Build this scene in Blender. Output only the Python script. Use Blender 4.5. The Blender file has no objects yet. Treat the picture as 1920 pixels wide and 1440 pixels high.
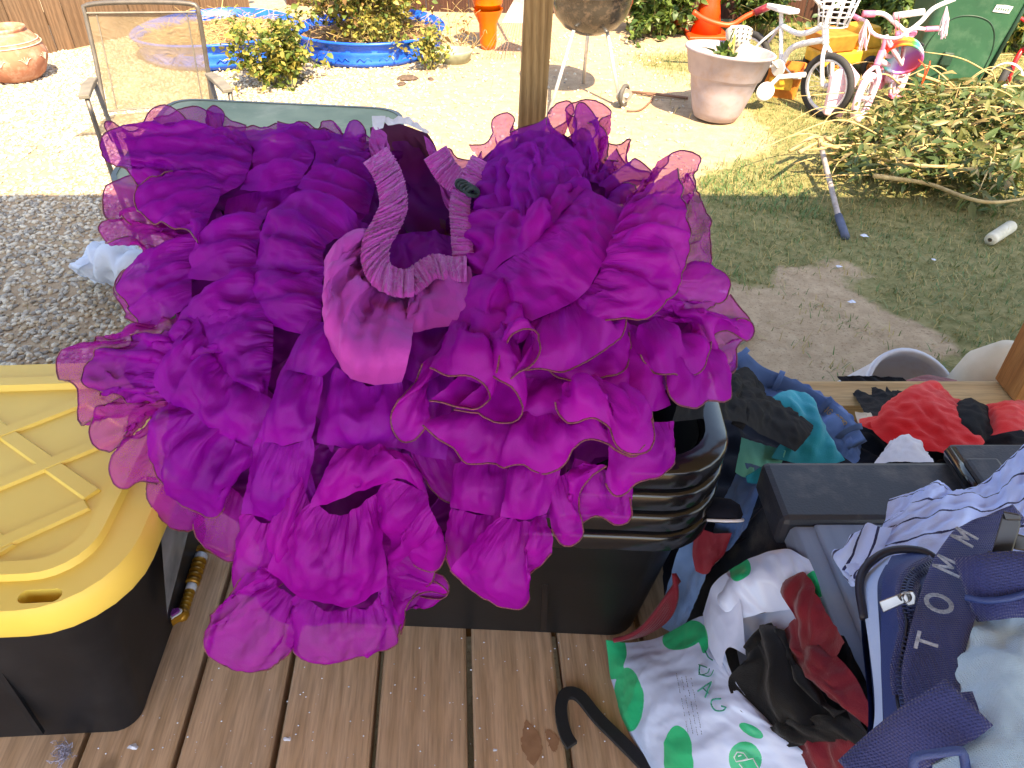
import bpy, bmesh, math, random
import numpy as np
from mathutils import Matrix, Vector
random.seed(7); rng = np.random.default_rng(7)
S = bpy.context.scene
col = S.collection
PI = math.pi
# ------------------------------------------------------------------ camera, sky, sun, exposure
PITCH = math.radians(38.16); CH = 1.136; FPX = 1387.0
cd = bpy.data.cameras.new('camera'); cam = bpy.data.objects.new('camera', cd); col.objects.link(cam)
cam.location = (0, 0, CH); cam.rotation_euler = (PI/2 - PITCH, 0, 0)
cd.sensor_width = 36; cd.lens = 36*FPX/1920; cd.clip_start = 0.02; cd.clip_end = 400
S.camera = cam
SUN_EL = math.radians(52); SUN_AZ = math.radians(20)      # light comes from behind the camera, a little from the right
wd = bpy.data.worlds.new('World'); S.world = wd; wd.use_nodes = True
nt = wd.node_tree; bg = nt.nodes['Background']; sky = nt.nodes.new('ShaderNodeTexSky')
sky.sky_type = 'NISHITA'; sky.sun_disc = False; sky.sun_elevation = SUN_EL
sky.sun_rotation = math.radians(180) - SUN_AZ
nt.links.new(sky.outputs[0], bg.inputs[0]); bg.inputs[1].default_value = 0.15
sl = bpy.data.lights.new('sun', 'SUN'); sl.energy = 3.8; sl.angle = math.radians(0.5); sl.color = (1.0, 0.90, 0.70)
so = bpy.data.objects.new('sun', sl); col.objects.link(so)
ldir = Vector((-math.sin(SUN_AZ)*math.cos(SUN_EL), math.cos(SUN_AZ)*math.cos(SUN_EL), -math.sin(SUN_EL)))
so.rotation_euler = ldir.to_track_quat('-Z', 'Y').to_euler(); so.location = (1, -3, 6)
S.view_settings.view_transform = 'Standard'; S.view_settings.look = 'None'
S.view_settings.exposure = 2.1; S.view_settings.gamma = 1; S.view_settings.use_curve_mapping = False
S.view_settings.use_white_balance = True; S.view_settings.white_balance_temperature = 7600; S.view_settings.white_balance_tint = 12
S.cycles.max_bounces = 7; S.cycles.transparent_max_bounces = 12
S.cycles.diffuse_bounces = 4; S.cycles.glossy_bounces = 3; S.cycles.transmission_bounces = 4

# ------------------------------------------------------------------ measuring: photograph pixel (1920 wide) -> place in metres
cp, sp = math.cos(PITCH), math.sin(PITCH)
CF = np.array([0, cp, -sp]); CU = np.array([0, sp, cp]); CR = np.array([1., 0, 0]); C0 = np.array([0, 0, CH])
def W(x, y, zc): return C0 + zc*(CF + CR*(x-960)/FPX - CU*(y-720)/FPX)
def G(x, y, z=0.0):
    d = CF + CR*(x-960)/FPX - CU*(y-720)/FPX
    return C0 + d*(z-CH)/d[2]
def VY(x, y, Y):
    d = CF + CR*(x-960)/FPX - CU*(y-720)/FPX
    return C0 + d*Y/d[1]
YARD = -0.5

# ------------------------------------------------------------------ object helpers
ORG = {}
def setp(o, label=None, cat=None, group=None, kind=None):
    if label: o['label'] = label
    if cat: o['category'] = cat
    if group: o['group'] = group
    if kind: o['kind'] = kind
    return o
def thing(name, label, cat, loc, group=None):
    o = bpy.data.objects.new(name, None); col.objects.link(o); o.location = tuple(loc)
    o.empty_display_size = 0.05
    ORG[o.name] = np.array(loc, float); return setp(o, label, cat, group)
def mesh_np(name, V, faces):
    me = bpy.data.meshes.new(name)
    V = np.asarray(V, np.float64)
    if isinstance(faces, np.ndarray):
        n, k = faces.shape
        me.vertices.add(len(V)); me.vertices.foreach_set('co', V.astype(np.float32).ravel())
        me.loops.add(n*k); me.loops.foreach_set('vertex_index', faces.astype(np.int32).ravel())
        me.polygons.add(n); me.polygons.foreach_set('loop_start', np.arange(0, n*k, k, dtype=np.int32))
        me.polygons.foreach_set('loop_total', np.full(n, k, np.int32))
        me.update(calc_edges=True)
    else:
        me.from_pydata([tuple(v) for v in V], [], faces)
    return me
def obj(name, V, faces, mat, parent=None, smooth=False, bevel=0, kind=None, loc=None):
    V = np.asarray(V, np.float64)
    if parent is not None: org = ORG[parent.name]
    elif loc is not None: org = np.array(loc, float)
    else:
        org = (V.min(0)+V.max(0))/2; org[2] = V[:, 2].min()
    me = mesh_np(name, V-org, faces)
    if smooth: me.polygons.foreach_set('use_smooth', np.ones(len(me.polygons), bool))
    o = bpy.data.objects.new(name, me); col.objects.link(o)
    for m in (mat if isinstance(mat, list) else [mat]): me.materials.append(m)
    if parent is not None: o.parent = parent
    else: o.location = tuple(org)
    ORG[o.name] = org
    if bevel:
        b = o.modifiers.new('bevel', 'BEVEL'); b.width = bevel; b.segments = 2; b.limit_method = 'ANGLE'
    if kind: o['kind'] = kind
    return o
class MB:
    def __init__(s, M=None): s.v = []; s.f = []; s.M = M
    def add(s, V, F, M=None):
        V = np.asarray(V, float)
        for m in (M, s.M):
            if m is not None:
                A = np.array(m); V = V@A[:3, :3].T + A[:3, 3]
        n = len(s.v); s.v.extend(map(tuple, V)); s.f.extend([tuple(i+n for i in f) for f in F]); return s
    def box(s, c, d, M=None):
        c = np.array(c, float); d = np.array(d, float)/2
        V = [c+d*np.array([a, b, e]) for a in (-1, 1) for b in (-1, 1) for e in (-1, 1)]
        return s.add(V, [(0, 1, 3, 2), (4, 6, 7, 5), (0, 4, 5, 1), (2, 3, 7, 6), (0, 2, 6, 4), (1, 5, 7, 3)], M)
    def tube(s, path, r, n=8, M=None, closed=False, cap=True, flat=1.0):
        P = np.asarray(path, float); k = len(P)
        r = np.broadcast_to(np.asarray(r, float), (k,))
        T = (np.roll(P, -1, 0)-np.roll(P, 1, 0)) if closed else np.gradient(P, axis=0)
        T /= np.linalg.norm(T, axis=1)[:, None]+1e-12
        a = np.array([0, 0, 1.]) if abs(T[0][2]) < .9 else np.array([1., 0, 0])
        V = []; N = np.cross(T[0], a); N /= np.linalg.norm(N)
        for i in range(k):
            N = N - T[i]*(N@T[i]); N /= np.linalg.norm(N)+1e-12; B = np.cross(T[i], N)
            for j in range(n):
                t = 2*PI*j/n; V.append(P[i]+r[i]*(math.cos(t)*N+flat*math.sin(t)*B))
        F = []
        for i in range(k if closed else k-1):
            i2 = (i+1) % k
            for j in range(n): F.append((i*n+j, i*n+(j+1) % n, i2*n+(j+1) % n, i2*n+j))
        if cap and not closed: F.append(tuple(range(n-1, -1, -1))); F.append(tuple((k-1)*n+j for j in range(n)))
        return s.add(V, F, M)
    def lathe(s, prof, n=32, M=None, sx=1, sy=1, cap0=True, cap1=False):
        V = []; F = []; k = len(prof)
        for r, z in prof:
            for j in range(n):
                t = 2*PI*j/n; V.append((r*math.cos(t)*sx, r*math.sin(t)*sy, z))
        for i in range(k-1):
            for j in range(n): F.append((i*n+j, i*n+(j+1) % n, (i+1)*n+(j+1) % n, (i+1)*n+j))
        if cap0: F.append(tuple(range(n-1, -1, -1)))
        if cap1: F.append(tuple((k-1)*n+j for j in range(n)))
        return s.add(V, F, M)
    def loft(s, loops, cap0=True, cap1=True, M=None, closed=False):
        n = len(loops[0]); V = [p for l in loops for p in l]; F = []
        K = len(loops)
        for i in range(K if closed else K-1):
            i2 = (i+1) % K
            for j in range(n): F.append((i*n+j, i*n+(j+1) % n, i2*n+(j+1) % n, i2*n+j))
        if not closed:
            if cap0: F.append(tuple(range(n-1, -1, -1)))
            if cap1: F.append(tuple((K-1)*n+j for j in range(n)))
        return s.add(V, F, M)
    def obj(s, name, mat, parent=None, smooth=False, bevel=0, kind=None, loc=None):
        return obj(name, s.v, s.f, mat, parent, smooth, bevel, kind, loc)
def auto_smooth(o, ang=40):
    me = o.data
    me.polygons.foreach_set('use_smooth', np.ones(len(me.polygons), bool))
    try: me.set_sharp_from_angle(angle=math.radians(ang))
    except Exception: pass
    return o
def rrect(w, d, r, z, cx=0, cy=0, n=6):
    P = []
    for (sx, sy, a0) in ((1, 1, 0), (-1, 1, PI/2), (-1, -1, PI), (1, -1, 1.5*PI)):
        for k in range(n+1):
            a = a0+PI/2*k/n
            P.append((cx+sx*(w/2-r)+r*math.cos(a), cy+sy*(d/2-r)+r*math.sin(a), z))
    return P
def TR(x, y, z, rz=0, rx=0, ry=0):
    return Matrix.Translation((x, y, z)) @ Matrix.Rotation(rz, 4, 'Z') @ Matrix.Rotation(ry, 4, 'Y') @ Matrix.Rotation(rx, 4, 'X')
def link_between(a, b):   # matrix with z axis from a to b
    a = Vector(a); b = Vector(b); d = b-a
    return Matrix.Translation(a) @ d.to_track_quat('Z', 'Y').to_matrix().to_4x4()

# ------------------------------------------------------------------ materials
def s2l(r, g, b):
    f = lambda c: (c/255/12.92) if c <= 10.3 else ((c/255+.055)/1.055)**2.4
    return (f(r), f(g), f(b))
def mat(name, c, rough=.6, c2=None, scale=20, bump=0, bscale=200, metal=0, spec=.5, detail=4, coat=0, sheen=0,
        stretch=None, dirt=None, dscale=6, damt=.5, wrinkle=0, wscale=30):
    m = bpy.data.materials.new(name); m.use_nodes = True; t = m.node_tree; N = t.nodes; L = t.links
    b = N['Principled BSDF']; b.inputs['Roughness'].default_value = rough; b.inputs['Metallic'].default_value = metal
    b.inputs['Specular IOR Level'].default_value = spec; b.inputs['Coat Weight'].default_value = coat
    b.inputs['Sheen Weight'].default_value = sheen
    tc = N.new('ShaderNodeTexCoord'); mp = N.new('ShaderNodeMapping'); L.new(tc.outputs['Object'], mp.inputs[0])
    if stretch: mp.inputs['Scale'].default_value = stretch
    c2 = c2 or tuple(x*.72 for x in c)
    nz = N.new('ShaderNodeTexNoise'); nz.inputs['Scale'].default_value = scale; nz.inputs['Detail'].default_value = detail
    L.new(mp.outputs[0], nz.inputs[0])
    rp = N.new('ShaderNodeMapRange'); rp.inputs[1].default_value = .35; rp.inputs[2].default_value = .65; L.new(nz.outputs[0], rp.inputs[0])
    mx = N.new('ShaderNodeMix'); mx.data_type = 'RGBA'; L.new(rp.outputs[0], mx.inputs[0])
    mx.inputs[6].default_value = (*c2, 1); mx.inputs[7].default_value = (*c, 1); out = mx.outputs[2]
    if dirt:
        n2 = N.new('ShaderNodeTexNoise'); n2.inputs['Scale'].default_value = dscale; n2.inputs['Detail'].default_value = 8; n2.inputs['Roughness'].default_value = .65
        L.new(tc.outputs['Object'], n2.inputs[0])
        r2 = N.new('ShaderNodeMapRange'); r2.inputs[1].default_value = .5; r2.inputs[2].default_value = .72; r2.inputs[4].default_value = damt; L.new(n2.outputs[0], r2.inputs[0])
        m2 = N.new('ShaderNodeMix'); m2.data_type = 'RGBA'; L.new(r2.outputs[0], m2.inputs[0]); L.new(out, m2.inputs[6]); m2.inputs[7].default_value = (*dirt, 1); out = m2.outputs[2]
    L.new(out, b.inputs['Base Color'])
    last = None
    if bump:
        n3 = N.new('ShaderNodeTexNoise'); n3.inputs['Scale'].default_value = bscale; n3.inputs['Detail'].default_value = 3
        L.new(mp.outputs[0], n3.inputs[0]); bp = N.new('ShaderNodeBump'); bp.inputs['Strength'].default_value = min(bump, 1); bp.inputs['Distance'].default_value = .002
        L.new(n3.outputs[0], bp.inputs['Height']); last = bp
    if wrinkle:
        n4 = N.new('ShaderNodeTexNoise'); n4.inputs['Scale'].default_value = wscale; n4.inputs['Detail'].default_value = 5; n4.noise_type = 'RIDGED_MULTIFRACTAL'; n4.inputs['Scale'].default_value = wscale*.45; n4.inputs['Detail'].default_value = 3; n4.inputs['Distortion'].default_value = .8; n4.inputs['Lacunarity'].default_value = 2.1
        L.new(tc.outputs['Object'], n4.inputs[0]); b2 = N.new('ShaderNodeBump'); b2.inputs['Strength'].default_value = wrinkle; b2.inputs['Distance'].default_value = .007
        L.new(n4.outputs[0], b2.inputs['Height'])
        if last: L.new(last.outputs[0], b2.inputs['Normal'])
        last = b2
    if last: L.new(last.outputs[0], b.inputs['Normal'])
    return m
def pleat_bump(N, L, into, both=False, amp=.004, freq=150):
    """fine gathers that run out from a sewn edge, driven by the cloth's own coordinates"""
    a = N.new('ShaderNodeAttribute'); a.attribute_name = 'gather_s'; b = N.new('ShaderNodeAttribute'); b.attribute_name = 'gather_t'
    def noise(fs, ft):
        m1 = N.new('ShaderNodeMath'); m1.operation = 'MULTIPLY'; L.new(a.outputs['Fac'], m1.inputs[0]); m1.inputs[1].default_value = fs
        m2 = N.new('ShaderNodeMath'); m2.operation = 'MULTIPLY'; L.new(b.outputs['Fac'], m2.inputs[0]); m2.inputs[1].default_value = ft
        c = N.new('ShaderNodeCombineXYZ'); L.new(m1.outputs[0], c.inputs[0]); L.new(m2.outputs[0], c.inputs[1])
        n = N.new('ShaderNodeTexNoise'); n.inputs['Scale'].default_value = 1; n.inputs['Detail'].default_value = 2; n.inputs['Distortion'].default_value = .5; L.new(c.outputs[0], n.inputs[0]); return n.outputs[0]
    f = N.new('ShaderNodeMath'); f.operation = 'SUBTRACT'; f.inputs[0].default_value = 1.0; L.new(b.outputs['Fac'], f.inputs[1])
    p = N.new('ShaderNodeMath'); p.operation = 'POWER'; L.new(f.outputs[0], p.inputs[0]); p.inputs[1].default_value = 2.6 if not both else .01
    g = N.new('ShaderNodeMath'); g.operation = 'MULTIPLY'; L.new(noise(freq, 1.1), g.inputs[0]); L.new(p.outputs[0], g.inputs[1])
    w = N.new('ShaderNodeMath'); w.operation = 'MULTIPLY_ADD'; L.new(noise(freq*.28, 1.6), w.inputs[0]); w.inputs[1].default_value = .6; L.new(g.outputs[0], w.inputs[2])
    bp = N.new('ShaderNodeBump'); bp.inputs['Strength'].default_value = .9; bp.inputs['Distance'].default_value = amp*2.2; L.new(w.outputs[0], bp.inputs['Height'])
    if into is not None: L.new(into, bp.inputs['Normal'])
    return bp.outputs[0]
def nodes(m): return m.node_tree, m.node_tree.nodes, m.node_tree.links, m.node_tree.nodes['Principled BSDF']
def sheer(name, c, c2, alpha=.7, tint=(.93, .55, .80), hue=None):
    """thin woven organza: diffuse and translucent threads with open weave between them"""
    m = bpy.data.materials.new(name); m.use_nodes = True; t = m.node_tree; N = t.nodes; L = t.links; N.clear()
    out = N.new('ShaderNodeOutputMaterial'); tc = N.new('ShaderNodeTexCoord')
    nz = N.new('ShaderNodeTexNoise'); nz.inputs['Scale'].default_value = 9; nz.inputs['Detail'].default_value = 5; L.new(tc.outputs['Object'], nz.inputs[0])
    rp = N.new('ShaderNodeMapRange'); rp.inputs[1].default_value = .35; rp.inputs[2].default_value = .65; L.new(nz.outputs[0], rp.inputs[0])
    mx = N.new('ShaderNodeMix'); mx.data_type = 'RGBA'; L.new(rp.outputs[0], mx.inputs[0]); mx.inputs[6].default_value = (*c, 1); mx.inputs[7].default_value = (*c2, 1)
    col_ = mx.outputs[2]
    n2 = N.new('ShaderNodeTexNoise'); n2.noise_type = 'RIDGED_MULTIFRACTAL'; n2.inputs['Scale'].default_value = 19; n2.inputs['Detail'].default_value = 3; n2.inputs['Distortion'].default_value = 1.2; L.new(tc.outputs['Object'], n2.inputs[0])
    n3 = N.new('ShaderNodeTexNoise'); n3.inputs['Scale'].default_value = 700; n3.inputs['Detail'].default_value = 2; L.new(tc.outputs['Object'], n3.inputs[0])
    bp = N.new('ShaderNodeBump'); bp.inputs['Strength'].default_value = .75; bp.inputs['Distance'].default_value = .0065; L.new(n2.outputs[0], bp.inputs['Height'])
    b2 = N.new('ShaderNodeBump'); b2.inputs['Strength'].default_value = .25; b2.inputs['Distance'].default_value = .001; L.new(n3.outputs[0], b2.inputs['Height']); L.new(pleat_bump(N, L, bp.outputs[0]), b2.inputs['Normal'])
    df = N.new('ShaderNodeBsdfDiffuse'); tl = N.new('ShaderNodeBsdfTranslucent'); gl = N.new('ShaderNodeBsdfGlossy'); gl.inputs['Roughness'].default_value = .45
    for n in (df, tl): L.new(col_, n.inputs[0])
    gl.inputs[0].default_value = (.7, .45, .8, 1)
    for n in (df, tl, gl): L.new(b2.outputs[0], n.inputs['Normal'])
    a = N.new('ShaderNodeMixShader'); a.inputs[0].default_value = .27; L.new(df.outputs[0], a.inputs[1]); L.new(tl.outputs[0], a.inputs[2])
    g = N.new('ShaderNodeMixShader'); g.inputs[0].default_value = .025; L.new(a.outputs[0], g.inputs[1]); L.new(gl.outputs[0], g.inputs[2])
    res = g
    if alpha < 1:
        tr = N.new('ShaderNodeBsdfTransparent'); tr.inputs[0].default_value = (*tint, 1)
        r3 = N.new('ShaderNodeMapRange'); r3.inputs[1].default_value = .3; r3.inputs[2].default_value = .7; r3.inputs[3].default_value = alpha-.03; r3.inputs[4].default_value = alpha+.03; L.new(n3.outputs[0], r3.inputs[0])
        q = N.new('ShaderNodeMixShader'); L.new(r3.outputs[0], q.inputs[0]); L.new(tr.outputs[0], q.inputs[1]); L.new(g.outputs[0], q.inputs[2]); res = q
    L.new(res.outputs[0], out.inputs[0]); return m
def leafmat(name, c, c2, tl=.3):
    m = mat(name, c, .5, c2, scale=8, detail=3); t, N, L, b = nodes(m)
    o = N['Material Output']; tr = N.new('ShaderNodeBsdfTranslucent'); src = b.inputs['Base Color'].links[0].from_socket
    L.new(src, tr.inputs[0]); mx = N.new('ShaderNodeMixShader'); mx.inputs[0].default_value = tl
    L.new(b.outputs[0], mx.inputs[1]); L.new(tr.outputs[0], mx.inputs[2]); L.new(mx.outputs[0], o.inputs[0]); return m
def painted(m, attr, colour, thr=0.0, rough=None):
    """print on a fabric: where the stored field is above thr the ink colour shows"""
    t, N, L, b = nodes(m); at = N.new('ShaderNodeAttribute'); at.attribute_name = attr
    gt = N.new('ShaderNodeMath'); gt.operation = 'GREATER_THAN'; gt.inputs[1].default_value = thr; L.new(at.outputs['Fac'], gt.inputs[0])
    mx = N.new('ShaderNodeMix'); mx.data_type = 'RGBA'; L.new(gt.outputs[0], mx.inputs[0])
    L.new(b.inputs['Base Color'].links[0].from_socket, mx.inputs[6]); mx.inputs[7].default_value = (*colour, 1); L.new(mx.outputs[2], b.inputs['Base Color']); return m

# ------------------------------------------------------------------ cloth: sheets that are too long for their outline and buckle into folds
def catmull(P, n):
    P = np.asarray(P, float)
    if len(P) == 1: return np.repeat(P, n, 0)
    d = np.r_[0, np.cumsum(np.linalg.norm(np.diff(P, axis=0), axis=1)+1e-6)]; d /= d[-1]
    u = np.linspace(0, 1, n)
    if len(P) == 2: return P[0]+(P[1]-P[0])*u[:, None]
    i = np.clip(np.searchsorted(d, u, side='right')-1, 0, len(P)-2)
    Pm = np.vstack([2*P[0]-P[1], P, 2*P[-1]-P[-2]])
    t = ((u-d[i])/(d[i+1]-d[i]))[:, None]
    a, b, c, e = Pm[i], Pm[i+1], Pm[i+2], Pm[i+3]
    return .5*((2*b)+(-a+c)*t+(2*a-5*b+4*c-e)*t*t+(-a+3*b-3*c+e)*t**3)
def normals(P):
    a = np.gradient(P, axis=1); b = np.gradient(P, axis=0); n = np.cross(a, b)
    return n/(np.linalg.norm(n, axis=2)[..., None]+1e-9)
def upsample(P, n, m):
    def one(A, k):
        L_ = A.shape[0]; u = np.linspace(0, L_-1, k); i = np.clip(u.astype(int), 0, L_-2); t = (u-i)[:, None, None]
        Pm = np.concatenate([2*A[:1]-A[1:2], A, 2*A[-1:]-A[-2:-1]], 0); a, b, c, e = Pm[i], Pm[i+1], Pm[i+2], Pm[i+3]
        return .5*((2*b)+(-a+c)*t+(2*a-5*b+4*c-e)*t*t+(-a+3*b-3*c+e)*t**3)
    return one(one(P, n).transpose(1, 0, 2), m).transpose(1, 0, 2)
def relax(P, A, Ls, Lt, wa, it, kb=.25):
    N, M, _ = P.shape
    def con(X, Y, L, k, only_push=False):
        d = Y-X; l = np.sqrt((d*d).sum(-1))+1e-9; e = (l-L)/l*k*.5
        if only_push: e = np.minimum(e, 0)
        d *= e[..., None]; X += d; Y -= d
    for _ in range(it):
        for o in (0, 1):
            k = (M-o)//2
            if k > 0: con(P[:, o:o+2*k:2], P[:, o+1:o+2*k:2], Ls[:, o:o+2*k:2], .9)
            k = (N-o)//2
            if k > 0: con(P[o:o+2*k:2], P[o+1:o+2*k:2], Lt[o:o+2*k:2], .9)
        if kb:
            for o in (0, 1, 2, 3):
                X = P[:, o:M-2:4]; 
                if X.shape[1]: con(X, P[:, o+2:M:4][:, :X.shape[1]], (Ls[:, o:M-2:4]+Ls[:, o+1:M-1:4]), kb, True)
                X = P[o:N-2:4]
                if X.shape[0]: con(X, P[o+2:N:4][:X.shape[0]], (Lt[o:N-2:4]+Lt[o+1:N-1:4]), kb, True)
        P += wa*(A-P)
    return P
def cloth(rows, res=.006, bulge=0, exs=(1.1, 1.3), ext=1.08, fine=1.04, gather=1.0, pin0=.5, pin1=.12, inner=.02, amp=.35, seed=None, kb=.25, levels=3, side=.05, toward=None, crease=0, aniso=1.5):
    """rows: control rows of world points from the sewn edge to the free edge"""
    r = np.random.default_rng(seed if seed is not None else rng.integers(1 << 30))
    R0 = [catmull(q, 40) for q in rows]; Q = np.stack(R0)
    ls = np.linalg.norm(np.diff(Q, axis=1), axis=2).sum(1).max(); lt = np.linalg.norm(np.diff(Q, axis=0), axis=2).sum(0).max()
    f = 2**(levels-1)
    M0 = max(5, int(round(ls/res/f))+1); N0 = max(4, int(round(lt/res/f))+1)
    Rr = np.stack([catmull(q, M0) for q in rows])
    A = np.stack([catmull(Rr[:, j], N0) for j in range(M0)], axis=1)
    A = np.array(A)
    n = normals(A); sgn = np.sign((n*(C0-A)).sum(-1).mean()) if toward is None else toward
    if bulge:
        t = np.linspace(0, 1, N0)[:, None]; s = np.linspace(0, 1, M0)[None]
        A = A+n*(sgn*bulge*np.sin(PI*t)**.8*np.sin(PI*s)**.5)[..., None]
    P = A.copy()
    for lv in range(levels):
        N, M, _ = A.shape; t = np.linspace(0, 1, N)[:, None]; s = np.linspace(0, 1, M)[None]
        Ls = np.linalg.norm(np.diff(A, axis=1), axis=2); Lt = np.linalg.norm(np.diff(A, axis=0), axis=2)
        if lv == 0:
            q_ = np.interp(np.linspace(0, 1, M-1), np.linspace(0, 1, 7), r.uniform(.35, 1.65, 7))[None]; es = 1+(exs[0]-1+(exs[1]-exs[0])*t)*q_; et = ext
        else:
            Ls = np.linalg.norm(np.diff(P, axis=1), axis=2); Lt = np.linalg.norm(np.diff(P, axis=0), axis=2)
            es = fine+gather*.10*np.exp(-t*5); et = 1+(fine-1)*.7
        Ls = Ls*es; Lt = Lt*et
        wa = inner*np.ones((N, M)); wa = wa+pin0*np.exp(-t*N*.9)+pin1*np.exp(-(1-t)*N*.9)+side*(np.exp(-s*M*.8)+np.exp(-(1-s)*M*.8))
        wa = np.clip(wa, 0, 1)[..., None]
        cell = (ls/M)
        nz_ = r.normal(size=(N, M)) if lv else (r.normal(size=(1, M))*1.1+r.normal(size=(N, M))*.35)
        P = P+normals(P)*(nz_*cell*amp*(1 if lv == 0 else .25))[..., None]
        P = relax(P, A if lv == 0 else Pa, Ls, Lt, wa, (70, 30, 14, 8)[lv], kb)
        if lv < levels-1:
            N2, M2 = 2*N-1, 2*M-1; P = upsample(P, N2, M2); A = upsample(A, N2, M2); Pa = P.copy()
    if crease:
        from mathutils import noise as mn
        N, M, _ = P.shape; o1, o2 = r.uniform(-50, 50, 2); ss = np.r_[0, np.cumsum(np.linalg.norm(np.diff(A[N//2], axis=0), axis=1))]; tt = np.r_[0, np.cumsum(np.linalg.norm(np.diff(A[:, M//2], axis=0), axis=1))]
        def rg(fs, ft, o_): return np.array([[abs(mn.noise(Vector((a*fs+o1+b_*3*math.sin(a*9+o1), b_*ft+o2, o_)))) for a in ss] for b_ in tt])
        kk = aniso; hgt = rg(15*kk, 9/kk, 0)+.5*rg(38*kk, 16/kk, 5)
        ed = np.minimum(1, np.linspace(0, 1, N)*6+.25)[:, None]*(np.minimum(1, np.minimum(np.linspace(0, 1, M), np.linspace(1, 0, M))*6+.3)*(.45+.55*np.minimum(1, np.linspace(1, 0, N)[:, None]*5)))
        P = P-normals(P)*sgn*((hgt-hgt.mean())*ed)[..., None]*crease
    if levels > 1:
        Qs = P.copy(); Qs[1:-1, 1:-1] = P[1:-1, 1:-1]*.7+.075*(P[:-2, 1:-1]+P[2:, 1:-1]+P[1:-1, :-2]+P[1:-1, 2:]); P = Qs
    return P, A
def grid_faces(N, M):
    i = np.arange(N*M).reshape(N, M); return np.stack([i[:-1, :-1], i[:-1, 1:], i[1:, 1:], i[1:, :-1]], -1).reshape(-1, 4)
def project(P):
    v = P-C0; z = v@CF; return 960+FPX*(v@CR)/z, 720-FPX*(v@CU)/z, z
def cloth_obj(name, PA, material, parent=None, field=None, kind=None, attr='print', thick=0, pleats=False):
    P, A = PA; N, M, _ = P.shape
    o = obj(name, P.reshape(-1, 3), grid_faces(N, M), material, parent, smooth=True, kind=kind)
    if pleats:
        ss = np.r_[0, np.cumsum(np.linalg.norm(np.diff(A[N//2], axis=0), axis=1))]+rng.uniform(0, 9)
        for nm, arr in (('gather_s', np.broadcast_to(ss[None], (N, M))), ('gather_t', np.broadcast_to(np.linspace(0, 1, N)[:, None], (N, M)))):
            a = o.data.attributes.new(nm, 'FLOAT', 'POINT'); a.data.foreach_set('value', arr.astype(np.float32).ravel())
    if field:
        x, y, z = project(A.reshape(-1, 3))
        s = np.broadcast_to(np.linspace(0, 1, M)[None], (N, M)).ravel(); t = np.broadcast_to(np.linspace(0, 1, N)[:, None], (N, M)).ravel()
        a = o.data.attributes.new(attr, 'FLOAT', 'POINT'); a.data.foreach_set('value', field(x, y, s, t).astype(np.float32))
    if thick:
        so_ = o.modifiers.new('thickness', 'SOLIDIFY'); so_.thickness = thick; so_.offset = 0
    return o
def rows3(*rows): return [np.array([W(*p) for p in r]) for r in rows]
def cord(name, P, r, material, parent, n=5):
    T = np.gradient(P, axis=0); T /= np.linalg.norm(T, axis=1)[:, None]+1e-9
    a = np.array([.13, .31, .94]); N1 = np.cross(T, a); N1 /= np.linalg.norm(N1, axis=1)[:, None]+1e-9; B = np.cross(T, N1)
    k = len(P); th = 2*PI*np.arange(n)/n
    V = (P[:, None]+r*(np.cos(th)[None, :, None]*N1[:, None]+np.sin(th)[None, :, None]*B[:, None])).reshape(-1, 3)
    i = np.arange(k*n).reshape(k, n); j = np.roll(i, -1, 1)
    F = np.stack([i[:-1], j[:-1], j[1:], i[1:]], -1).reshape(-1, 4)
    return obj(name, V, F, material, parent, smooth=True)
# ------------------------------------------------------------------ the purple petticoat
M_violet = sheer('violet_organza', s2l(158, 9, 178), s2l(132, 5, 156), .74)
M_magenta = sheer('magenta_organza', s2l(174, 12, 176), s2l(150, 7, 156), .78)
M_under = sheer('gathered_underlayer', s2l(118, 6, 130), s2l(88, 4, 100), 1)
M_wing = sheer('single_layer_organza', s2l(178, 20, 178), s2l(156, 12, 160), .52, (.95, .62, .80))
M_yoke = mat('pink_lining_cotton', s2l(170, 50, 164), .8, s2l(150, 38, 146), scale=7, bump=.3, bscale=500, sheen=.0, wrinkle=.9, wscale=24)
def add_pleats(m, **k):
    t, N, L, b = nodes(m); L.new(pleat_bump(N, L, b.inputs['Normal'].links[0].from_socket, **k), b.inputs['Normal']); return m
M_band = add_pleats(mat('gathered_elastic_cotton', s2l(180, 56, 172), .75, s2l(162, 46, 156), scale=7, bump=.3, bscale=500, sheen=.2, wrinkle=.2, wscale=28), both=True, amp=.006, freq=120)
add_pleats(M_yoke, amp=.004, freq=110)
M_hem = mat('hem_cord_wine', s2l(74, 18, 52), .5, s2l(120, 54, 72), scale=400)
ctrl = np.array([(200,240,1.25),(450,230,1.30),(700,240,1.30),(890,300,1.30),(1050,215,1.24),(1200,330,1.16),(1330,400,1.10),
 (200,430,1.20),(420,420,1.12),(620,400,1.07),(800,400,1.16),(800,480,1.12),(1000,400,1.05),(1150,420,1.0),(1300,520,1.04),
 (130,700,1.08),(300,650,1.02),(500,600,.98),(690,600,.96),(900,600,.97),(1100,600,.97),(1380,640,1.04),(1350,740,1.0),
 (250,880,1.02),(450,850,.96),(650,850,.94),(900,850,.95),(1100,830,.92),(1230,860,.91),(1160,960,.95),
 (300,960,1.04),(400,1060,1.04),(400,1200,1.07),(480,1250,1.08),(600,1050,.99),(700,1200,1.06),(820,1080,1.02),(900,1000,.97),(930,1120,1.0),(1000,1080,.98),(1080,1000,.95)], float)
def _rbf():
    X = ctrl[:, :2]/600; d = np.sqrt(((X[:, None]-X[None])**2).sum(-1)+.02); return np.linalg.solve(d+np.eye(len(X))*-.02, ctrl[:, 2]-1.03)
_w = _rbf()
def zb(x, y): return 1.03+np.sqrt((((np.array([x, y])/600)[None]-ctrl[:, :2]/600)**2).sum(-1)+.02)@_w
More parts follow.
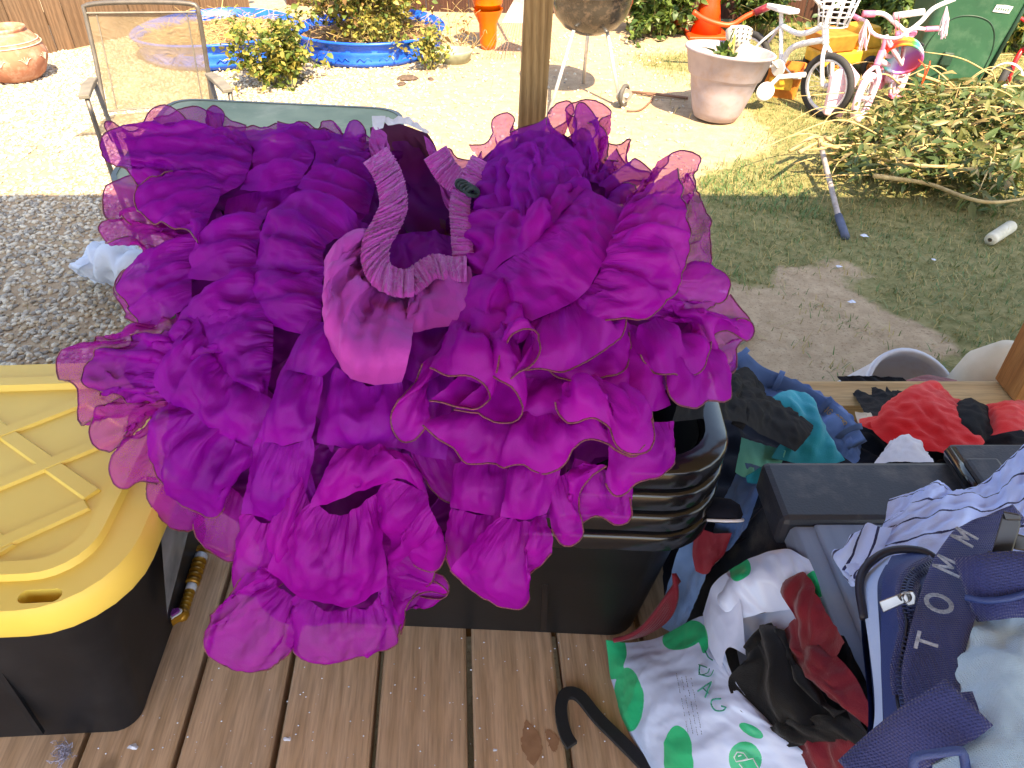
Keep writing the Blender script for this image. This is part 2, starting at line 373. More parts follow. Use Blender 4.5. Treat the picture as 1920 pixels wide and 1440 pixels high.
skirt = thing('petticoat', 'purple ruffled organza petticoat heaped on the stacked black bins', 'skirt', (-.1, .95, .44))
def srow(pts, d): return np.array([W(x, y, zb(x, y)-d) for x, y in pts])
# body under the ruffles: a closed crumpled pillow
outline = [(225,250),(330,235),(450,250),(580,262),(690,270),(730,255),(790,262),(840,300),(900,300),(960,262),(1040,245),(1110,265),(1165,330),(1180,400),
 (1245,420),(1275,520),(1300,570),(1330,640),(1320,710),(1240,760),(1215,830),(1130,880),(1070,950),(960,1030),(900,1060),(860,1010),(800,1040),(760,1100),
 (720,1150),(640,1180),(540,1180),(480,1130),(480,1040),(420,980),(350,930),(300,860),(300,760),(250,720),(230,680),(320,600),(280,560),(270,500),(330,450),(260,390),(240,330)]
def body_patch(d0, d1, sgn):
    O = catmull(np.array(outline+outline[:1], float), 150); c = np.array([720, 640.])
    rows = []
    for k, f in enumerate((1, .85, .65, .45, .25, .06)):
        q = c+(O-c)*f*(.97)
        rows.append(np.array([W(x, y, zb(x, y)+.035+d0*(1-f)**.6*sgn+(.15*math.exp(-(((x-800)/75)**2+((y-400)/120)**2)) if sgn < 0 else 0)) for x, y in q]))
    return rows
rb = body_patch(0, 0, -1)
cloth_obj('underlayer', cloth(rb, res=.009, exs=(1.12, 1.12), ext=1.12, fine=1.06, pin0=.3, pin1=.3, seed=3), M_under, skirt)
rb = body_patch(.16, 0, 1)
cloth_obj('underlayer', cloth(rb, res=.02, exs=(1.05, 1.05), ext=1.05, levels=2, seed=4), M_under, skirt)

M_lobe = sheer('sheer_magenta_organza', s2l(176, 16, 184), s2l(156, 10, 166), .62, (.93, .60, .85))
V_, A_, U_, T_, L_ = M_violet, M_magenta, M_under, M_wing, M_lobe
def ruffle(seam, hem, d0, d1, m, bulge=.02, ex=(1.15, 1.35), ext=1.03, hemmed=True, mid=None, fine=1.055, name='ruffle', dm=None, res=.0055, **k):
    rows = [srow(seam, d0)]
    if mid: rows.append(srow(mid, dm if dm is not None else (d0+d1)/2))
    rows.append(srow(hem, d1))
    k.setdefault('crease', .021); k.setdefault('aniso', 1.5); P = cloth(rows, res=res, bulge=bulge*.38, exs=ex, ext=ext, fine=fine, pin1=.10 if hemmed else .3, **k)
    o = cloth_obj(name, P, m, skirt, pleats=True)
    if hemmed: cord('hem_cord', P[0][-1], .0012, M_hem, o)
    return P
def tier(seam, hem, d0, d1, m, **k):
    k['ex'] = tuple(1+(e-1)*.9+.02 for e in k.get('ex', (1.12, 1.16))); P = ruffle(seam, hem, d0, d1, m, hemmed=False, name='tier_panel', **k)
    return P
# ---- back row along the top
ruffle([(330,275),(400,270),(450,268)], [(295,222),(350,207),(400,214),(455,235)], -.02, -.03, T_, ex=(1.05,1.15), bulge=.01)
ruffle([(440,268),(520,262),(600,268)], [(425,238),(500,236),(560,238),(600,246)], -.02, -.03, T_, ex=(1.05,1.12), bulge=.01)
ruffle([(560,272),(640,275),(702,292)], [(545,240),(585,232),(640,243),(696,268)], -.01, -.02, T_, ex=(1.1,1.3), bulge=.01, res=.004)
ruffle([(600,272),(650,278),(700,292)], [(600,250),(640,244),(680,258),(702,280)], .01, .0, V_, ex=(1.1,1.6), bulge=.0, res=.004)
ruffle([(385,270),(420,275)], [(392,232),(402,204),(416,232)], -.02, -.02, V_, bulge=.0, ex=(1,1.1))
ruffle([(520,280),(600,275),(660,290)], [(528,230),(560,236),(590,250),(610,268)], 0, 0, V_, ex=(1.1,1.2))
ruffle([(330,300),(300,290),(265,300)], [(395,250),(330,217),(270,228),(240,238),(206,232),(212,262)], -.01, -.01, T_, bulge=.01, ex=(1.1,1.3))
ruffle([(820,330),(860,330),(900,330)], [(825,292),(850,290),(870,288),(895,292)], -.02, -.03, V_, ex=(1.1,1.9), bulge=0)
ruffle([(925,330),(980,290),(1060,280)], [(888,270),(915,262),(930,228),(958,228),(968,248),(1010,240),(1045,200),(1062,198),(1064,222),(1040,242)], -.02, -.03, T_, ex=(1.1,1.25), bulge=.0)
ruffle([(1030,300),(1070,300),(1100,310)], [(965,245),(1010,235),(1060,245),(1095,262),(1105,290)], -.01, -.015, V_, ex=(1.1,1.4), bulge=.0)
ruffle([(1090,345),(1120,350),(1160,365)], [(1080,240),(1074,200),(1100,196),(1128,205),(1140,245),(1165,270),(1197,322),(1185,345),(1175,372)], -.02, -.02, T_, ex=(1.2,1.35), bulge=.01)
ruffle([(1080,330),(1105,340),(1130,345)], [(1078,225),(1092,203),(1112,225),(1130,262),(1150,300)], 0, .0, V_, ex=(1.2,1.5), bulge=.0)
ruffle([(1120,330),(1130,360),(1150,400)], [(1165,290),(1180,310),(1192,335),(1182,380)], 0, 0, V_, ex=(1.3,1.7), bulge=.0)
# ---- left bank
ruffle([(330,330),(310,400),(345,450)], [(250,330),(214,350),(208,395),(250,425),(320,455)], .0, .0, T_, ex=(1.2,1.3))
ruffle([(380,445),(330,480),(290,500)], [(262,435),(215,418),(190,430),(215,445),(255,470),(268,492)], 0, .0, T_, ex=(1.2,1.3))
ruffle([(460,250),(472,290),(455,340),(405,372)], [(330,232),(240,240),(202,262),(200,292),(240,325),(262,352)], .02, .02, V_, bulge=.03, ex=(1.15,1.15))
tier([(580,238),(588,290),(560,345)], [(452,248),(474,290),(452,352)], .02, .02, V_, bulge=.025)
tier([(702,268),(705,330),(690,400)], [(572,242),(590,290),(560,350)], .0, .03, V_, bulge=.025)
tier([(690,390),(600,355),(520,350),(430,372)], [(640,450),(560,400),(500,410),(430,450)], -.01, -.02, V_, bulge=-.01)
ruffle([(395,310),(412,360),(392,410),(378,452)], [(322,322),(272,342),(262,385),(290,412),(345,432),(368,450)], .03, .055, V_, bulge=.03, ex=(1.1,1.12))
tier([(690,425),(652,440),(612,462),(604,505)], [(615,362),(545,372),(505,400),(490,445),(478,505)], .04, .03, V_, bulge=.06, ex=(1.25,1.06), gather=2, crease=.014)
tier([(500,390),(488,440),(478,510)], [(392,425),(362,470),(355,520)], .02, .03, V_, bulge=.03, ex=(1.3,1.1), gather=2)
ruffle([(392,430),(364,480),(358,560)], [(275,487),(232,515),(228,548),(262,612)], .02, .01, V_, bulge=.03, ex=(1.2,1.25))
ruffle([(320,500),(300,560),(300,600)], [(232,512),(218,540),(240,590),(270,612)], -.01, -.01, T_, bulge=.01, ex=(1.2,1.3))
tier([(608,505),(604,560),(600,620)], [(480,505),(478,540),(488,600)], .045, .03, V_, bulge=.03, ex=(1.4,1.15), gather=2)
tier([(484,500),(482,545),(492,600)], [(362,560),(342,590),(330,640)], .03, .03, V_, bulge=.03, ex=(1.3,1.15), gather=2)
# ---- left wing over the yellow lid
ruffle([(345,590),(385,650),(365,700),(320,765)], [(262,612),(160,648),(118,672),(120,705),(142,740),(152,782),(180,780)], .0, .01, T_, bulge=.02, ex=(1.15,1.2))
ruffle([(350,650),(335,710),(318,745)], [(300,625),(215,650),(165,690),(180,725),(222,745),(262,750)], .03, .03, V_, bulge=.03, ex=(1.15,1.25))
ruffle([(320,742),(305,765),(285,760)], [(235,740),(182,775),(176,815),(196,836),(228,826),(245,782),(262,758)], .01, .015, T_, bulge=.015, ex=(1.1,1.15))
tier([(500,590),(455,640),(400,650),(350,600)], [(400,700),(365,680),(340,650),(310,632)], .03, .035, V_, bulge=.03, ex=(1.25,1.1))
tier([(365,585),(390,640),(430,700),(505,745)], [(290,700),(300,740),(360,775),(470,850)], .045, .05, V_, bulge=.035, ex=(1.2,1.12), gather=2)
tier([(510,560),(512,620),(510,680),(500,752)], [(372,585),(392,640),(432,705),(480,735)], .035, .045, V_, bulge=.025, ex=(1.15,1.1))
ruffle([(330,745),(385,785),(440,822),(478,850)], [(284,790),(292,870),(330,930),(385,960),(408,956),(418,925)], .05, .055, V_, bulge=.05, ex=(1.35,1.12), gather=2)
ruffle([(290,765),(295,830),(300,890)], [(278,808),(235,832),(218,868),(224,902),(288,905)], .02, .02, T_, bulge=.015, ex=(1.1,1.15))
ruffle([(325,905),(380,930),(410,930)], [(280,905),(288,945),(330,988),(368,985)], .015, .015, T_, bulge=.01, ex=(1.1,1.3))
ruffle([(405,900),(440,920),(470,950)], [(366,985),(378,1015),(408,1040),(442,1046),(462,1020)], .02, .02, T_, bulge=.02, ex=(1.1,1.1))
# ---- middle columns
tier([(585,600),(620,610),(650,640)], [(532,690),(560,697),(600,705)], .05, .05, V_, bulge=.03, ex=(1.3,1.15), gather=2)
tier([(532,692),(562,700),(600,705)], [(486,820),(530,832),(580,822)], .05, .06, V_, bulge=.035, ex=(1.35,1.12), gather=2)
tier([(488,822),(532,834),(580,824)], [(456,962),(505,974),(560,965)], .055, .055, V_, bulge=.035, ex=(1.35,1.1), gather=2)
ruffle([(458,964),(505,976),(560,966)], [(438,1060),(450,1100),(500,1105),(560,1090)], .05, .04, A_, bulge=.03, ex=(1.4,1.2), gather=2)
tier([(600,620),(640,660),(650,700)], [(575,740),(600,800),(620,840)], .02, .02, V_, bulge=.0, ex=(1.3,1.3))
tier([(636,692),(688,714),(742,712)], [(600,830),(660,842),(735,838)], .045, .05, V_, bulge=.03, ex=(1.6,1.25), gather=3)
tier([(740,705),(790,700),(840,690)], [(735,838),(780,850),(830,860)], .02, .02, V_, bulge=.02, ex=(1.5,1.35), gather=3)
tier([(760,590),(810,600),(860,590)], [(745,705),(790,715),(830,700)], .03, .03, V_, bulge=.02, ex=(1.5,1.3), gather=3)
tier([(600,832),(560,860),(580,880)], [(560,900),(575,930),(600,960)], .03, .03, V_, bulge=.01)
tier([(640,840),(700,838),(760,850)], [(585,950),(660,930),(745,905),(800,930)], .07, .085, A_, bulge=.035, ex=(1.35,1.12), gather=3)
tier([(560,880),(575,930),(588,955)], [(500,1010),(520,1060),(560,1100)], .055, .07, A_, bulge=.03)
tier([(585,945),(640,965),(700,930)], [(505,1072),(570,1120),(650,1140),(720,1100)], .075, .085, A_, bulge=.055, ex=(1.3,1.12), gather=2)
tier([(740,900),(790,925),(820,980)], [(690,960),(720,1000),(735,1060)], .085, .06, A_, bulge=.045, ex=(1.3,1.25))
ruffle([(700,930),(760,935),(800,960)], [(735,1005),(770,1030),(810,1060),(828,1010)], .06, .04, A_, bulge=.03, ex=(1.3,1.3))
ruffle([(690,990),(720,1040),(735,1100)], [(780,1000),(800,1060),(790,1100),(770,1120)], .03, .02, A_, bulge=-.01, ex=(1.3,1.4))
ruffle([(700,1060),(730,1110),(740,1150)], [(790,1080),(828,1112),(780,1125),(755,1180)], .01, .02, A_, bulge=.01, ex=(1.3,1.4))
ruffle([(502,1068),(530,1105),(575,1130)], [(448,1090),(398,1160),(390,1205),(420,1240),(478,1256),(530,1235),(552,1215)], .08, .08, L_, bulge=.03, ex=(1.35,1.08), gather=3)
ruffle([(560,1118),(620,1142),(690,1135),(715,1090)], [(540,1210),(570,1232),(620,1240),(690,1225),(738,1205),(750,1175)], .085, .075, L_, bulge=.035, ex=(1.35,1.12), gather=3)
# ---- right mass
tier([(885,400),(945,430),(1010,440),(1080,400)], [(915,300),(960,258),(1030,250),(1090,290)], .0, .01, V_, bulge=.05, ex=(1.25,1.15))
tier([(900,330),(885,380),(890,440)], [(950,300),(945,370),(960,430)], .02, .04, V_, bulge=.03, ex=(1.3,1.3))
tier([(960,420),(1020,440),(1060,420)], [(940,300),(990,270),(1050,300)], .03, .05, V_, bulge=.04, ex=(1.3,1.15))
tier([(1165,395),(1120,370),(1085,330)], [(1070,390),(1060,350),(1060,310)], .03, .045, V_, bulge=.02, ex=(1.2,1.2))
tier([(872,395),(876,440),(880,500)], [(960,390),(950,440),(912,515)], .045, .045, A_, bulge=.03, ex=(1.3,1.25))
tier([(940,400),(1010,385),(1085,330)], [(905,520),(955,485),(1015,440),(1100,350)], .045, .055, A_, bulge=.03, ex=(1.25,1.15))
tier([(905,520),(955,487),(1015,442),(1098,355)], [(1000,600),(1075,562),(1122,505),(1168,392)], .055, .065, A_, bulge=.04, ex=(1.08,1.06), crease=.012)
ruffle([(1200,420),(1235,440),(1250,520)], [(1290,330),(1318,380),(1333,440),(1326,500),(1310,520)], .03, .02, T_, bulge=.01, ex=(1.15,1.12))
ruffle([(1160,395),(1185,400),(1215,420)], [(1225,335),(1268,290),(1300,296),(1302,345),(1285,395)], .05, .04, T_, bulge=.015, ex=(1.2,1.12))
ruffle([(1085,562),(1122,512),(1145,450),(1166,392)], [(1140,600),(1215,590),(1262,545),(1290,470),(1285,390),(1268,320)], .065, .09, A_, bulge=.04, ex=(1.25,1.05), gather=2, crease=.010, mid=[(1120,585),(1178,540),(1212,460),(1210,360)], dm=.085)
tier([(892,520),(935,520),(990,590)], [(850,620),(900,640),(960,640)], .055, .055, A_, bulge=.03, ex=(1.3,1.25), gather=2)
ruffle([(1002,602),(1050,580),(1090,565),(1135,600)], [(980,690),(1050,688),(1112,668),(1158,632),(1172,600)], .06, .065, A_, bulge=.035, ex=(1.35,1.1), gather=2)
ruffle([(1000,650),(1080,640),(1160,610)], [(1030,692),(1065,706),(1130,702),(1170,680),(1178,630)], .04, .045, A_, bulge=.01, ex=(1.2,1.15))
tier([(880,570),(850,620),(820,680)], [(960,600),(940,660),(930,720)], .05, .06, A_, bulge=.03, ex=(1.2,1.25))
ruffle([(850,600),(885,610),(930,640)], [(812,690),(850,705),(900,728),(912,742),(880,755),(815,752)], .06, .08, A_, bulge=.04, ex=(1.3,1.15), gather=2)
ruffle([(840,650),(810,690),(800,740)], [(790,690),(758,750),(748,790),(762,820),(800,790)], .05, .055, A_, bulge=.03, ex=(1.2,1.3))
ruffle([(905,620),(955,600),(1000,612)], [(930,665),(928,700),(948,738),(968,768),(930,778),(860,768)], .065, .075, A_, bulge=.03, ex=(1.3,1.2), gather=2)
ruffle([(955,605),(985,600),(1000,640)], [(935,690),(960,640),(998,625),(1005,650),(980,690),(965,705)], .08, .09, A_, bulge=.015, ex=(1.1,1.2))
ruffle([(1175,640),(1200,660),(1225,700)], [(960,700),(1000,760),(1100,740),(1200,760)], .02, .03, A_, bulge=.02, ex=(1.3,1.3))
ruffle([(1245,575),(1260,530),(1285,500)], [(1320,580),(1350,562),(1356,522),(1318,498)], .03, .035, A_, bulge=.02, ex=(1.3,1.25))
ruffle([(1280,620),(1300,660),(1310,690)], [(1372,560),(1402,612),(1388,640),(1372,690),(1340,700)], .0, .01, T_, bulge=.01, ex=(1.2,1.15))
ruffle([(1205,600),(1250,570),(1300,590)], [(1310,600),(1400,612),(1392,632),(1350,640),(1345,680),(1290,690)], .03, .04, A_, bulge=.03, ex=(1.2,1.35), gather=2)
ruffle([(1200,610),(1235,600),(1290,640)], [(1210,670),(1250,700),(1300,690),(1330,650)], .05, .06, A_, bulge=.03, ex=(1.3,1.25))
ruffle([(1235,640),(1290,640),(1345,650)], [(1248,700),(1262,742),(1300,757),(1345,745),(1368,735),(1360,700)], .04, .05, A_, bulge=.03, ex=(1.2,1.1))
tier([(1170,600),(1200,620),(1215,650)], [(1160,760),(1210,770),(1250,760)], .03, .03, A_, bulge=.02, ex=(1.4,1.3))
tier([(960,700),(1010,710),(1060,710)], [(880,790),(960,790),(1050,790)], .03, .04, A_, bulge=.02, ex=(1.3,1.2))
ruffle([(870,765),(960,772),(1060,780),(1150,780)], [(800,800),(860,845),(930,866),(1015,872),(1085,842),(1125,832),(1185,845),(1218,800)], .05, .065, A_, bulge=.045, ex=(1.35,1.12), gather=2)
ruffle([(1062,716),(1100,702),(1142,718)], [(1052,760),(1066,788),(1120,792),(1165,830),(1212,832),(1214,775)], .07, .085, A_, bulge=.05, ex=(1.5,1.2), gather=3)
ruffle([(1140,730),(1165,720),(1195,740)], [(1150,830),(1180,845),(1212,820),(1220,780)], .08, .085, A_, bulge=.03, ex=(1.3,1.2), gather=2)
ruffle([(1150,780),(1215,790),(1262,790)], [(1148,905),(1158,925),(1195,900),(1245,882),(1262,845)], .05, .055, A_, bulge=.035, ex=(1.2,1.15))
ruffle([(1080,860),(1140,880),(1180,880)], [(1060,1010),(1100,978),(1130,968),(1172,978),(1178,940)], .03, .035, A_, bulge=.02, ex=(1.2,1.2))
tier([(960,870),(1000,860),(1045,872)], [(940,968),(985,972),(1022,962)], .055, .065, A_, bulge=.03, ex=(1.3,1.12), gather=2)
ruffle([(942,970),(985,976),(1022,966)], [(850,1072),(875,1098),(930,1130),(972,1136),(992,1090),(1030,1040)], .065, .075, A_, bulge=.05, ex=(1.35,1.08), gather=2)
ruffle([(1030,880),(1050,890),(1090,870)], [(1040,990),(1062,1016),(1082,1000),(1090,930),(1130,880)], .05, .055, A_, bulge=.03, ex=(1.3,1.15))
tier([(855,870),(900,860),(950,880)], [(848,950),(890,960),(935,965)], .02, .03, A_, bulge=.02, ex=(1.3,1.25), gather=2)
ruffle([(850,955),(890,962),(930,968)], [(838,1040),(860,1070),(900,1060),(920,1040)], .02, .02, A_, bulge=.01, ex=(1.4,1.3), gather=2)
ruffle([(760,820),(800,840),(860,830)], [(800,900),(850,930),(900,910)], -.01, -.01, A_, bulge=.0, ex=(1.4,1.3))
ruffle([(745,1160),(738,1130),(780,1050)], [(800,1110),(830,1110),(800,1060),(840,1030)], -.02, -.02, A_, bulge=.0, ex=(1.4,1.4))
# ---- pink cotton yoke, its gathered elastic waistband, the dark hollow behind it
def yoke(rows, ds, **k):
    k.setdefault('exs', (1.06, 1.04))
    return cloth_obj('yoke_panel', cloth([srow(r, d) for r, d in zip(rows, ds)], res=.005, fine=k.pop('fine', 1.03), **k), M_yoke, skirt, pleats=True)
yoke([[(712,436),(700,485),(712,530),(738,548),(768,560)], [(660,438),(645,510),(672,590),(715,620),(766,628)], [(625,465),(612,560),(640,650),(692,680),(760,672)], [(608,490),(608,590),(634,690),(692,720),(752,716)]], [.05, .08, .085, .05], exs=(1.14,1.03), ext=1.02, gather=2, inner=.02, fine=1.03, pin1=.4, crease=.019, aniso=1.2)
yoke([[(768,560),(800,515),(872,500)], [(770,600),(820,590),(880,560)], [(775,620),(830,610),(890,600)]], [.07, .06, .05], exs=(1.2,1.1), gather=2, crease=.014)
yoke([[(700,235),(692,270),(698,300)], [(722,255),(722,310),(738,360)], [(735,300),(742,360),(744,420)]], [.03, .03, .03], exs=(1.05,1.05))
yoke([[(795,255),(805,262),(815,275)], [(812,320),(832,345),(868,385)], [(835,385),(850,405),(868,420)]], [.03, .02, 0], exs=(1.05,1.1))
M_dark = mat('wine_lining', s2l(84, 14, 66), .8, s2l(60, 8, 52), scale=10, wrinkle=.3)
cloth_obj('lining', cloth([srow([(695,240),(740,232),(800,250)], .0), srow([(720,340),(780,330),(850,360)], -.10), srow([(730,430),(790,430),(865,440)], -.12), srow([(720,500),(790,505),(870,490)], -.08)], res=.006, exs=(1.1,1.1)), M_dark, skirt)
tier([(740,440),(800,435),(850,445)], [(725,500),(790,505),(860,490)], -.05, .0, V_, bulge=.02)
def band(path, d, w, seed=1, ex=1.2):
    P = np.array(path, float); n = len(P); T = np.gradient(P, axis=0); T /= np.linalg.norm(T, axis=1)[:, None]
    Nn = np.stack([-T[:, 1], T[:, 0]], 1); w = np.broadcast_to(w, (n,))[:, None]
    rws = [srow(P-Nn*w/2, d-.003), srow(P-Nn*w*.25, d+.004), srow(P+Nn*w*.25, d+.004), srow(P+Nn*w/2, d-.003)]
    PA = cloth(rws, res=.0022, exs=(ex, ex), ext=1.02, fine=1.05, pin0=.35, pin1=.35, inner=.03, side=.3, seed=seed, levels=2, kb=.05, amp=.45)
    Pb, Ab = PA; nb = normals(Pb); nb *= np.sign((nb*(C0-Pb)).sum(-1).mean()); Mb = Pb.shape[1]; u_ = np.arange(Mb)*.0022; r_ = np.random.default_rng(seed)
    pl = sum(a_*np.abs(np.sin(u_*f_+r_.uniform(0, 6)+1.3*np.sin(u_*40+f_))) for a_, f_ in ((.0032, 330), (.0022, 520), (.0016, 190)))
    Pb += nb*(pl-pl.mean())[None, :, None]*np.array([.6, 1, .8, 1, .6])[np.linspace(0, 4, Pb.shape[0]).round().astype(int)][:, None, None]; PA = (Pb, Ab)
    return cloth_obj('waistband', PA, M_band, skirt, pleats=True)
band([(703,290),(722,318),(734,352),(737,390),(722,425),(706,455),(704,490),(716,515),(745,530),(775,530)], .085, 54)
band([(765,535),(790,515),(815,500),(850,505),(875,505)], .075, 48, 2)
band([(815,285),(840,325),(868,345),(885,350)], .05, 50, 3)
band([(902,300),(888,325),(870,350),(862,385),(864,420),(866,455),(870,490)], .055, 40, 4)
M_tag = mat('white_care_tag', s2l(225, 228, 240), .6, wrinkle=.5, wscale=80)
cloth_obj('care_tag', cloth([srow([(728,235),(760,233),(800,250)], .02), srow([(722,222),(765,222),(803,246)], .02)], res=.004, exs=(1.1,1.3), levels=2), M_tag, skirt)
cloth_obj('care_tag', cloth([srow([(700,245),(718,240)], .03), srow([(698,218),(722,218)], .03)], res=.004, exs=(1.1,1.1), levels=2), M_tag, skirt)
M_knot = mat('dark_green_tie', s2l(40, 58, 62), .8)
mb = MB()
for k in range(5):
    t = np.linspace(0, 2*PI, 16); c = srow([(866+k*5, 345+k*4)], .09)[0]
    mb.tube([c+CR*(.009*math.cos(a+k))+CU*(.006*math.sin(a+k))+CF*.004*math.sin(2*a+k) for a in t], .0028, 6)
mb.obj('drawstring_knot', M_knot, skirt, smooth=True)
# ------------------------------------------------------------------ deck
def woodmat(name, c, c2, c3, scale=1.0, axis='Y', rough=.75, knots=True):
    m = bpy.data.materials.new(name); m.use_nodes = True; t, N, L, b = nodes(m); b.inputs['Roughness'].default_value = rough; b.inputs['Specular IOR Level'].default_value = .25
    tc = N.new('ShaderNodeTexCoord'); oi = N.new('ShaderNodeObjectInfo'); ad = N.new('ShaderNodeVectorMath'); ad.operation = 'ADD'
    sc = N.new('ShaderNodeVectorMath'); sc.operation = 'SCALE'; cx = N.new('ShaderNodeCombineXYZ')
    for i in range(3): L.new(oi.outputs['Random'], cx.inputs[i])
    L.new(cx.outputs[0], sc.inputs[0]); sc.inputs['Scale'].default_value = 37.0
    L.new(tc.outputs['Object'], ad.inputs[0]); L.new(sc.outputs[0], ad.inputs[1])
    mp = N.new('ShaderNodeMapping'); s = {'Y': (1, .06, 1), 'X': (.06, 1, 1), 'Z': (1, 1, .06)}[axis]; mp.inputs['Scale'].default_value = tuple(k*scale for k in s); L.new(ad.outputs[0], mp.inputs[0])
    wv = N.new('ShaderNodeTexWave'); wv.wave_type = 'BANDS'; wv.bands_direction = 'X' if axis != 'X' else 'Y'; wv.inputs['Scale'].default_value = 9; wv.inputs['Distortion'].default_value = 14; wv.inputs['Detail'].default_value = 2; wv.inputs['Detail Scale'].default_value = .7
    L.new(mp.outputs[0], wv.inputs[0])
    fn = N.new('ShaderNodeTexNoise'); fn.inputs['Scale'].default_value = 260; fn.inputs['Detail'].default_value = 4; L.new(mp.outputs[0], fn.inputs[0])
    bn = N.new('ShaderNodeTexNoise'); bn.inputs['Scale'].default_value = 5; bn.inputs['Detail'].default_value = 6; L.new(ad.outputs[0], bn.inputs[0])
    m1 = N.new('ShaderNodeMix'); m1.data_type = 'RGBA'; m1.inputs[6].default_value = (*c, 1); m1.inputs[7].default_value = (*c2, 1)
    mm = N.new('ShaderNodeMath'); mm.operation = 'MULTIPLY'; L.new(wv.outputs['Fac'], mm.inputs[0]); mm.inputs[1].default_value = .8; L.new(mm.outputs[0], m1.inputs[0])
    m2 = N.new('ShaderNodeMix'); m2.data_type = 'RGBA'; r2 = N.new('ShaderNodeMapRange'); r2.inputs[1].default_value = .45; r2.inputs[2].default_value = .7; L.new(bn.outputs[0], r2.inputs[0]); r2.inputs[4].default_value = .6
    L.new(r2.outputs[0], m2.inputs[0]); L.new(m1.outputs[2], m2.inputs[6]); m2.inputs[7].default_value = (*c3, 1)
    m3 = N.new('ShaderNodeMix'); m3.data_type = 'RGBA'; m3.blend_type = 'MULTIPLY'; m3.inputs[0].default_value = .3; L.new(m2.outputs[2], m3.inputs[6])
    cr = N.new('ShaderNodeMapRange'); cr.inputs[1].default_value = .3; cr.inputs[2].default_value = .6; L.new(fn.outputs[0], cr.inputs[0]); L.new(cr.outputs[0], m3.inputs[7])
    out = m3.outputs[2]
    if knots:
        vo = N.new('ShaderNodeTexVoronoi'); vo.inputs['Scale'].default_value = 4.0; m_ = N.new('ShaderNodeMapping'); m_.inputs['Scale'].default_value = (1, .55, 1) if axis == 'Y' else ((.55, 1, 1) if axis == 'X' else (1, 1, .55)); L.new(ad.outputs[0], m_.inputs[0]); L.new(m_.outputs[0], vo.inputs[0])
        k = N.new('ShaderNodeMapRange'); k.inputs[1].default_value = .045; k.inputs[2].default_value = .075; k.inputs[3].default_value = .75; k.inputs[4].default_value = 0; L.new(vo.outputs['Distance'], k.inputs[0])
        m4 = N.new('ShaderNodeMix'); m4.data_type = 'RGBA'; L.new(k.outputs[0], m4.inputs[0]); L.new(out, m4.inputs[6]); m4.inputs[7].default_value = (*[x*.45 for x in c2], 1); out = m4.outputs[2]
    # random tone per board
    hs = N.new('ShaderNodeHueSaturation'); vr = N.new('ShaderNodeMapRange'); L.new(oi.outputs['Random'], vr.inputs[0]); vr.inputs[3].default_value = .85; vr.inputs[4].default_value = 1.12; L.new(vr.outputs[0], hs.inputs['Value']); L.new(out, hs.inputs['Color'])
    L.new(hs.outputs[0], b.inputs['Base Color'])
    bp = N.new('ShaderNodeBump'); bp.inputs['Strength'].default_value = .5; bp.inputs['Distance'].default_value = .0015; L.new(fn.outputs[0], bp.inputs['Height']); b2 = N.new('ShaderNodeBump'); b2.inputs['Strength'].default_value = .3; b2.inputs['Distance'].default_value = .002; L.new(wv.outputs['Fac'], b2.inputs['Height']); L.new(bp.outputs[0], b2.inputs['Normal']); L.new(b2.outputs[0], b.inputs['Normal'])
    return m
M_deck = woodmat('weathered_deck_wood', s2l(196, 164, 134), s2l(174, 143, 112), s2l(180, 155, 131))
M_deck_frame = woodmat('deck_frame_wood', s2l(110, 85, 60), s2l(90, 66, 44), s2l(100, 80, 60), axis='X')
M_rail = woodmat('pale_lumber', s2l(205, 170, 120), s2l(180, 142, 92), s2l(200, 168, 122), axis='X')
M_post = woodmat('cedar_post_wood', s2l(176, 122, 72), s2l(140, 88, 46), s2l(165, 118, 72), axis='Z', scale=1.5)
M_post2 = woodmat('pine_post_wood', s2l(168, 138, 98), s2l(132, 102, 68), s2l(160, 130, 94), axis='Z', scale=2.2)
BA = math.radians(3.6); bdir = np.array([-math.sin(BA), math.cos(BA), 0]); bper = np.array([math.cos(BA), math.sin(BA), 0])
deck = thing('deck', None, None, (0, 0, 0)); deck['kind'] = 'structure'
board_me = None
for k in range(-14, 17):
    x0 = -.062+.149*k; w = .139
    V = []; L0, L1 = -1.6, 1.44
    ny = 2
    prof = [(-w/2, -.036), (w/2, -.036), (w/2, -.004), (w/2-.004, 0), (-w/2+.004, 0), (-w/2, -.004)]
    if board_me is None:
        V = [(a, y, b) for y in (L0, L1) for a, b in prof]
        F = [tuple(range(5, -1, -1)), tuple(range(6, 12))]+[(i, (i+1) % 6, 6+(i+1) % 6, 6+i) for i in range(6)]
        board_me = bpy.data.meshes.new('deck_board'); board_me.from_pydata(V, [], F); board_me.materials.append(M_deck)
    o = bpy.data.objects.new('deck_board', board_me); col.objects.link(o); o.parent = deck
    c = bper*(x0+.0745)+bdir*.515
    o.location = (-.0615+.149*(k+.5)+.0005*random.uniform(-1, 1), .515, random.uniform(-.001, .001)); o.rotation_euler = (0, 0, BA)
    o.location.y = .515+random.uniform(-.004, .004) - .515
    o.location.x += math.sin(BA)*.515
    ORG[o.name] = np.array(o.location)
mb = MB()
for y in (-1.5, -.9, -.3, .3, .9): mb.box((.2, y, -.13), (5.2, .04, .18))
mb.box((.2, 1.40, -.13), (5.0, .04, .18)); mb.obj('joist', M_deck_frame, deck)
M_stain = mat('rust_brown_stain', s2l(140, 104, 76), .7, s2l(152, 116, 88), scale=60)
def stain(pts, name='stain', z=.0012):
    O = catmull(np.array(pts+pts[:1], float), 40)[:-1]; P = [G(x+random.uniform(-2, 2), y+random.uniform(-2, 2), z+.0) for x, y in O]
    obj(name, P, [tuple(range(len(P)))[::-1]], M_stain, deck)
stain([(985,1350),(1000,1362),(1012,1380),(1016,1410),(1003,1436),(990,1425),(978,1398),(980,1370)])
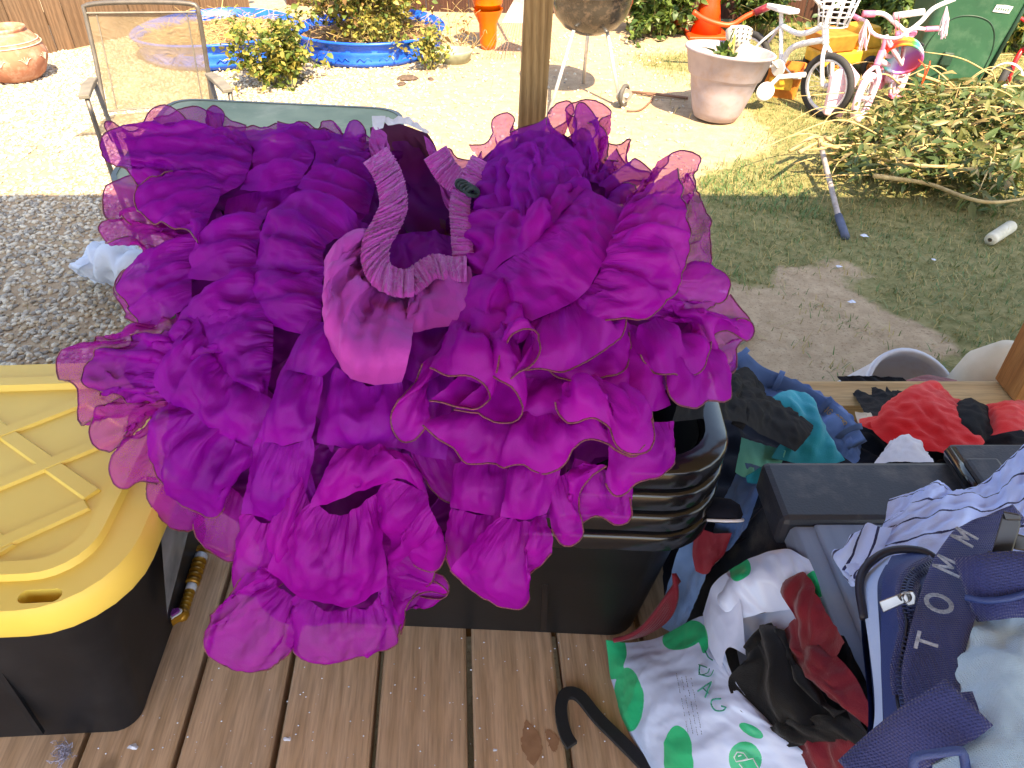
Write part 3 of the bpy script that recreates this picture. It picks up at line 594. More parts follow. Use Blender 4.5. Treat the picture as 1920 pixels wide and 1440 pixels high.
stain([(1020,1368),(1036,1372),(1048,1385),(1040,1410),(1030,1400)])
# ---- deck edge rail and posts
rl = thing('deck_rail', 'pale flat lumber rail along the deck edge under the red jersey', 'rail', G(1650, 730, .02))
a = G(1250, 714, .045); b_ = G(1925, 712, .045); 
mb = MB(); mb.box(((a[0]+b_[0])/2, a[1]-.047, .0225), (b_[0]-a[0], .094, .045)); mb.obj('rail_board', M_rail, rl, bevel=.003)
pr = G(1858, 712, .045)
po = thing('corner_post', 'reddish cedar post standing on the deck rail at the right edge', 'post', (pr[0], pr[1], .045))
mb = MB(); mb.box((pr[0]+.050, pr[1]-.046, 1.1), (.089, .089, 2.1)); mb.obj('post_timber', M_post, po, bevel=.003)
p0 = VY(973, 225, 1.485); p1 = VY(984, 0, 1.485); wv_ = VY(1024, 215, 1.485)[0]-VY(974, 215, 1.485)[0]
sl_ = (p1[0]-p0[0])/(p1[2]-p0[2])
po2 = thing('middle_post', 'grooved pine post rising behind the purple petticoat', 'post', (p0[0], 1.48, -.5))
mb = MB()
def pxz(z): return p0[0]+sl_*(z-p0[2])+wv_/2
mb.loft([[(pxz(z)+sx*wv_/2, 1.485+.02+sy, z) for sx, sy in ((-1, -.02), (1, -.02), (1, .06), (-1, .06))] for z in (-.5, .5, 1.3, 2.2)])
mb.obj('post_timber', M_post2, po2, bevel=.003)
# ---- the porch itself: roof and beam
M_soffit = woodmat('porch_soffit_boards', s2l(190, 178, 160), s2l(175, 160, 140), s2l(180, 170, 150), axis='X', knots=False)
rf = thing('porch_roof', 'wide covered porch roof over the deck', 'roof', (0, 0, 2.2))
mb = MB(); mb.box((.5, -.2, 2.30), (7.4, 3.6, .10)); mb.obj('roof_deck', M_soffit, rf)
mb = MB(); mb.box((.5, 1.52, 2.16), (7.4, .09, .18)); mb.obj('beam', M_rail, rf)
# ------------------------------------------------------------------ the yard ground
def groundmat():
    m = bpy.data.materials.new('yard_ground_mix'); m.use_nodes = True; t, N, L, b = nodes(m); b.inputs['Roughness'].default_value = .95; b.inputs['Specular IOR Level'].default_value = .1
    tc = N.new('ShaderNodeTexCoord'); 
    def noise(s, d=6, r=.6):
        n = N.new('ShaderNodeTexNoise'); n.inputs['Scale'].default_value = s; n.inputs['Detail'].default_value = d; n.inputs['Roughness'].default_value = r; L.new(tc.outputs['Object'], n.inputs[0]); return n
    def ramp(n, a, b_):
        r = N.new('ShaderNodeMapRange'); r.inputs[1].default_value = a; r.inputs[2].default_value = b_; L.new(n, r.inputs[0]); return r.outputs[0]
    def mix(f, a, b_):
        x = N.new('ShaderNodeMix'); x.data_type = 'RGBA'
        L.new(f, x.inputs[0])
        for i, v in ((6, a), (7, b_)):
            if isinstance(v, tuple): x.inputs[i].default_value = (*v, 1)
            else: L.new(v, x.inputs[i])
        return x.outputs[2]
    dirt = mix(ramp(noise(14).outputs[0], .35, .7), s2l(164, 140, 112), s2l(188, 164, 134))
    dirt = mix(ramp(noise(90).outputs[0], .55, .7), dirt, s2l(138, 114, 90))
    turf = mix(ramp(noise(25).outputs[0], .35, .65), s2l(108, 106, 66), s2l(144, 134, 92))
    at = N.new('ShaderNodeAttribute'); at.attribute_name = 'grassy'
    gn = N.new('ShaderNodeMath'); gn.operation = 'ADD'; L.new(at.outputs['Fac'], gn.inputs[0]); n5 = noise(6, 8, .7)
    sb = N.new('ShaderNodeMath'); sb.operation = 'SUBTRACT'; L.new(n5.outputs[0], sb.inputs[0]); sb.inputs[1].default_value = .5; L.new(sb.outputs[0], gn.inputs[1])
    c = mix(ramp(gn.outputs[0], .4, .6), dirt, turf)
    L.new(c, b.inputs['Base Color'])
    bp = N.new('ShaderNodeBump'); bp.inputs['Strength'].default_value = .8; bp.inputs['Distance'].default_value = .01; L.new(noise(60, 8, .7).outputs[0], bp.inputs['Height']); L.new(bp.outputs[0], b.inputs['Normal'])
    return m
def grassy(X, Y):
    """1 on the lawn, 0 on bare soil"""
    px, py, _ = project(np.stack([X, Y, np.full_like(X, YARD)], -1))
    wob = 60*np.sin(Y*2.3)+40*np.sin(Y*5.1+1)+30*np.sin(X*7)
    g = np.clip((px+wob-1190)/260, 0, 1)
    # bare patch by the rail, and the trodden pale area behind the skirt
    bare = np.clip(1.15+.22*np.sin(X*6+2*Y)+.18*np.sin(Y*9-X*4)+.12*np.sin(X*17+Y*13)-np.hypot((px-1450)/280, (py-640)/130), 0, 1)*1.5
    g = np.clip(g-bare, 0, 1)
    pale = np.clip(1.2-np.hypot((px-1150)/260, (py-260)/130), 0, 1)
    return np.clip(g-pale*.8, 0, 1)
gx = np.r_[-120, -60, -30, np.arange(-8, 8.01, .08), 30, 60, 120]; gy = np.r_[-80, -30, -8, np.arange(1.0, 12.01, .08), 30, 80, 200]
XX, YY = np.meshgrid(gx, gy); ZZ = np.full_like(XX, YARD)+.012*np.sin(XX*2.1)*np.sin(YY*1.7+1)
ZZ = np.where((abs(XX) < 8) & (YY > 1.0) & (YY < 12), ZZ, YARD)
GR = grassy(XX.ravel(), np.maximum(YY.ravel(), .8))
gnd = obj('ground', np.stack([XX, YY, ZZ], -1).reshape(-1, 3), grid_faces(*XX.shape), groundmat(), smooth=True, kind='structure', loc=(0, 0, 0))
at = gnd.data.attributes.new('grassy', 'FLOAT', 'POINT'); at.data.foreach_set('value', GR.astype(np.float32))
def gz(x, y): return YARD+.012*np.sin(x*2.1)*np.sin(y*1.7+1)
# ---- gravel
def scatter(n, x0, x1, y0, y1, dens):
    x = rng.uniform(x0, x1, n); y = rng.uniform(y0, y1, n); k = rng.uniform(size=n) < dens(x, y); return x[k], y[k]
def gravel_d(x, y):
    px, py, _ = project(np.stack([x, y, np.full_like(x, YARD)], -1))
    e = 660+120*np.sin(py/60.)+rng.normal(0, 90, len(x))     # thins out to the right
    g = np.clip((e+60-px)/260, 0, 1)
    g = np.maximum(g, np.where(px < 1300, np.clip((1000-px)/1200, .05, 1), 0)*(py < 420))
    bald = np.clip(1.1-np.hypot((px-60)/110, (py-320)/60), 0, 1)+np.clip(1.1-np.hypot((px-420)/200, (py-640)/60), 0, 1)
    return np.clip(g-bald*.75, 0, 1)
def stones(name, x, y, smin, smax, mats, seed=0):
    n = len(x); r = np.random.default_rng(seed)
    ph = (1+5**.5)/2; I = np.array([(-1,ph,0),(1,ph,0),(-1,-ph,0),(1,-ph,0),(0,-1,ph),(0,1,ph),(0,-1,-ph),(0,1,-ph),(ph,0,-1),(ph,0,1),(-ph,0,-1),(-ph,0,1)], float); I /= np.linalg.norm(I[0])
    F = np.array([(0,11,5),(0,5,1),(0,1,7),(0,7,10),(0,10,11),(1,5,9),(5,11,4),(11,10,2),(10,7,6),(7,1,8),(3,9,4),(3,4,2),(3,2,6),(3,6,8),(3,8,9),(4,9,5),(2,4,11),(6,2,10),(8,6,7),(9,8,1)])
    V = I[None]*(1+r.uniform(-.22, .22, (n, 12, 1))); s = r.uniform(smin, smax, n)[:, None, None]*(1+.0*r.uniform(size=(n, 1, 1)))
    V = V*s*np.stack([r.uniform(.8, 1.3, n), r.uniform(.6, 1., n), r.uniform(.4, .75, n)], -1)[:, None]
    a = r.uniform(0, 2*PI, n); c_, s_ = np.cos(a)[:, None], np.sin(a)[:, None]
    V = np.stack([V[..., 0]*c_-V[..., 1]*s_, V[..., 0]*s_+V[..., 1]*c_, V[..., 2]+r.normal(0, .25, (n, 1))*V[..., 0]], -1)
    V += np.stack([x, y, gz(x, y)+smin*.35], -1)[:, None]
    FF = (F[None]+(np.arange(n)*12)[:, None, None]).reshape(-1, 3)
    o = obj(name, V.reshape(-1, 3), FF, mats, kind='stuff', loc=(0, 0, 0))
    o.data.polygons.foreach_set('material_index', np.repeat(r.integers(0, len(mats), n), 20).astype(np.int32)); return o
M_gr = [mat('gravel_%s' % k, s2l(*c), .9, tuple(q*.8 for q in s2l(*c)), scale=60) for k, c in (('grey', (178, 168, 152)), ('pale', (210, 198, 176)), ('tan', (186, 166, 136)), ('dark', (146, 138, 126)))]
x, y = scatter(70000, -4.6, 1.2, 1.46, 7.2, gravel_d); keep = ~((x < -3.6) & (y > 6.6))
gr = stones('gravel', x[keep], y[keep], .008, .017, [M_gr[0], M_gr[1], M_gr[1], M_gr[2], M_gr[0], M_gr[3]]); setp(gr, 'grey and tan gravel spread over the left side of the yard', 'gravel', kind='stuff')
print('gravel', len(x))
# ---- grass
M_gs = [leafmat('grass_%s' % k, s2l(*c), tuple(q*.7 for q in s2l(*c)), .25) for k, c in (('green', (92, 126, 70)), ('olive', (118, 130, 76)), ('straw', (178, 160, 100)))]
def grass(name, x, y, h0, h1, w, mats, seed=1, lean=.6):
    n = len(x); r = np.random.default_rng(seed); h = r.uniform(h0, h1, n); a = r.uniform(0, 2*PI, n); l = r.uniform(.1, lean*1.6, n)
    dx, dy = np.cos(a), np.sin(a); z = gz(x, y)-.003; ww = w*r.uniform(.6, 1.3, n)/2
    B = np.stack([x, y, z], -1); D = np.stack([dx*l*h, dy*l*h, h*np.sqrt(np.maximum(1-(l*.5)**2, .2))*.8], -1); S_ = np.stack([-dy*ww, dx*ww, 0*x], -1)
    V = np.stack([B-S_, B+S_, B+D*.55+S_*.7+np.stack([0*x, 0*x, h*.12], -1), B+D*.55-S_*.7+np.stack([0*x, 0*x, h*.12], -1), B+D], 1)
    i = (np.arange(n)*5)[:, None]
    F = np.concatenate([i+np.array([0, 1, 2]), i+np.array([0, 2, 3]), i+np.array([3, 2, 4])], 1).reshape(-1, 3)
    o = obj(name, V.reshape(-1, 3), F, mats, kind='stuff', loc=(0, 0, 0))
    o.data.polygons.foreach_set('material_index', np.repeat(r.integers(0, len(mats), n), 3).astype(np.int32)); return o
nzv = lambda x, y, s: .5+.5*np.sin(x*s+1.3*np.sin(y*s*.7))*np.cos(y*s*1.1+np.sin(x*s*.9))
def gd(x, y):
    g = grassy(x, y); return np.clip(g*1.3-.15+(nzv(x, y, 5)-.5)*.7*(g > .05), 0, 1)*(g > .12)
x, y = scatter(150000, -.1, 6.5, 1.5, 8.5, gd)
gs = grass('grass', x, y, .015, .045, .0042, [M_gs[0], M_gs[1], M_gs[2], M_gs[2], M_gs[1]], 1, .9); setp(gs, 'short patchy half dry lawn grass', 'grass', kind='stuff')
print('grass', len(x))
x, y = scatter(60000, .3, 5, 1.5, 4.2, lambda x, y: gd(x, y)*(nzv(x+3, y, 3.1) > .62)*.5)
gs2 = grass('grass', x, y, .03, .075, .005, [M_gs[0], M_gs[0], M_gs[1]], 2, .8); setp(gs2, 'taller green tufts in the shaded lawn', 'grass', kind='stuff')
x, y = scatter(3500, -2.5, 4, 1.6, 7.5, lambda x, y: np.full_like(x, .5))
st = grass('straw', x, y, .03, .10, .003, [M_gs[2]], 3, 1.0); setp(st, 'loose dry straw and clippings on the bare soil', 'straw', kind='stuff')
# ------------------------------------------------------------------ fence
M_fence = woodmat('weathered_fence_wood', s2l(118, 92, 70), s2l(92, 70, 52), s2l(104, 84, 66), axis='Z')
def fence(name, label, A, B, h, bw=.14):
    A = np.array(A, float); B = np.array(B, float); L_ = np.linalg.norm(B-A); d = (B-A)/L_; ang = math.atan2(d[1], d[0])
    f = thing(name, label, 'fence', (A[0], A[1], YARD)); n = int(L_/(bw+.006)); me = None
    for k in range(n):
        if me is None:
            me = bpy.data.meshes.new('fence_board'); q = MB().box((bw/2, 0, h/2), (bw, .018, h)); me.from_pydata(q.v, [], q.f); me.materials.append(M_fence)
        o = bpy.data.objects.new('fence_board', me); col.objects.link(o); o.parent = f
        p = d*(k*(bw+.006)); o.location = (p[0]+random.uniform(-.004, .004), p[1]+random.uniform(-.004, .004), random.uniform(-.01, .01)); o.rotation_euler = (0, random.uniform(-.008, .008), ang+random.uniform(-.02, .02))
    for z in (.25, 1.5):
        nrm = np.array([-d[1], d[0]]); mb = MB(); mb.box((L_/2, 0, 0), (L_, .04, .09), TR(A[0]+nrm[0]*.035, A[1]+nrm[1]*.035, YARD+z, ang)); mb.obj('fence_rail', M_fence, f)
    return f
fa = G(-150, 210, YARD); fb = G(75, 106, YARD); dd = (G(470, 14, YARD)-fb)[:2]; dd /= np.linalg.norm(dd)
c0 = fb[:2]-dd*1.3; c1 = fb[:2]+dd*2.3
fence('wooden_fence', 'weathered wooden fence running away behind the chair and blue pools', c0, c1, 1.85)
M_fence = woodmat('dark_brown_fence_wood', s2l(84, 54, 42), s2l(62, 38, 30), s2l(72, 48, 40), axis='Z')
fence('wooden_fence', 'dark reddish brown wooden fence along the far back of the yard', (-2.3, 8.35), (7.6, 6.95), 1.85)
# ------------------------------------------------------------------ black tote with yellow lid
M_yel = mat('yellow_plastic', s2l(236, 204, 96), .45, s2l(228, 194, 84), scale=5, bump=.1, bscale=900, spec=.4)
M_blk = mat('black_tote_plastic', (.007, .008, .011), .45, (.012, .013, .017), scale=6, spec=.22, bump=.08, bscale=500, dirt=(.05, .05, .055), dscale=9, damt=.25)
M_gloss = mat('glossy_black_plastic', (.006, .006, .007), .16, (.010, .010, .012), scale=6, spec=.6, wrinkle=.04, wscale=25)
M_binb = mat('satin_black_plastic', (.006, .006, .007), .42, (.010, .010, .012), scale=6, spec=.35, bump=.05)
LA = math.radians(3.0)
fr = G(262, 1165, .372)      # lid front right
Mt = TR(fr[0]-.385-.053, fr[1]+.255, 0, LA)
tt = thing('storage_tote', 'black storage tote closed with a yellow snap-on lid at the left edge', 'tote', (Mt.translation.x, Mt.translation.y, 0))
mb = MB(Mt)
def ring(w, d, r, z, **k): return rrect(w, d, r, z, n=7, **k)
mb.loft([ring(.57, .43, .035, .002), ring(.575, .435, .04, .02), ring(.665, .455, .05, .30), ring(.68, .465, .05, .33)])
auto_smooth(mb.obj('tote_body', M_blk, tt))
mb = MB(Mt)
for sx in (-.16, 0, .16):
    for sy in (-1, 1): mb = MB(Mt); mb.box((0, 0, 0), (.008, .006, .24), TR(sx, sy*.2225, .155) @ Matrix.Rotation(sy*.054, 4, 'X')); mb.obj('rib', M_blk, tt)
mb = MB(Mt)
w, d = .77, .52
mb.loft([ring(w-.006, d-.006, .115, .322), ring(w, d, .115, .328), ring(w, d, .115, .362), ring(w-.012, d-.012, .11, .371), ring(w-.10, d-.10, .07, .371), ring(w-.108, d-.108, .068, .380), ring(w-.15, d-.15, .055, .380), ring(w-.160, d-.160, .05, .3705)])
lid = mb.obj('lid', M_yel, tt); auto_smooth(lid, 50)
lid.data.shade_smooth() if False else None
# hand hole
cut = MB(Mt); P_ = []
for k in range(24):
    a = 2*PI*k/24; P_.append((w/2-.096+(.016 if math.cos(a) > 0 else -.016)+.0100*math.cos(a), -d/2+.026+.0100*math.sin(a)))
V = [(a, b, z) for z in (.30, .40) for a, b in P_]; n = 24
cut.add(V, [tuple(range(n-1, -1, -1)), tuple(range(n, 2*n))]+[(i, (i+1) % n, n+(i+1) % n, n+i) for i in range(n)])
co = cut.obj('lid_hole_cutter', M_blk, None)
bm_ = lid.modifiers.new('hole', 'BOOLEAN'); bm_.object = co; bm_.operation = 'DIFFERENCE'; bm_.solver = 'EXACT'
dg = bpy.context.evaluated_depsgraph_get(); me2 = bpy.data.meshes.new_from_object(lid.evaluated_get(dg)); lid.modifiers.clear(); lid.data = me2; bpy.data.objects.remove(co)
auto_smooth(lid, 45)
# raised corner notches and diagonal ribs of the recessed panel
def strip(mb, a, b_, w_, z0, z1, M=None):
    a = np.array(a); b_ = np.array(b_); dv = b_-a; L_ = np.linalg.norm(dv); t = dv/L_; nn = np.array([-t[1], t[0]])
    lo = [a-nn*w_/2, b_-nn*w_/2, b_+nn*w_/2, a+nn*w_/2]; s_ = .003
    hi = [a-nn*(w_/2-s_)+t*s_, b_-nn*(w_/2-s_)-t*s_, b_+nn*(w_/2-s_)-t*s_, a+nn*(w_/2-s_)+t*s_]
    mb.loft([[(*p, z0) for p in lo], [(*p, z1) for p in hi]], cap0=False, M=M)
iw, idp = (w-.168)/2-.012, (d-.168)/2-.012
for s in (1, -1):
    for k in range(-2, 3):
        c = k*.15; pts = []
        # clip the diagonal x*s*0.55 + y = c to the panel
        for xx in np.linspace(-iw, iw, 200):
            yy = c+s*.75*xx
            if abs(yy) < idp: pts.append((xx, yy))
        if len(pts) > 8:
            mb = MB(Mt); strip(mb, pts[0], pts[-1], .026, .3700, .3745+.0006*s+.0002*k); mb.obj('lid_rib', M_yel, tt)
M_label = mat('clear_label_film', s2l(150, 158, 170), .2, s2l(90, 100, 110), scale=9, spec=.6, wrinkle=.4, wscale=20)
q = [Mt @ Vector((.340-(.30-z)*.11, y, z)) for y, z in ((-.06, .07), (.02, .30), (.17, .30), (.15, .20), (.03, .19))]
q = [Mt @ Vector((.3405-(.30-z)*.13+.002, y, z)) for y, z in ((-.075, .10), (-.02, .29), (.16, .29), (.13, .16))]
obj('side_label', [tuple(v) for v in q], [(0, 3, 2, 1)], M_label, tt)

# ------------------------------------------------------------------ four nested glossy black bins
binA = math.radians(-3.0)
bc = (-.055, .955)
BM = TR(bc[0], bc[1], 0, binA)
names = ['lowest of the four nested glossy black bins, its tall side showing', 'second from the bottom of the nested glossy black bins', 'third from the bottom of the nested glossy black bins', 'topmost nested glossy black bin with an oval hand hole in its rim']
for k in range(4):
    z = .315+.043*k; bw, bd = .735, .50
    t_ = thing('black_bin', names[k], 'bin', (bc[0], bc[1], .0+.043*k), 'nested black bins')
    mb = MB(BM); h0 = .003+.043*k
    out = [ring(bw-.17, bd-.09, .05, h0), ring(bw-.06, bd-.05, .07, z-.03), ring(bw-.035, bd-.03, .075, z-.022), ring(bw-.03, bd-.025, .075, z-.012)]
    inn = [ring(bw-.075, bd-.07, .07, z-.012), ring(bw-.18, bd-.10, .05, h0+.004)]
    mb.loft(out, cap0=True, cap1=False); n_ = len(mb.v)
    mb.loft(inn, cap0=False, cap1=True)
    auto_smooth(mb.obj('bin_body', M_binb, t_), 50)
    mb = MB(BM)
    prof = [ring(bw-.03, bd-.03, .08, z-.034), ring(bw-.004, bd-.004, .09, z-.032), ring(bw, bd, .09, z-.006), ring(bw-.008, bd-.008, .088, z), ring(bw-.062, bd-.062, .07, z+.001), ring(bw-.072, bd-.072, .065, z-.010), ring(bw-.078, bd-.078, .065, z-.034)]
    mb.loft(prof, cap0=False, cap1=False, closed=True)
    rim = mb.obj('bin_rim', M_gloss, t_)
    if k == 3:
        cut = MB(BM); P_ = []
        for j in range(24):
            a = 2*PI*j/24; P_.append((bw/2-.115+(.020 if math.cos(a) > 0 else -.020)+.0095*math.cos(a), -bd/2+.018+.0095*math.sin(a)))
        V = [(a, b, zz) for zz in (z-.06, z+.03) for a, b in P_]
        cut.add(V, [tuple(range(23, -1, -1)), tuple(range(24, 48))]+[(i, (i+1) % 24, 24+(i+1) % 24, 24+i) for i in range(24)])
        co = cut.obj('bin_hole_cutter', M_blk, None); bm_ = rim.modifiers.new('hole', 'BOOLEAN'); bm_.object = co; bm_.operation = 'DIFFERENCE'; bm_.solver = 'EXACT'
        dg = bpy.context.evaluated_depsgraph_get(); me2 = bpy.data.meshes.new_from_object(rim.evaluated_get(dg)); rim.modifiers.clear(); rim.data = me2; bpy.data.objects.remove(co)
    auto_smooth(rim, 55)
    if k == 0:
        for sx in (-.2, .12): mb = MB(BM); mb.box((0, 0, 0), (.01, .004, .22), TR(sx, -bd/2+.036, .145) @ Matrix.Rotation(-.075, 4, 'X')); mb.obj('rib', M_gloss, t_)

# ------------------------------------------------------------------ dark storage chest with grey top (right)
M_gtop = mat('grey_plastic_panel', s2l(116, 130, 154), .5, s2l(106, 120, 144), scale=3, bump=.15, bscale=120, stretch=(20, 1, 1), dirt=s2l(150, 152, 158), dscale=12, damt=.3)
M_gblk = mat('scuffed_black_plastic', s2l(44, 49, 60), .5, s2l(38, 42, 52), scale=5, bump=.2, bscale=300, dirt=s2l(120, 118, 112), dscale=14, damt=.4)
ca = G(1482, 985, .35); cb = G(1660, 1400, .35); ce = G(1452, 866, .358); cg = G(1800, 856, .358)
cw = .80; x0 = ca[0]; x0c = x0
ch = thing('storage_chest', 'black storage chest with a grey top panel and black end cap under the striped shirt', 'chest', (x0+.4, .45, 0))
def frame(x, y, z, sh=0): return (x, y, z)
mb = MB()
mb.loft([[(x0-.09, .10, 0), (x0+cw, .10, 0), (x0+cw, .82, 0), (x0-.09, .82, 0)], [(x0+.012, .14, .325), (x0+cw, .14, .325), (x0+cw, .775, .325), (x0+.012, .775, .325)]])
mb.obj('chest_body', M_gblk, ch, bevel=.006)
mb = MB(); y1 = ca[1]
mb.loft([[(x0-.002, .10, .318), (x0+cw, .10, .318), (x0+cw, y1, .318), (x0-.002, y1, .318)], [(x0, .10, .343), (x0+cw, .10, .343), (x0+cw, y1-.001, .343), (x0, y1-.001, .343)], [(x0+.006, .10, .350), (x0+cw, .10, .350), (x0+cw, y1-.001, .350), (x0+.006, y1-.001, .350)]])
mb.loft([[(x0+.03, .10, .350), (x0+cw, .10, .350), (x0+cw, y1-.001, .350), (x0+.03, y1-.001, .350)], [(x0+.034, .10, .354), (x0+cw, .10, .354), (x0+cw, y1-.001, .354), (x0+.034, y1-.001, .354)]])
mb.obj('grey_top_panel', M_gtop, ch, bevel=.002)
mb = MB(); y2 = ce[1]
mb.box((x0+cw/2+.0-.006, (y1+y2)/2, .332), (cw+.012, y2-y1, .058)); mb.obj('end_cap', M_gblk, ch, bevel=.010)
mb = MB(); l0 = G(1790, 905, .365); l1 = G(1925, 815, .40)
mb.box((l0[0]+.13, y2-.055, .372), (.24, .13, .03)); mb.box((l0[0]+.035, y2-.075, .392), (.05, .09, .012)); mb.obj('latch', M_gblk, ch, bevel=.008)
mb = MB(); mb.tube([(l0[0]+.012, y2-.13, .380), (l0[0]+.012, y2+.0, .380)], .010, 10); mb.obj('latch_pin', M_gloss, ch, smooth=True)

# ------------------------------------------------------------------ the clothes heap between bins, chest and rail
def fab(name, c, c2=None, rough=.85, wr=.35, ws=30, sheen=.2, bs=600, **k): return mat(name, s2l(*c), rough, s2l(*c2) if c2 else None, scale=9, bump=.35, bscale=bs, wrinkle=wr, wscale=ws, sheen=sheen, spec=.2, **k)
M_bk = fab('black_cotton', (24, 25, 29), (17, 18, 22), sheen=0); M_navy = fab('navy_knit', (18, 21, 36), (12, 14, 26), sheen=0)
M_teal = fab('teal_jersey', (0, 156, 180), (0, 134, 158)); M_mint = fab('mint_jersey', (120, 220, 205), (100, 200, 186))
M_den = fab('blue_denim', (96, 132, 188), (64, 96, 150), ws=50, bs=1400); M_denl = fab('washed_denim', (108, 136, 176), (72, 100, 144), ws=40, bs=1400)
M_red = fab('red_jersey', (222, 20, 28), (200, 12, 24)); M_mar = fab('maroon_nylon', (128, 18, 40), (100, 10, 30), rough=.5, wr=.5, ws=40)
M_whi = fab('white_cloth', (215, 216, 225), (200, 202, 214)); M_cream = fab('cream_cloth', (205, 190, 170), (190, 175, 150))
def chest_clamp(x, y, zc, gap=.018):
    """keep clothes outside the sloping chest side"""
    d = CF+CR*(x-960)/FPX-CU*(y-720)/FPX; k = .102/.325      # x0+.012 at z=.325 down to x0-.09 at the deck
    den = d[0]-k*d[2]; 
    zs = (x0c+.012-k*.325+k*CH)/den if den > 0 else 9
    return min(zc, zs-gap)
def garment(name, label, cat, mat_, rows, part=None, **k):
    at_none = k.get('parent') is not None and k['parent'].name.startswith(('shoulder_bag', 'plastic_bag', 'striped'))
    k.setdefault('res', .007); k.setdefault('exs', (1.05, 1.07)); k.setdefault('ext', 1.02); k.setdefault('fine', 1.035); k.setdefault('pin0', .25); k.setdefault('pin1', .2)
    k['bulge'] = k.get('bulge', 0)*.25; k.setdefault('crease', .013 if not at_none else 0); k.setdefault('aniso', 1.6); k.setdefault('amp', .5); k.setdefault('kb', .15); fld = k.pop('field', None); at_ = k.pop('attr', 'print'); par = k.pop('parent', None)
    cg = k.pop('chest', None); PA = cloth([np.array([W(p[0], p[1], chest_clamp(*p, cg) if cg else p[2]) for p in r]) for r in rows], **k)
    o = cloth_obj(part or name, PA, mat_, par, field=fld, attr=at_)
    if par is None: setp(o, label, cat)
    o['_'] = 0; del o['_']
    return o, PA
# dark filler garment lying on the deck under everything
f0 = thing('dark_trousers', 'dark navy trousers lying crumpled at the bottom of the heap behind the chest', 'trousers', G(1600, 850, 0))
garment('', '', '', M_navy, [[(1240,780,1.46),(1400,760,1.66),(1560,790,1.60),(1700,798,1.60),(1900,800,1.60)], [(1250,860,1.40),(1400,850,1.46),(1560,840,1.52),(1750,850,1.50),(1930,840,1.48)], [(1250,980,1.30),(1390,960,1.30),(1480,940,1.34),(1700,900,1.40),(1930,900,1.36)], [(1250,1120,1.24),(1340,1060,1.20),(1420,1000,1.16),(1600,960,1.2),(1930,940,1.22)]], part='trouser_leg', parent=f0, res=.012, bulge=.03)
# washed jeans under the bins' corner
garment('washed_jeans', 'light washed denim jeans squeezed between the black bins and the chest', 'jeans', M_denl, [[(1290,1000,1.17),(1330,1010,1.16),(1330,1060,1.14)], [(1265,1060,1.19),(1290,1080,1.17),(1310,1110,1.15)], [(1235,1170,1.22),(1262,1185,1.20),(1280,1180,1.18)]], res=.006)
garment('blue_jeans', 'crumpled denim lying in the gap behind the chest corner', 'jeans', M_den, [[(1385,880,1.20),(1400,870,1.2),(1440,880,1.2)], [(1350,960,1.17),(1385,950,1.15),(1420,930,1.15)], [(1330,1040,1.17),(1365,1030,1.14),(1400,990,1.12)]], res=.006)
garment('red_cloth', 'small dark red cloth showing below the black bins', 'cloth', M_mar, [[(1310,990,1.15),(1340,1000,1.14),(1370,1000,1.13)], [(1300,1030,1.155),(1330,1040,1.14),(1355,1040,1.13)], [(1305,1070,1.15),(1325,1075,1.14),(1340,1055,1.13)]], res=.006)
mb = MB(); cen = W(1348, 968, 1.10); 
mb.lathe([(.0, -.01), (.022, -.008), (.027, .004), (.024, .018), (.014, .026), (.0, .028)], 16, TR(*cen, .4, -.7, .35), sx=1.0, sy=1.5, cap0=False); sh = thing('slipper', 'navy slipper with a white rim tucked beside the black bins', 'slipper', cen)
mb.obj('slipper_upper', M_navy, sh, smooth=True)
mb = MB(); th = np.linspace(0, 2*PI, 24)[:-1]; mb.tube([(.026*math.cos(a), .039*math.sin(a), -.004) for a in th], .0025, 6, TR(*cen, .4, -.7, .35), closed=True); mb.obj('slipper_rim', M_whi, sh, smooth=True)
# maroon strap bundle
mst = thing('maroon_strap', 'bundle of maroon straps hanging from under the black bins', 'strap', G(1200, 1195, 0))
for k in range(7):
    pts = [W(1264+k*1.5, 1075+k*2, 1.16), W(1268-k*3, 1120, 1.155), W(1252-k*7, 1160+k*2, 1.18), W(1215-k*6, 1186+k*1.2, 1.20), W(1180-k*5, 1197+k*.6, 1.215)]
    mb = MB(); mb.tube(catmull(np.array(pts), 24), .0042, 6, flat=.6); mb.obj('strap_strand', M_mar, mst, smooth=True)
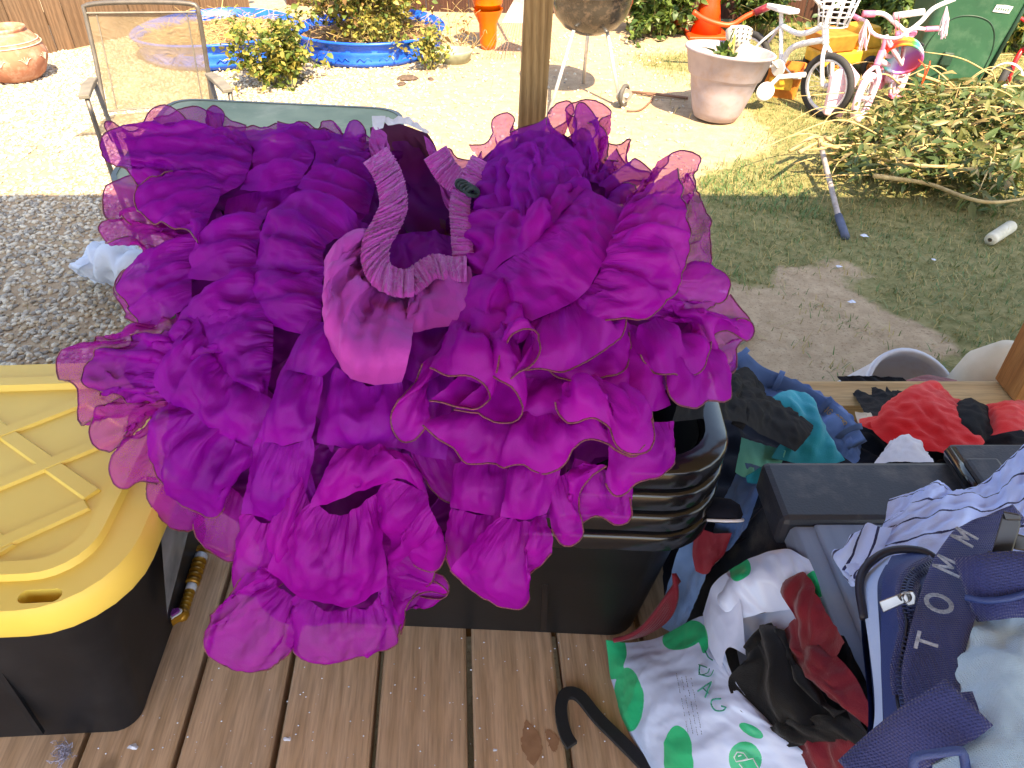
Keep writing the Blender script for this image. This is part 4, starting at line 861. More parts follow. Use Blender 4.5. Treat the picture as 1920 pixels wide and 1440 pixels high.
# blue jeans with stitched waistband over the heap
jn = thing('denim_jeans', 'blue denim jeans whose lettered waistband runs down to the chest', 'jeans', W(1500, 760, 1.4))
garment('', '', '', M_den, [[(1378,665,1.50),(1400,662,1.52),(1425,690,1.52),(1500,715,1.50),(1560,750,1.44),(1600,785,1.38),(1614,830,1.32)], [(1372,700,1.48),(1400,700,1.50),(1450,735,1.47),(1500,765,1.43),(1550,800,1.38),(1590,830,1.33),(1608,856,1.30)], [(1380,745,1.46),(1420,760,1.46),(1470,800,1.40),(1530,830,1.36),(1570,850,1.33),(1600,868,1.29)]], part='jeans_fabric', parent=jn, bulge=.02, exs=(1.06, 1.1))
def ribbon(name, pts, w, m, parent, up=None, thick=.002, seg=40, off=0, ww=None, rows_=5, noise=0):
    P = catmull(np.array(pts, float), seg); T = np.gradient(P, axis=0); T /= np.linalg.norm(T, axis=1)[:, None]
    n = (C0-P) if up is None else np.broadcast_to(np.array(up, float), P.shape).copy(); n = n-(n*T).sum(1)[:, None]*T; n /= np.linalg.norm(n, axis=1)[:, None]; s_ = np.cross(T, n)
    if ww is not None: w = np.interp(np.linspace(0, 1, seg), np.linspace(0, 1, len(ww)), ww)[:, None]
    Vs = [P+s_*w*k+n*off for k in np.linspace(-.5, .5, rows_)]
    V = np.stack(Vs, 0)
    if noise: V = V+n[None]*(rng.normal(0, noise, (1, seg, 1)))
    o = obj(name, V.reshape(-1, 3), grid_faces(rows_, seg), m, parent, smooth=True)
    so_ = o.modifiers.new('t', 'SOLIDIFY'); so_.thickness = thick; so_.offset = 0; return o, V, n
wb = [W(1384, 668, 1.485), W(1420, 700, 1.475), W(1470, 722, 1.465), W(1530, 755, 1.43), W(1580, 795, 1.37), W(1608, 835, 1.31)]
ribbon('waistband', wb, .034, M_den, jn, thick=.004, noise=.0005)
M_stitch = mat('tan_stitching', s2l(170, 150, 110), .8)
for t0 in (.02, .30, .62, .88):
    P = catmull(np.array(wb), 100); i = int(t0*99); T = P[min(i+1, 99)]-P[i-1 if i else 0]; T /= np.linalg.norm(T); n = C0-P[i]; n -= T*(n@T); n /= np.linalg.norm(n); s_ = np.cross(T, n)
    ribbon('belt_loop', [P[i]-s_*.024+n*.002, P[i]-s_*.010+n*.008, P[i]+s_*.010+n*.008, P[i]+s_*.024+n*.002], .011, M_den, jn, thick=.002, seg=12)
# letters: stroke glyphs laid on a surface
GLY = {'A': [[(0,0),(.5,1),(1,0)],[(.2,.38),(.8,.38)]], 'B': [[(0,0),(0,1),(.7,.97),(.85,.77),(.7,.55),(0,.52)],[(.7,.55),(.95,.3),(.75,.03),(0,0)]], 'G': [[(.95,.8),(.6,1),(.2,.9),(0,.5),(.2,.08),(.6,0),(.95,.2),(.95,.45),(.6,.45)]],
 'I': [[(.5,0),(.5,1)]], 'S': [[(.9,.85),(.5,1),(.1,.8),(.3,.55),(.8,.42),(.9,.18),(.5,0),(.05,.15)]], 'T': [[(0,1),(1,1)],[(.5,1),(.5,0)]], 'R': [[(0,0),(0,1),(.75,.97),(.9,.75),(.7,.55),(0,.5)],[(.45,.5),(.95,0)]],
 'O': [[(.5+.5*math.cos(a),.5+.5*math.sin(a)) for a in np.linspace(0, 2*PI, 21)]], 'M': [[(0,0),(0,1),(.5,.35),(1,1),(1,0)]], 'Y': [[(0,1),(.5,.5),(1,1)],[(.5,.5),(.5,0)]], 'C': [[(.95,.8),(.6,1),(.2,.9),(0,.5),(.2,.08),(.6,0),(.95,.2)]], 'D': [[(0,0),(0,1),(.6,.95),(.95,.5),(.6,.05),(0,0)]], 'E': [[(.9,1),(0,1),(0,0),(.9,0)],[(0,.5),(.7,.5)]], 'N': [[(0,0),(0,1),(.9,0),(.9,1)]]}
def glyph(mb, ch, o, ux, uy, n, w, off=.0008):
    """flat strokes of a letter on the plane o + x*ux + y*uy, lifted along n"""
    for st_ in GLY[ch]:
        P = np.array([o+ux*a+uy*b for a, b in st_])
        for a, b in zip(P[:-1], P[1:]):
            t = b-a; L_ = np.linalg.norm(t)+1e-9; t = t/L_; s_ = np.cross(t, n); a = a-t*w*.4; b = b+t*w*.4
            q = [a-s_*w/2, b-s_*w/2, b+s_*w/2, a+s_*w/2]
            mb.loft([[p+n*(off*.2) for p in q], [p+n*off for p in q]])
P = catmull(np.array(wb), 200); mb = MB()
for k, chh in enumerate('BIG STAR'):
    if chh == ' ': continue
    i = int(120+k*5.4); T = P[i+1]-P[i]; T /= np.linalg.norm(T); n = C0-P[i]; n -= T*(n@T); n /= np.linalg.norm(n); s_ = np.cross(n, T)
    glyph(mb, chh, P[i]-s_*.005+n*.0035, T*.008, s_*.012, n, .0016)
mb.obj('waistband_lettering', M_stitch, jn)
# teal and mint shirt
ts = thing('teal_shirt', 'teal and mint shirt between the black trousers and the blue jeans', 'shirt', W(1480, 810, 1.3))
garment('', '', '', M_teal, [[(1450,745,1.33),(1480,733,1.35),(1520,745,1.36),(1530,775,1.35)], [(1480,800,1.28),(1510,780,1.31),(1545,810,1.30),(1560,830,1.29)], [(1450,858,1.22),(1500,868,1.24),(1550,870,1.25),(1582,862,1.26)]], part='shirt_body', parent=ts, bulge=.03)
garment('', '', '', M_mint, [[(1392,822,1.24),(1420,830,1.25),(1470,845,1.24)], [(1388,850,1.22),(1420,865,1.22),(1460,870,1.22)], [(1380,885,1.19),(1400,895,1.18),(1440,890,1.18)]], part='shirt_sleeve', parent=ts, bulge=.02)
garment('', '', '', M_teal, [[(1400,892,1.17),(1430,875,1.18),(1452,872,1.18)], [(1402,905,1.165),(1425,905,1.16),(1440,895,1.165)]], part='cuff', parent=ts)
# black trousers over the bin corner
bt = thing('black_trousers', 'black cotton trousers with belt loop draped behind the top bin corner', 'trousers', W(1400, 760, 1.2))
garment('', '', '', M_bk, [[(1300,700,1.10),(1350,690,1.20),(1380,700,1.30),(1430,735,1.34),(1470,755,1.34),(1522,795,1.28)], [(1275,750,1.04),(1330,745,1.12),(1390,750,1.20),(1450,775,1.24),(1490,800,1.22),(1515,815,1.22)], [(1262,790,1.03),(1320,785,1.06),(1385,790,1.12),(1430,815,1.16),(1480,840,1.17),(1490,846,1.17)]], part='trouser_fabric', parent=bt, bulge=.03, exs=(1.02, 1.03), crease=.010)
ribbon('belt_loop', [W(1408, 722, 1.325), W(1395, 752, 1.20), W(1392, 780, 1.15), W(1382, 800, 1.14)], .020, M_bk, bt, thick=.003, noise=.001)
mb = MB(); 
garment('', '', '', M_bk, [[(1370,700,1.40),(1400,690,1.42),(1430,720,1.42)], [(1360,740,1.3),(1400,740,1.3),(1440,760,1.34)]], part='waist_flap', parent=bt)
# red and black jersey on the rail
rj = thing('red_jersey', 'bright red jersey with black panels thrown over the deck rail', 'jersey', W(1720, 780, 1.5))
garment('', '', '', M_bk, [[(1572,706,1.80),(1620,705,1.80),(1690,708,1.79)], [(1600,735,1.745),(1650,730,1.745),(1710,735,1.74)], [(1632,790,1.50),(1670,795,1.46),(1720,790,1.5)]], part='black_sleeve', parent=rj, exs=(1.02, 1.05), res=.008)
garment('', '', '', M_red, [[(1740,745,1.60),(1730,722,1.58),(1755,718,1.58),(1790,745,1.56),(1830,760,1.54)], [(1640,790,1.47),(1700,760,1.49),(1745,765,1.47),(1790,780,1.46),(1815,800,1.44)], [(1690,850,1.36),(1740,845,1.34),(1790,850,1.32),(1840,835,1.34),(1840,820,1.38)]], part='jersey_body', parent=rj, bulge=.06, exs=(1.04, 1.05), crease=.012)
garment('', '', '', M_red, [[(1690,760,1.50),(1660,775,1.5),(1615,785,1.52)], [(1700,800,1.42),(1660,800,1.45),(1620,797,1.48)], [(1720,850,1.35),(1700,830,1.38),(1660,815,1.42)]], part='jersey_sleeve', parent=rj, bulge=.02)
garment('', '', '', M_bk, [[(1790,755,1.55),(1820,748,1.55),(1850,760,1.54)], [(1775,785,1.44),(1815,785,1.42),(1855,790,1.44)], [(1805,820,1.36),(1830,835,1.35),(1862,815,1.38)]], part='black_panel', parent=rj, bulge=.04)
garment('', '', '', M_red, [[(1830,765,1.58),(1870,755,1.56),(1935,750,1.55)], [(1850,790,1.46),(1890,780,1.44),(1935,785,1.43)], [(1855,815,1.38),(1890,810,1.36),(1935,800,1.36)]], part='jersey_sleeve', parent=rj, bulge=.03)
garment('baseball_cap', 'rounded white cap under the red jersey just behind the chest', 'cap', M_whi, [[(1650,858,1.34),(1690,845,1.4),(1740,856,1.34)], [(1662,840,1.33),(1700,822,1.36),(1738,845,1.32)], [(1640,868,1.26),(1690,866,1.25),(1750,866,1.25)]], bulge=.02, exs=(1.02, 1.02), ext=1.02)
garment('striped_towel', 'small red and white cloth under the rail beside the jeans', 'cloth', M_cream, [[(1605,772,1.56),(1640,775,1.55),(1665,782,1.54)], [(1610,792,1.50),(1640,797,1.49),(1670,796,1.48)]], res=.006)

# ------------------------------------------------------------------ white bucket and cream sack beyond the rail
M_bucket = mat('white_bucket_plastic', s2l(212, 214, 220), .45, s2l(196, 198, 206), scale=5, dirt=s2l(170, 120, 90), dscale=10, damt=.4)
bp_ = G(1745, 700, -.08)
bp_[2] -= .12
bk = thing('white_bucket', 'white plastic bucket lying open behind the deck rail', 'bucket', (bp_[0], bp_[1]+.1, YARD))
mb = MB(); MBk = TR(bp_[0]-.02, bp_[1]+.10, -.30, .35, 0, 0) @ Matrix.Rotation(math.radians(38), 4, 'X') @ Matrix.Translation((0, 0, -.22))
mb.lathe([(.001, 0), (.125, 0), (.13, .01), (.150, .33), (.158, .335), (.158, .352), (.146, .352), (.142, .33), (.122, .02), (.001, .015)], 40, MBk, cap0=False)
mb.obj('bucket_shell', M_bucket, bk, smooth=True)
garment('red_rag', 'dark red rag stuffed inside the white bucket', 'rag', M_mar, [[(1700,712,1.98),(1740,704,2.0),(1790,712,1.98)], [(1700,722,1.92),(1740,720,1.93),(1790,722,1.92)]], res=.01)
mb = MB(); cs = G(1880, 715, -.1); mb.lathe([(.001, 0), (.10, .02), (.13, .12), (.10, .24), (.04, .30), (.001, .31)], 20, TR(cs[0]+.02, cs[1]+.05, -.32), sx=1, sy=.8)
o = mb.obj('cream_sack', M_cream, None, smooth=True); setp(o, 'small cream cloth sack beside the white bucket by the corner post', 'sack')

# ------------------------------------------------------------------ pinstripe shirt on the chest
M_shirt = fab('white_shirt_cotton', (176, 198, 248), (168, 190, 242), ws=14, wr=.15)
painted(M_shirt, 'print', s2l(38, 42, 84))
def stripes(x, y, s, t):
    u = (t*4.3+.1*np.sin(s*7)+.35) % 1.0; return .042-np.abs(u-.5)
ps = thing('striped_shirt', 'white shirt with thin navy stripes lying over the grey chest top', 'shirt', W(1750, 960, .95))
sh_rows = [[(1955,800,1.02),(1890,862,1.02),(1840,905,1.01),(1790,918,1.0),(1760,903,.985),(1722,918,.98),(1670,935,.97)],
 [(1960,870,.98),(1900,915,.97),(1850,935,.965),(1790,930,.965),(1740,940,.955),(1700,955,.95),(1655,985,.95)],
 [(1965,950,.93),(1900,985,.92),(1850,985,.92),(1790,985,.915),(1730,1000,.915),(1670,1020,.92),(1590,1035,.93)],
 [(1965,1040,.87),(1900,1050,.88),(1840,1045,.875),(1780,1050,.88),(1710,1060,.885),(1650,1075,.895),(1600,1090,.905)]]
garment('', '', '', M_shirt, sh_rows, part='shirt_body', parent=ps, field=stripes, res=.0045, exs=(1.04, 1.05), ext=1.04, bulge=.008, fine=1.02)
def stripes2(x, y, s, t): return .10-np.abs(((s*3+.3) % 1)-.5)
garment('', '', '', M_shirt, [[(1600,1000,.93),(1630,985,.93),(1665,990,.925)], [(1585,1030,.93),(1600,1045,.92),(1640,1040,.91)], [(1568,1045,.935),(1590,1075,.92),(1620,1070,.905)], [(1585,1070,.925),(1600,1092,.91),(1618,1085,.905)]], part='shirt_cuff', parent=ps, field=stripes2, res=.0035, exs=(1.3, 1.6), bulge=.012)
# ------------------------------------------------------------------ white plastic bag with green dots, spilling clothes
M_bag = mat('white_plastic_film', s2l(196, 210, 240), .28, s2l(184, 200, 234), scale=8, spec=.6, wrinkle=.6, wscale=30)
t, N, L, b = nodes(M_bag); b.inputs['Transmission Weight'].default_value = 0.0
DOTS = [(1150,1230,24,44,.1),(1178,1312,28,60,-.05),(1283,1192,42,26,-.35),(1272,1420,28,60,-.08),(1388,1068,20,24,.3),(1396,1424,31,34,0),(1408,1370,26,10,.5),(1530,1095,24,26,0),(1321,1200,8,26,0)]
def dots(x, y, s, t):
    f = np.full_like(x, -9.)
    for cx, cy, a, b_, r in DOTS:
        u = (x-cx)*math.cos(r)+(y-cy)*math.sin(r); v = -(x-cx)*math.sin(r)+(y-cy)*math.cos(r); f = np.maximum(f, 1-(u/a)**2-(v/b_)**2)
    return f
painted(M_bag, 'print', s2l(0, 182, 124))
bg_ = thing('plastic_bag', 'white plastic bag with green dots spilling red and black clothes', 'bag', G(1300, 1300, 0))
def bagp(rows, part='bag_film', **k):
    k.setdefault('exs', (1.0, 1.0)); k.setdefault('ext', 1.0); k.setdefault('fine', 1.004); k.setdefault('gather', .03); k.setdefault('crease', .007); k.setdefault('aniso', 1); k.setdefault('amp', .25); k.setdefault('res', .0042)
    return garment('', '', '', M_bag, rows, chest=.035, part=part, parent=bg_, field=dots, pin0=.3, pin1=.3, **k)
bagA, bagPA = bagp([[(1136,1200,1.255),(1148,1290,1.21),(1172,1360,1.155),(1225,1450,1.09)], [(1180,1205,1.225),(1210,1280,1.12),(1250,1360,1.05),(1300,1450,.98)], [(1235,1195,1.18),(1290,1280,1.05),(1340,1370,.97),(1400,1450,.92)], [(1318,1155,1.12),(1340,1240,1.03),(1400,1340,.95),(1500,1455,.90)], [(1345,1175,1.06),(1378,1275,.985),(1440,1350,.935),(1560,1455,.90)]], bulge=.02)
bagp([[(1325,1150,1.10),(1345,1090,1.09),(1400,1050,1.06),(1470,1030,1.02),(1515,1048,1.0)], [(1330,1170,1.07),(1362,1120,1.045),(1420,1085,1.02),(1475,1065,.99),(1530,1085,.975)], [(1345,1180,1.06),(1375,1165,1.03),(1430,1150,1.01),(1480,1142,.995),(1540,1120,.975)]], bulge=.015, exs=(1.06, 1.06), crease=.014)
bagp([[(1318,1150,1.09),(1335,1100,1.08),(1360,1075,1.07)], [(1330,1210,1.03),(1360,1160,1.03),(1385,1120,1.03)], [(1352,1255,.99),(1365,1215,1.0),(1398,1228,1.0)]], bulge=.012, exs=(1.05, 1.05), crease=.012)
bagp([[(1368,1160,1.06),(1430,1150,1.05),(1500,1130,1.03)], [(1380,1210,1.10),(1430,1200,1.09),(1520,1170,1.07)], [(1390,1260,1.12),(1450,1250,1.11),(1530,1230,1.09)]], bulge=-.01)
bagp([[(1430,1340,.95),(1480,1390,.925),(1540,1450,.90)], [(1460,1350,.945),(1510,1385,.93),(1600,1450,.90)]], bulge=.0, exs=(1.2, 1.3))
# handwriting and small print
M_pen = mat('green_marker_ink', s2l(20, 150, 128), .5)
M_print = mat('grey_small_print', s2l(130, 140, 165), .6)
bx, by, bz = project(bagPA[0].reshape(-1, 3)); BV = bagPA[0].reshape(-1, 3)
def on_bag(x, y, lift=.003):
    d = (bx-x)**2+(by-y)**2; i = np.argsort(d)[:4]; return W(x, y, bz[i].min()-lift)
mb = MB()
def pen(pts, r=.0011):
    P = catmull(np.array(pts, float), max(6, len(pts)*4)) if len(pts) > 2 else np.linspace(pts[0], pts[1], 8)
    mb.tube([on_bag(*p) for p in P], r, 5, flat=.6)
pen([(1310,1246),(1326,1252)]); pen([(1312,1248),(1312,1264),(1326,1262),(1330,1254)]); pen([(1310,1264),(1330,1268),(1338,1256)]); pen([(1322,1220),(1328,1232),(1336,1238)])
pen([(1308,1296),(1334,1278)]); pen([(1334,1278),(1322,1308)]); pen([(1318,1290),(1328,1300)])
pen([(1352,1310),(1336,1312),(1334,1322),(1342,1332),(1356,1332),(1361,1326)]); pen([(1361,1326),(1352,1324)])
mb.obj('handwriting', M_pen, bg_)
mb = MB()
for row in range(4):
    for k in range(26):
        if random.random() < .18: continue
        t_ = k/26; x = 1268+row*9+t_*22+random.uniform(-.5, .5); y = 1262+t_*112+row*3
        a = on_bag(x, y, .002); b2_ = on_bag(x+.9, y+3.0, .002); mb.tube([a, b2_], .00045, 4)
mb.obj('small_print', M_print, bg_)
M_wprint = mat('white_print', s2l(225, 228, 236), .5)
mb = MB()
def wp(pts): mb.tube([on_bag(*p, .003) for p in pts], .0008, 4)
wp([(1376,1420),(1382,1410),(1394,1412),(1402,1422),(1392,1426),(1380,1428),(1376,1420)]); wp([(1384,1418),(1390,1416)]); wp([(1394,1426),(1412,1422),(1422,1440)]); wp([(1386,1432),(1392,1440)])
mb.obj('truck_logo', M_wprint, bg_)
# clothes in the bag
M_puff = fab('burgundy_quilted_nylon', (122, 14, 36), (96, 8, 26), rough=.45, wr=.7, ws=34)
M_vel = fab('black_velour', (13, 14, 19), (8, 9, 12), rough=.6, wr=.6, ws=14, sheen=.12)
rp_ = thing('burgundy_jacket', 'burgundy quilted jacket in the dotted bag, one sleeve sticking up', 'jacket', W(1520, 1250, 1.02))
garment('', '', '', M_puff, chest=.05, rows=[[(1480,1085,1.01),(1510,1080,.99),(1540,1130,1.0),(1580,1200,1.02)], [(1468,1100,1.00),(1490,1150,.98),(1530,1200,.98),(1560,1230,1.0)], [(1480,1120,1.02),(1500,1190,1.02),(1510,1240,1.02),(1530,1270,1.03)]], part='jacket_sleeve', parent=rp_, bulge=.03, fine=1.06)
garment('', '', '', M_puff, chest=.05, rows=[[(1460,1190,1.08),(1490,1165,1.06),(1510,1180,1.06)], [(1480,1215,1.04),(1520,1230,1.02),(1560,1230,1.02)], [(1520,1270,1.03),(1580,1290,1.0),(1600,1280,1.0)], [(1600,1340,1.0),(1630,1360,.98),(1640,1350,.98)]], part='jacket_body', parent=rp_, bulge=.03, fine=1.06, exs=(1.2, 1.2))
garment('', '', '', M_puff, chest=.05, rows=[[(1480,1390,.96),(1520,1362,.98),(1580,1370,.99),(1630,1390,.98)], [(1500,1410,.92),(1550,1400,.92),(1600,1405,.92),(1650,1420,.92)], [(1520,1450,.89),(1560,1455,.88),(1610,1455,.87),(1660,1455,.86)]], part='jacket_body', parent=rp_, bulge=.02, fine=1.05)
bv = thing('black_velour_top', 'black velour top with a rolled collar in the middle of the dotted bag', 'top', W(1480, 1280, 1.0))
garment('', '', '', M_vel, chest=.06, rows=[[(1400,1215,1.02),(1430,1182,1.03),(1460,1180,1.03),(1475,1200,1.03)], [(1405,1240,.98),(1440,1230,.96),(1480,1240,.98),(1510,1280,1.0)], [(1385,1280,.98),(1440,1290,.94),(1520,1320,.94),(1580,1340,.96)], [(1400,1340,.95),(1460,1370,.92),(1540,1355,.92),(1590,1330,.94)]], part='top_fabric', parent=bv, bulge=.03, exs=(1.3, 1.3))
mb = MB(); mb.tube(catmull(np.array([W(1404,1222,1.0), W(1425,1196,1.0), W(1448,1180,1.01), W(1466,1190,1.0)]), 14), .010, 10, flat=.7); mb.obj('collar_roll', M_vel, bv, smooth=True)
garment('', '', '', M_vel, chest=.06, rows=[[(1430,1370,.93),(1480,1350,.93),(1540,1340,.93)], [(1460,1385,.92),(1520,1370,.91),(1585,1350,.92)], [(1480,1400,.93),(1560,1390,.93),(1640,1400,.92)], ], part='top_hem', parent=bv, bulge=.02)
garment('black_jacket', 'black jacket edge wedged between the bag of clothes and the chest', 'jacket', M_bk, chest=.02, rows=[[(1555,1200,1.02),(1580,1195,1.02),(1600,1230,1.0)], [(1560,1230,1.0),(1600,1280,.97),(1625,1290,.96)], [(1590,1290,.98),(1630,1350,.95),(1650,1350,.94)], [(1620,1350,.95),(1655,1420,.92),(1665,1400,.92)]], bulge=.02)
garment('', '', '', M_whi, [[(1595,1398,.905),(1612,1384,.91),(1625,1390,.91)], [(1597,1405,.90),(1610,1410,.90),(1622,1402,.90)]], part='white_trim', parent=rp_, res=.003)
garment('', '', '', M_whi, [[(1620,1425,.88),(1645,1432,.88)], [(1625,1450,.87),(1650,1455,.87)]], part='white_trim', parent=rp_, res=.003)

# ------------------------------------------------------------------ navy and white shoulder bag
M_lea = mat('navy_faux_leather', s2l(34, 58, 118), .5, s2l(28, 50, 106), scale=6, bump=.5, bscale=900)
M_ltrim = mat('pale_leather_trim', s2l(162, 186, 226), .55, s2l(148, 174, 218), scale=5, bump=.2, bscale=400)
M_mesh = mat('white_textured_vinyl', s2l(170, 196, 214), .32, s2l(154, 182, 204), scale=3, bump=.0, spec=.5, wrinkle=.35, wscale=9)
t, N, L, b = nodes(M_mesh)
tc = N.new('ShaderNodeTexCoord'); vo = N.new('ShaderNodeTexVoronoi'); vo.inputs['Scale'].default_value = 620; vo.inputs['Randomness'].default_value = .15; L.new(tc.outputs['Object'], vo.inputs[0])
bq = N.new('ShaderNodeBump'); bq.inputs['Strength'].default_value = .6; bq.inputs['Distance'].default_value = .002; bq.invert = True; L.new(vo.outputs['Distance'], bq.inputs['Height']); L.new(b.inputs['Normal'].links[0].from_socket, bq.inputs['Normal']); L.new(bq.outputs[0], b.inputs['Normal'])
M_web = mat('navy_webbing', s2l(26, 38, 102), .75, s2l(22, 32, 90), scale=10, sheen=.2)
t, N, L, b = nodes(M_web)
tc = N.new('ShaderNodeTexCoord'); w1 = N.new('ShaderNodeTexVoronoi'); w1.inputs['Scale'].default_value = 480; w1.inputs['Randomness'].default_value = .05; L.new(tc.outputs['Object'], w1.inputs[0]); bq = N.new('ShaderNodeBump'); bq.inputs['Strength'].default_value = .8; bq.inputs['Distance'].default_value = .002; bq.invert = True; L.new(w1.outputs['Distance'], bq.inputs['Height']); L.new(bq.outputs[0], b.inputs['Normal'])
M_pipe = mat('dark_navy_piping', s2l(22, 26, 46), .5); M_metal = mat('brushed_steel', s2l(150, 150, 150), .3, metal=.9); M_silver = mat('silver_embroidery', s2l(178, 182, 190), .4, s2l(140, 146, 158), scale=400, metal=.3)
sb = thing('shoulder_bag', 'navy and pale vinyl shoulder bag with lettered navy strap and big zip pull', 'bag', W(1800, 1250, .7))
def bagrow(part, m, rows, **k):
    k.setdefault('exs', (1.01, 1.01)); k.setdefault('ext', 1.01); k.setdefault('fine', 1.004); k.setdefault('res', .004); k.setdefault('amp', .1); k.setdefault('gather', .05)
    return garment('', '', '', m, rows, part=part, parent=sb, pin0=.5, pin1=.5, **k)
bagrow('trim_panel', M_ltrim, [[(1612,1460,.64),(1640,1340,.70),(1628,1200,.745),(1614,1110,.785),(1622,1080,.80),(1650,1055,.81)][::-1], [(1660,1460,.61),(1655,1340,.68),(1650,1200,.725),(1645,1110,.765),(1650,1080,.78),(1672,1040,.80)][::-1]])
bagrow('side_panel', M_lea, [[(1672,1042,.795),(1655,1085,.775),(1652,1180,.725),(1652,1260,.70),(1658,1370,.655),(1662,1460,.605)], [(1740,1035,.79),(1700,1075,.755),(1695,1180,.70),(1692,1260,.675),(1700,1370,.63),(1700,1460,.585)], [(1770,1050,.78),(1745,1090,.735),(1735,1180,.69),(1730,1260,.665),(1740,1370,.62),(1745,1460,.57)]], bulge=.006)
bagrow('front_panel', M_mesh, [[(1775,1055,.77),(1745,1090,.74),(1745,1200,.68),(1740,1300,.64),(1750,1460,.56)], [(1850,1060,.76),(1810,1130,.705),(1800,1220,.655),(1800,1320,.61),(1810,1460,.54)], [(1960,1080,.74),(1900,1160,.68),(1880,1240,.63),(1880,1330,.585),(1880,1460,.53)], [(2080,1100,.72),(2020,1180,.66),(2000,1260,.62),(2000,1350,.575),(2000,1460,.52)]], bulge=.015, exs=(1.04, 1.04), ext=1.04, fine=1.012, amp=.4)
bagrow('base_panel', M_lea, [[(1612,1100,.80),(1616,1200,.76),(1628,1330,.71),(1620,1460,.66)], [(1625,1110,.90),(1640,1200,.87),(1680,1330,.82),(1740,1460,.78)]])
ol = [(1622,1100,.81),(1650,1058,.825),(1770,1062,.79),(1850,1072,.775),(1960,1095,.755),(2070,1120,.735),(2070,1280,.65),(2060,1450,.56),(1880,1450,.565),(1740,1450,.59),(1640,1450,.66),(1640,1340,.715),(1628,1200,.765)]
TL = np.array([W(*q) for q in ol]); BL_ = TL.copy(); BL_[:, 2] = .356; m_ = BL_[:, :2].mean(0); BL_[:, :2] = m_+(BL_[:, :2]-m_)*.80+np.array([.035, .0]); ML_ = (TL+BL_)/2; ML_[:, :2] = ML_[:, :2].mean(0)+(ML_[:, :2]-ML_[:, :2].mean(0))*.98
mb = MB(); mb.loft([BL_, ML_, TL]); auto_smooth(mb.obj('bag_body', M_lea, sb), 50)
def pipe(name, pts, r, m, par): 
    mb = MB(); mb.tube(catmull(np.array([W(*p) for p in pts]), 40), r, 8); return mb.obj(name, m, par, smooth=True)
pipe('piping', [(1620,1160,.760),(1611,1100,.785),(1622,1065,.80),(1655,1038,.805),(1690,1030,.80),(1730,1034,.79),(1760,1052,.78)], .0045, M_pipe, sb)
pipe('piping', [(1712,1460,.575),(1700,1370,.622),(1682,1310,.652),(1690,1230,.675),(1700,1170,.69),(1690,1110,.72),(1712,1065,.75)], .0016, M_pipe, sb)
# zip: tape with teeth
zp = [(1752,1058,.768),(1728,1070,.752),(1705,1090,.735),(1700,1120,.715),(1704,1150,.70),(1708,1180,.69),(1700,1220,.677),(1692,1255,.668),(1694,1290,.655),(1702,1325,.64)]
ZP = catmull(np.array([W(*p) for p in zp]), 90); ribbon('zip_tape', ZP[::6], .020, M_web, sb, thick=.001, off=.001)
M_teeth = mat('zip_teeth', s2l(60, 70, 110), .3, metal=.2); mb = MB(); TT = np.gradient(ZP, axis=0)
for i in range(0, 90):
    T = TT[i]/np.linalg.norm(TT[i]); n = C0-ZP[i]; n -= T*(n@T); n /= np.linalg.norm(n); s_ = np.cross(T, n); o_ = ZP[i]+n*.0035+s_*(.002 if i % 2 else -.002)
    mb.loft([[o_-s_*.0032-T*.0007, o_+s_*.0032-T*.0007, o_+s_*.0032+T*.0007, o_-s_*.0032+T*.0007], [o_-s_*.0028-T*.0005+n*.0016, o_+s_*.0028-T*.0005+n*.0016, o_+s_*.0028+T*.0005+n*.0016, o_-s_*.0028+T*.0005+n*.0016]])
mb.obj('zip_teeth', M_teeth, sb)
# slider and pull
def plate(mb, pts, zc, th):
    A_ = [W(x, y, zc) for x, y in pts]; B_ = [W(x, y, zc-th) for x, y in pts]; mb.loft([A_, B_])
mb = MB(); plate(mb, [(1697,1110),(1712,1108),(1717,1118),(1716,1134),(1702,1137),(1692,1122)], .695, .006); mb.obj('zip_slider', M_metal, sb, bevel=.001)
mb = MB(); plate(mb, [(1648,1128),(1690,1112),(1696,1131),(1656,1149)], .690, .0025); mb.obj('zip_pull', M_metal, sb, bevel=.0008)
mb = MB(); mb.tube([W(1698+10*math.cos(a), 1120+9*math.sin(a), .686+.004*math.sin(a)) for a in np.linspace(0, 2*PI, 20)[:-1]], .0011, 6, closed=True); mb.obj('zip_ring', M_metal, sb, smooth=True)
# lettered strap
stp = [W(1905,965,.77), W(1870,985,.765), W(1838,1010,.755), W(1800,1075,.725), W(1775,1140,.695), W(1755,1210,.665), W(1745,1280,.64), W(1755,1340,.618), W(1765,1400,.60), W(1775,1460,.59)]
so1, SV, sn = ribbon('shoulder_strap', stp, .036, M_web, sb, thick=.004, seg=120, ww=[.020, .026, .046, .050, .048, .046, .044, .044, .044, .044], rows_=7, off=.005)
SC = SV[3]; sx_, sy_, sz_ = project(SC)
def strap_letter(chh, x, y, w_, h_, rot=0, st_w=.003):
    i = int(np.argmin((sx_-x)**2+(sy_-y)**2)); T = SC[min(i+1, 119)]-SC[i-1]; T /= np.linalg.norm(T); n = sn[i]; s_ = np.cross(T, n)
    o_ = W(x, y, sz_[i]-.0045)
    up = -s_*1.0; al = -T                       # letters read along the strap from bottom to top
    if (project((o_+up)[None])[0][0] > x): up = -up
    mb = MB(); glyph(mb, chh, o_-al*w_/2-up*h_/2, al*w_, up*h_, n, st_w, .0012); return mb.obj('strap_letter', M_silver, sb)
strap_letter('T', 1738, 1206, .0170, .0150); strap_letter('O', 1760, 1132, .0190, .0205, st_w=.0036); strap_letter('M', 1778, 1062, .0150, .0215); strap_letter('M', 1808, 1008, .0130, .0190)
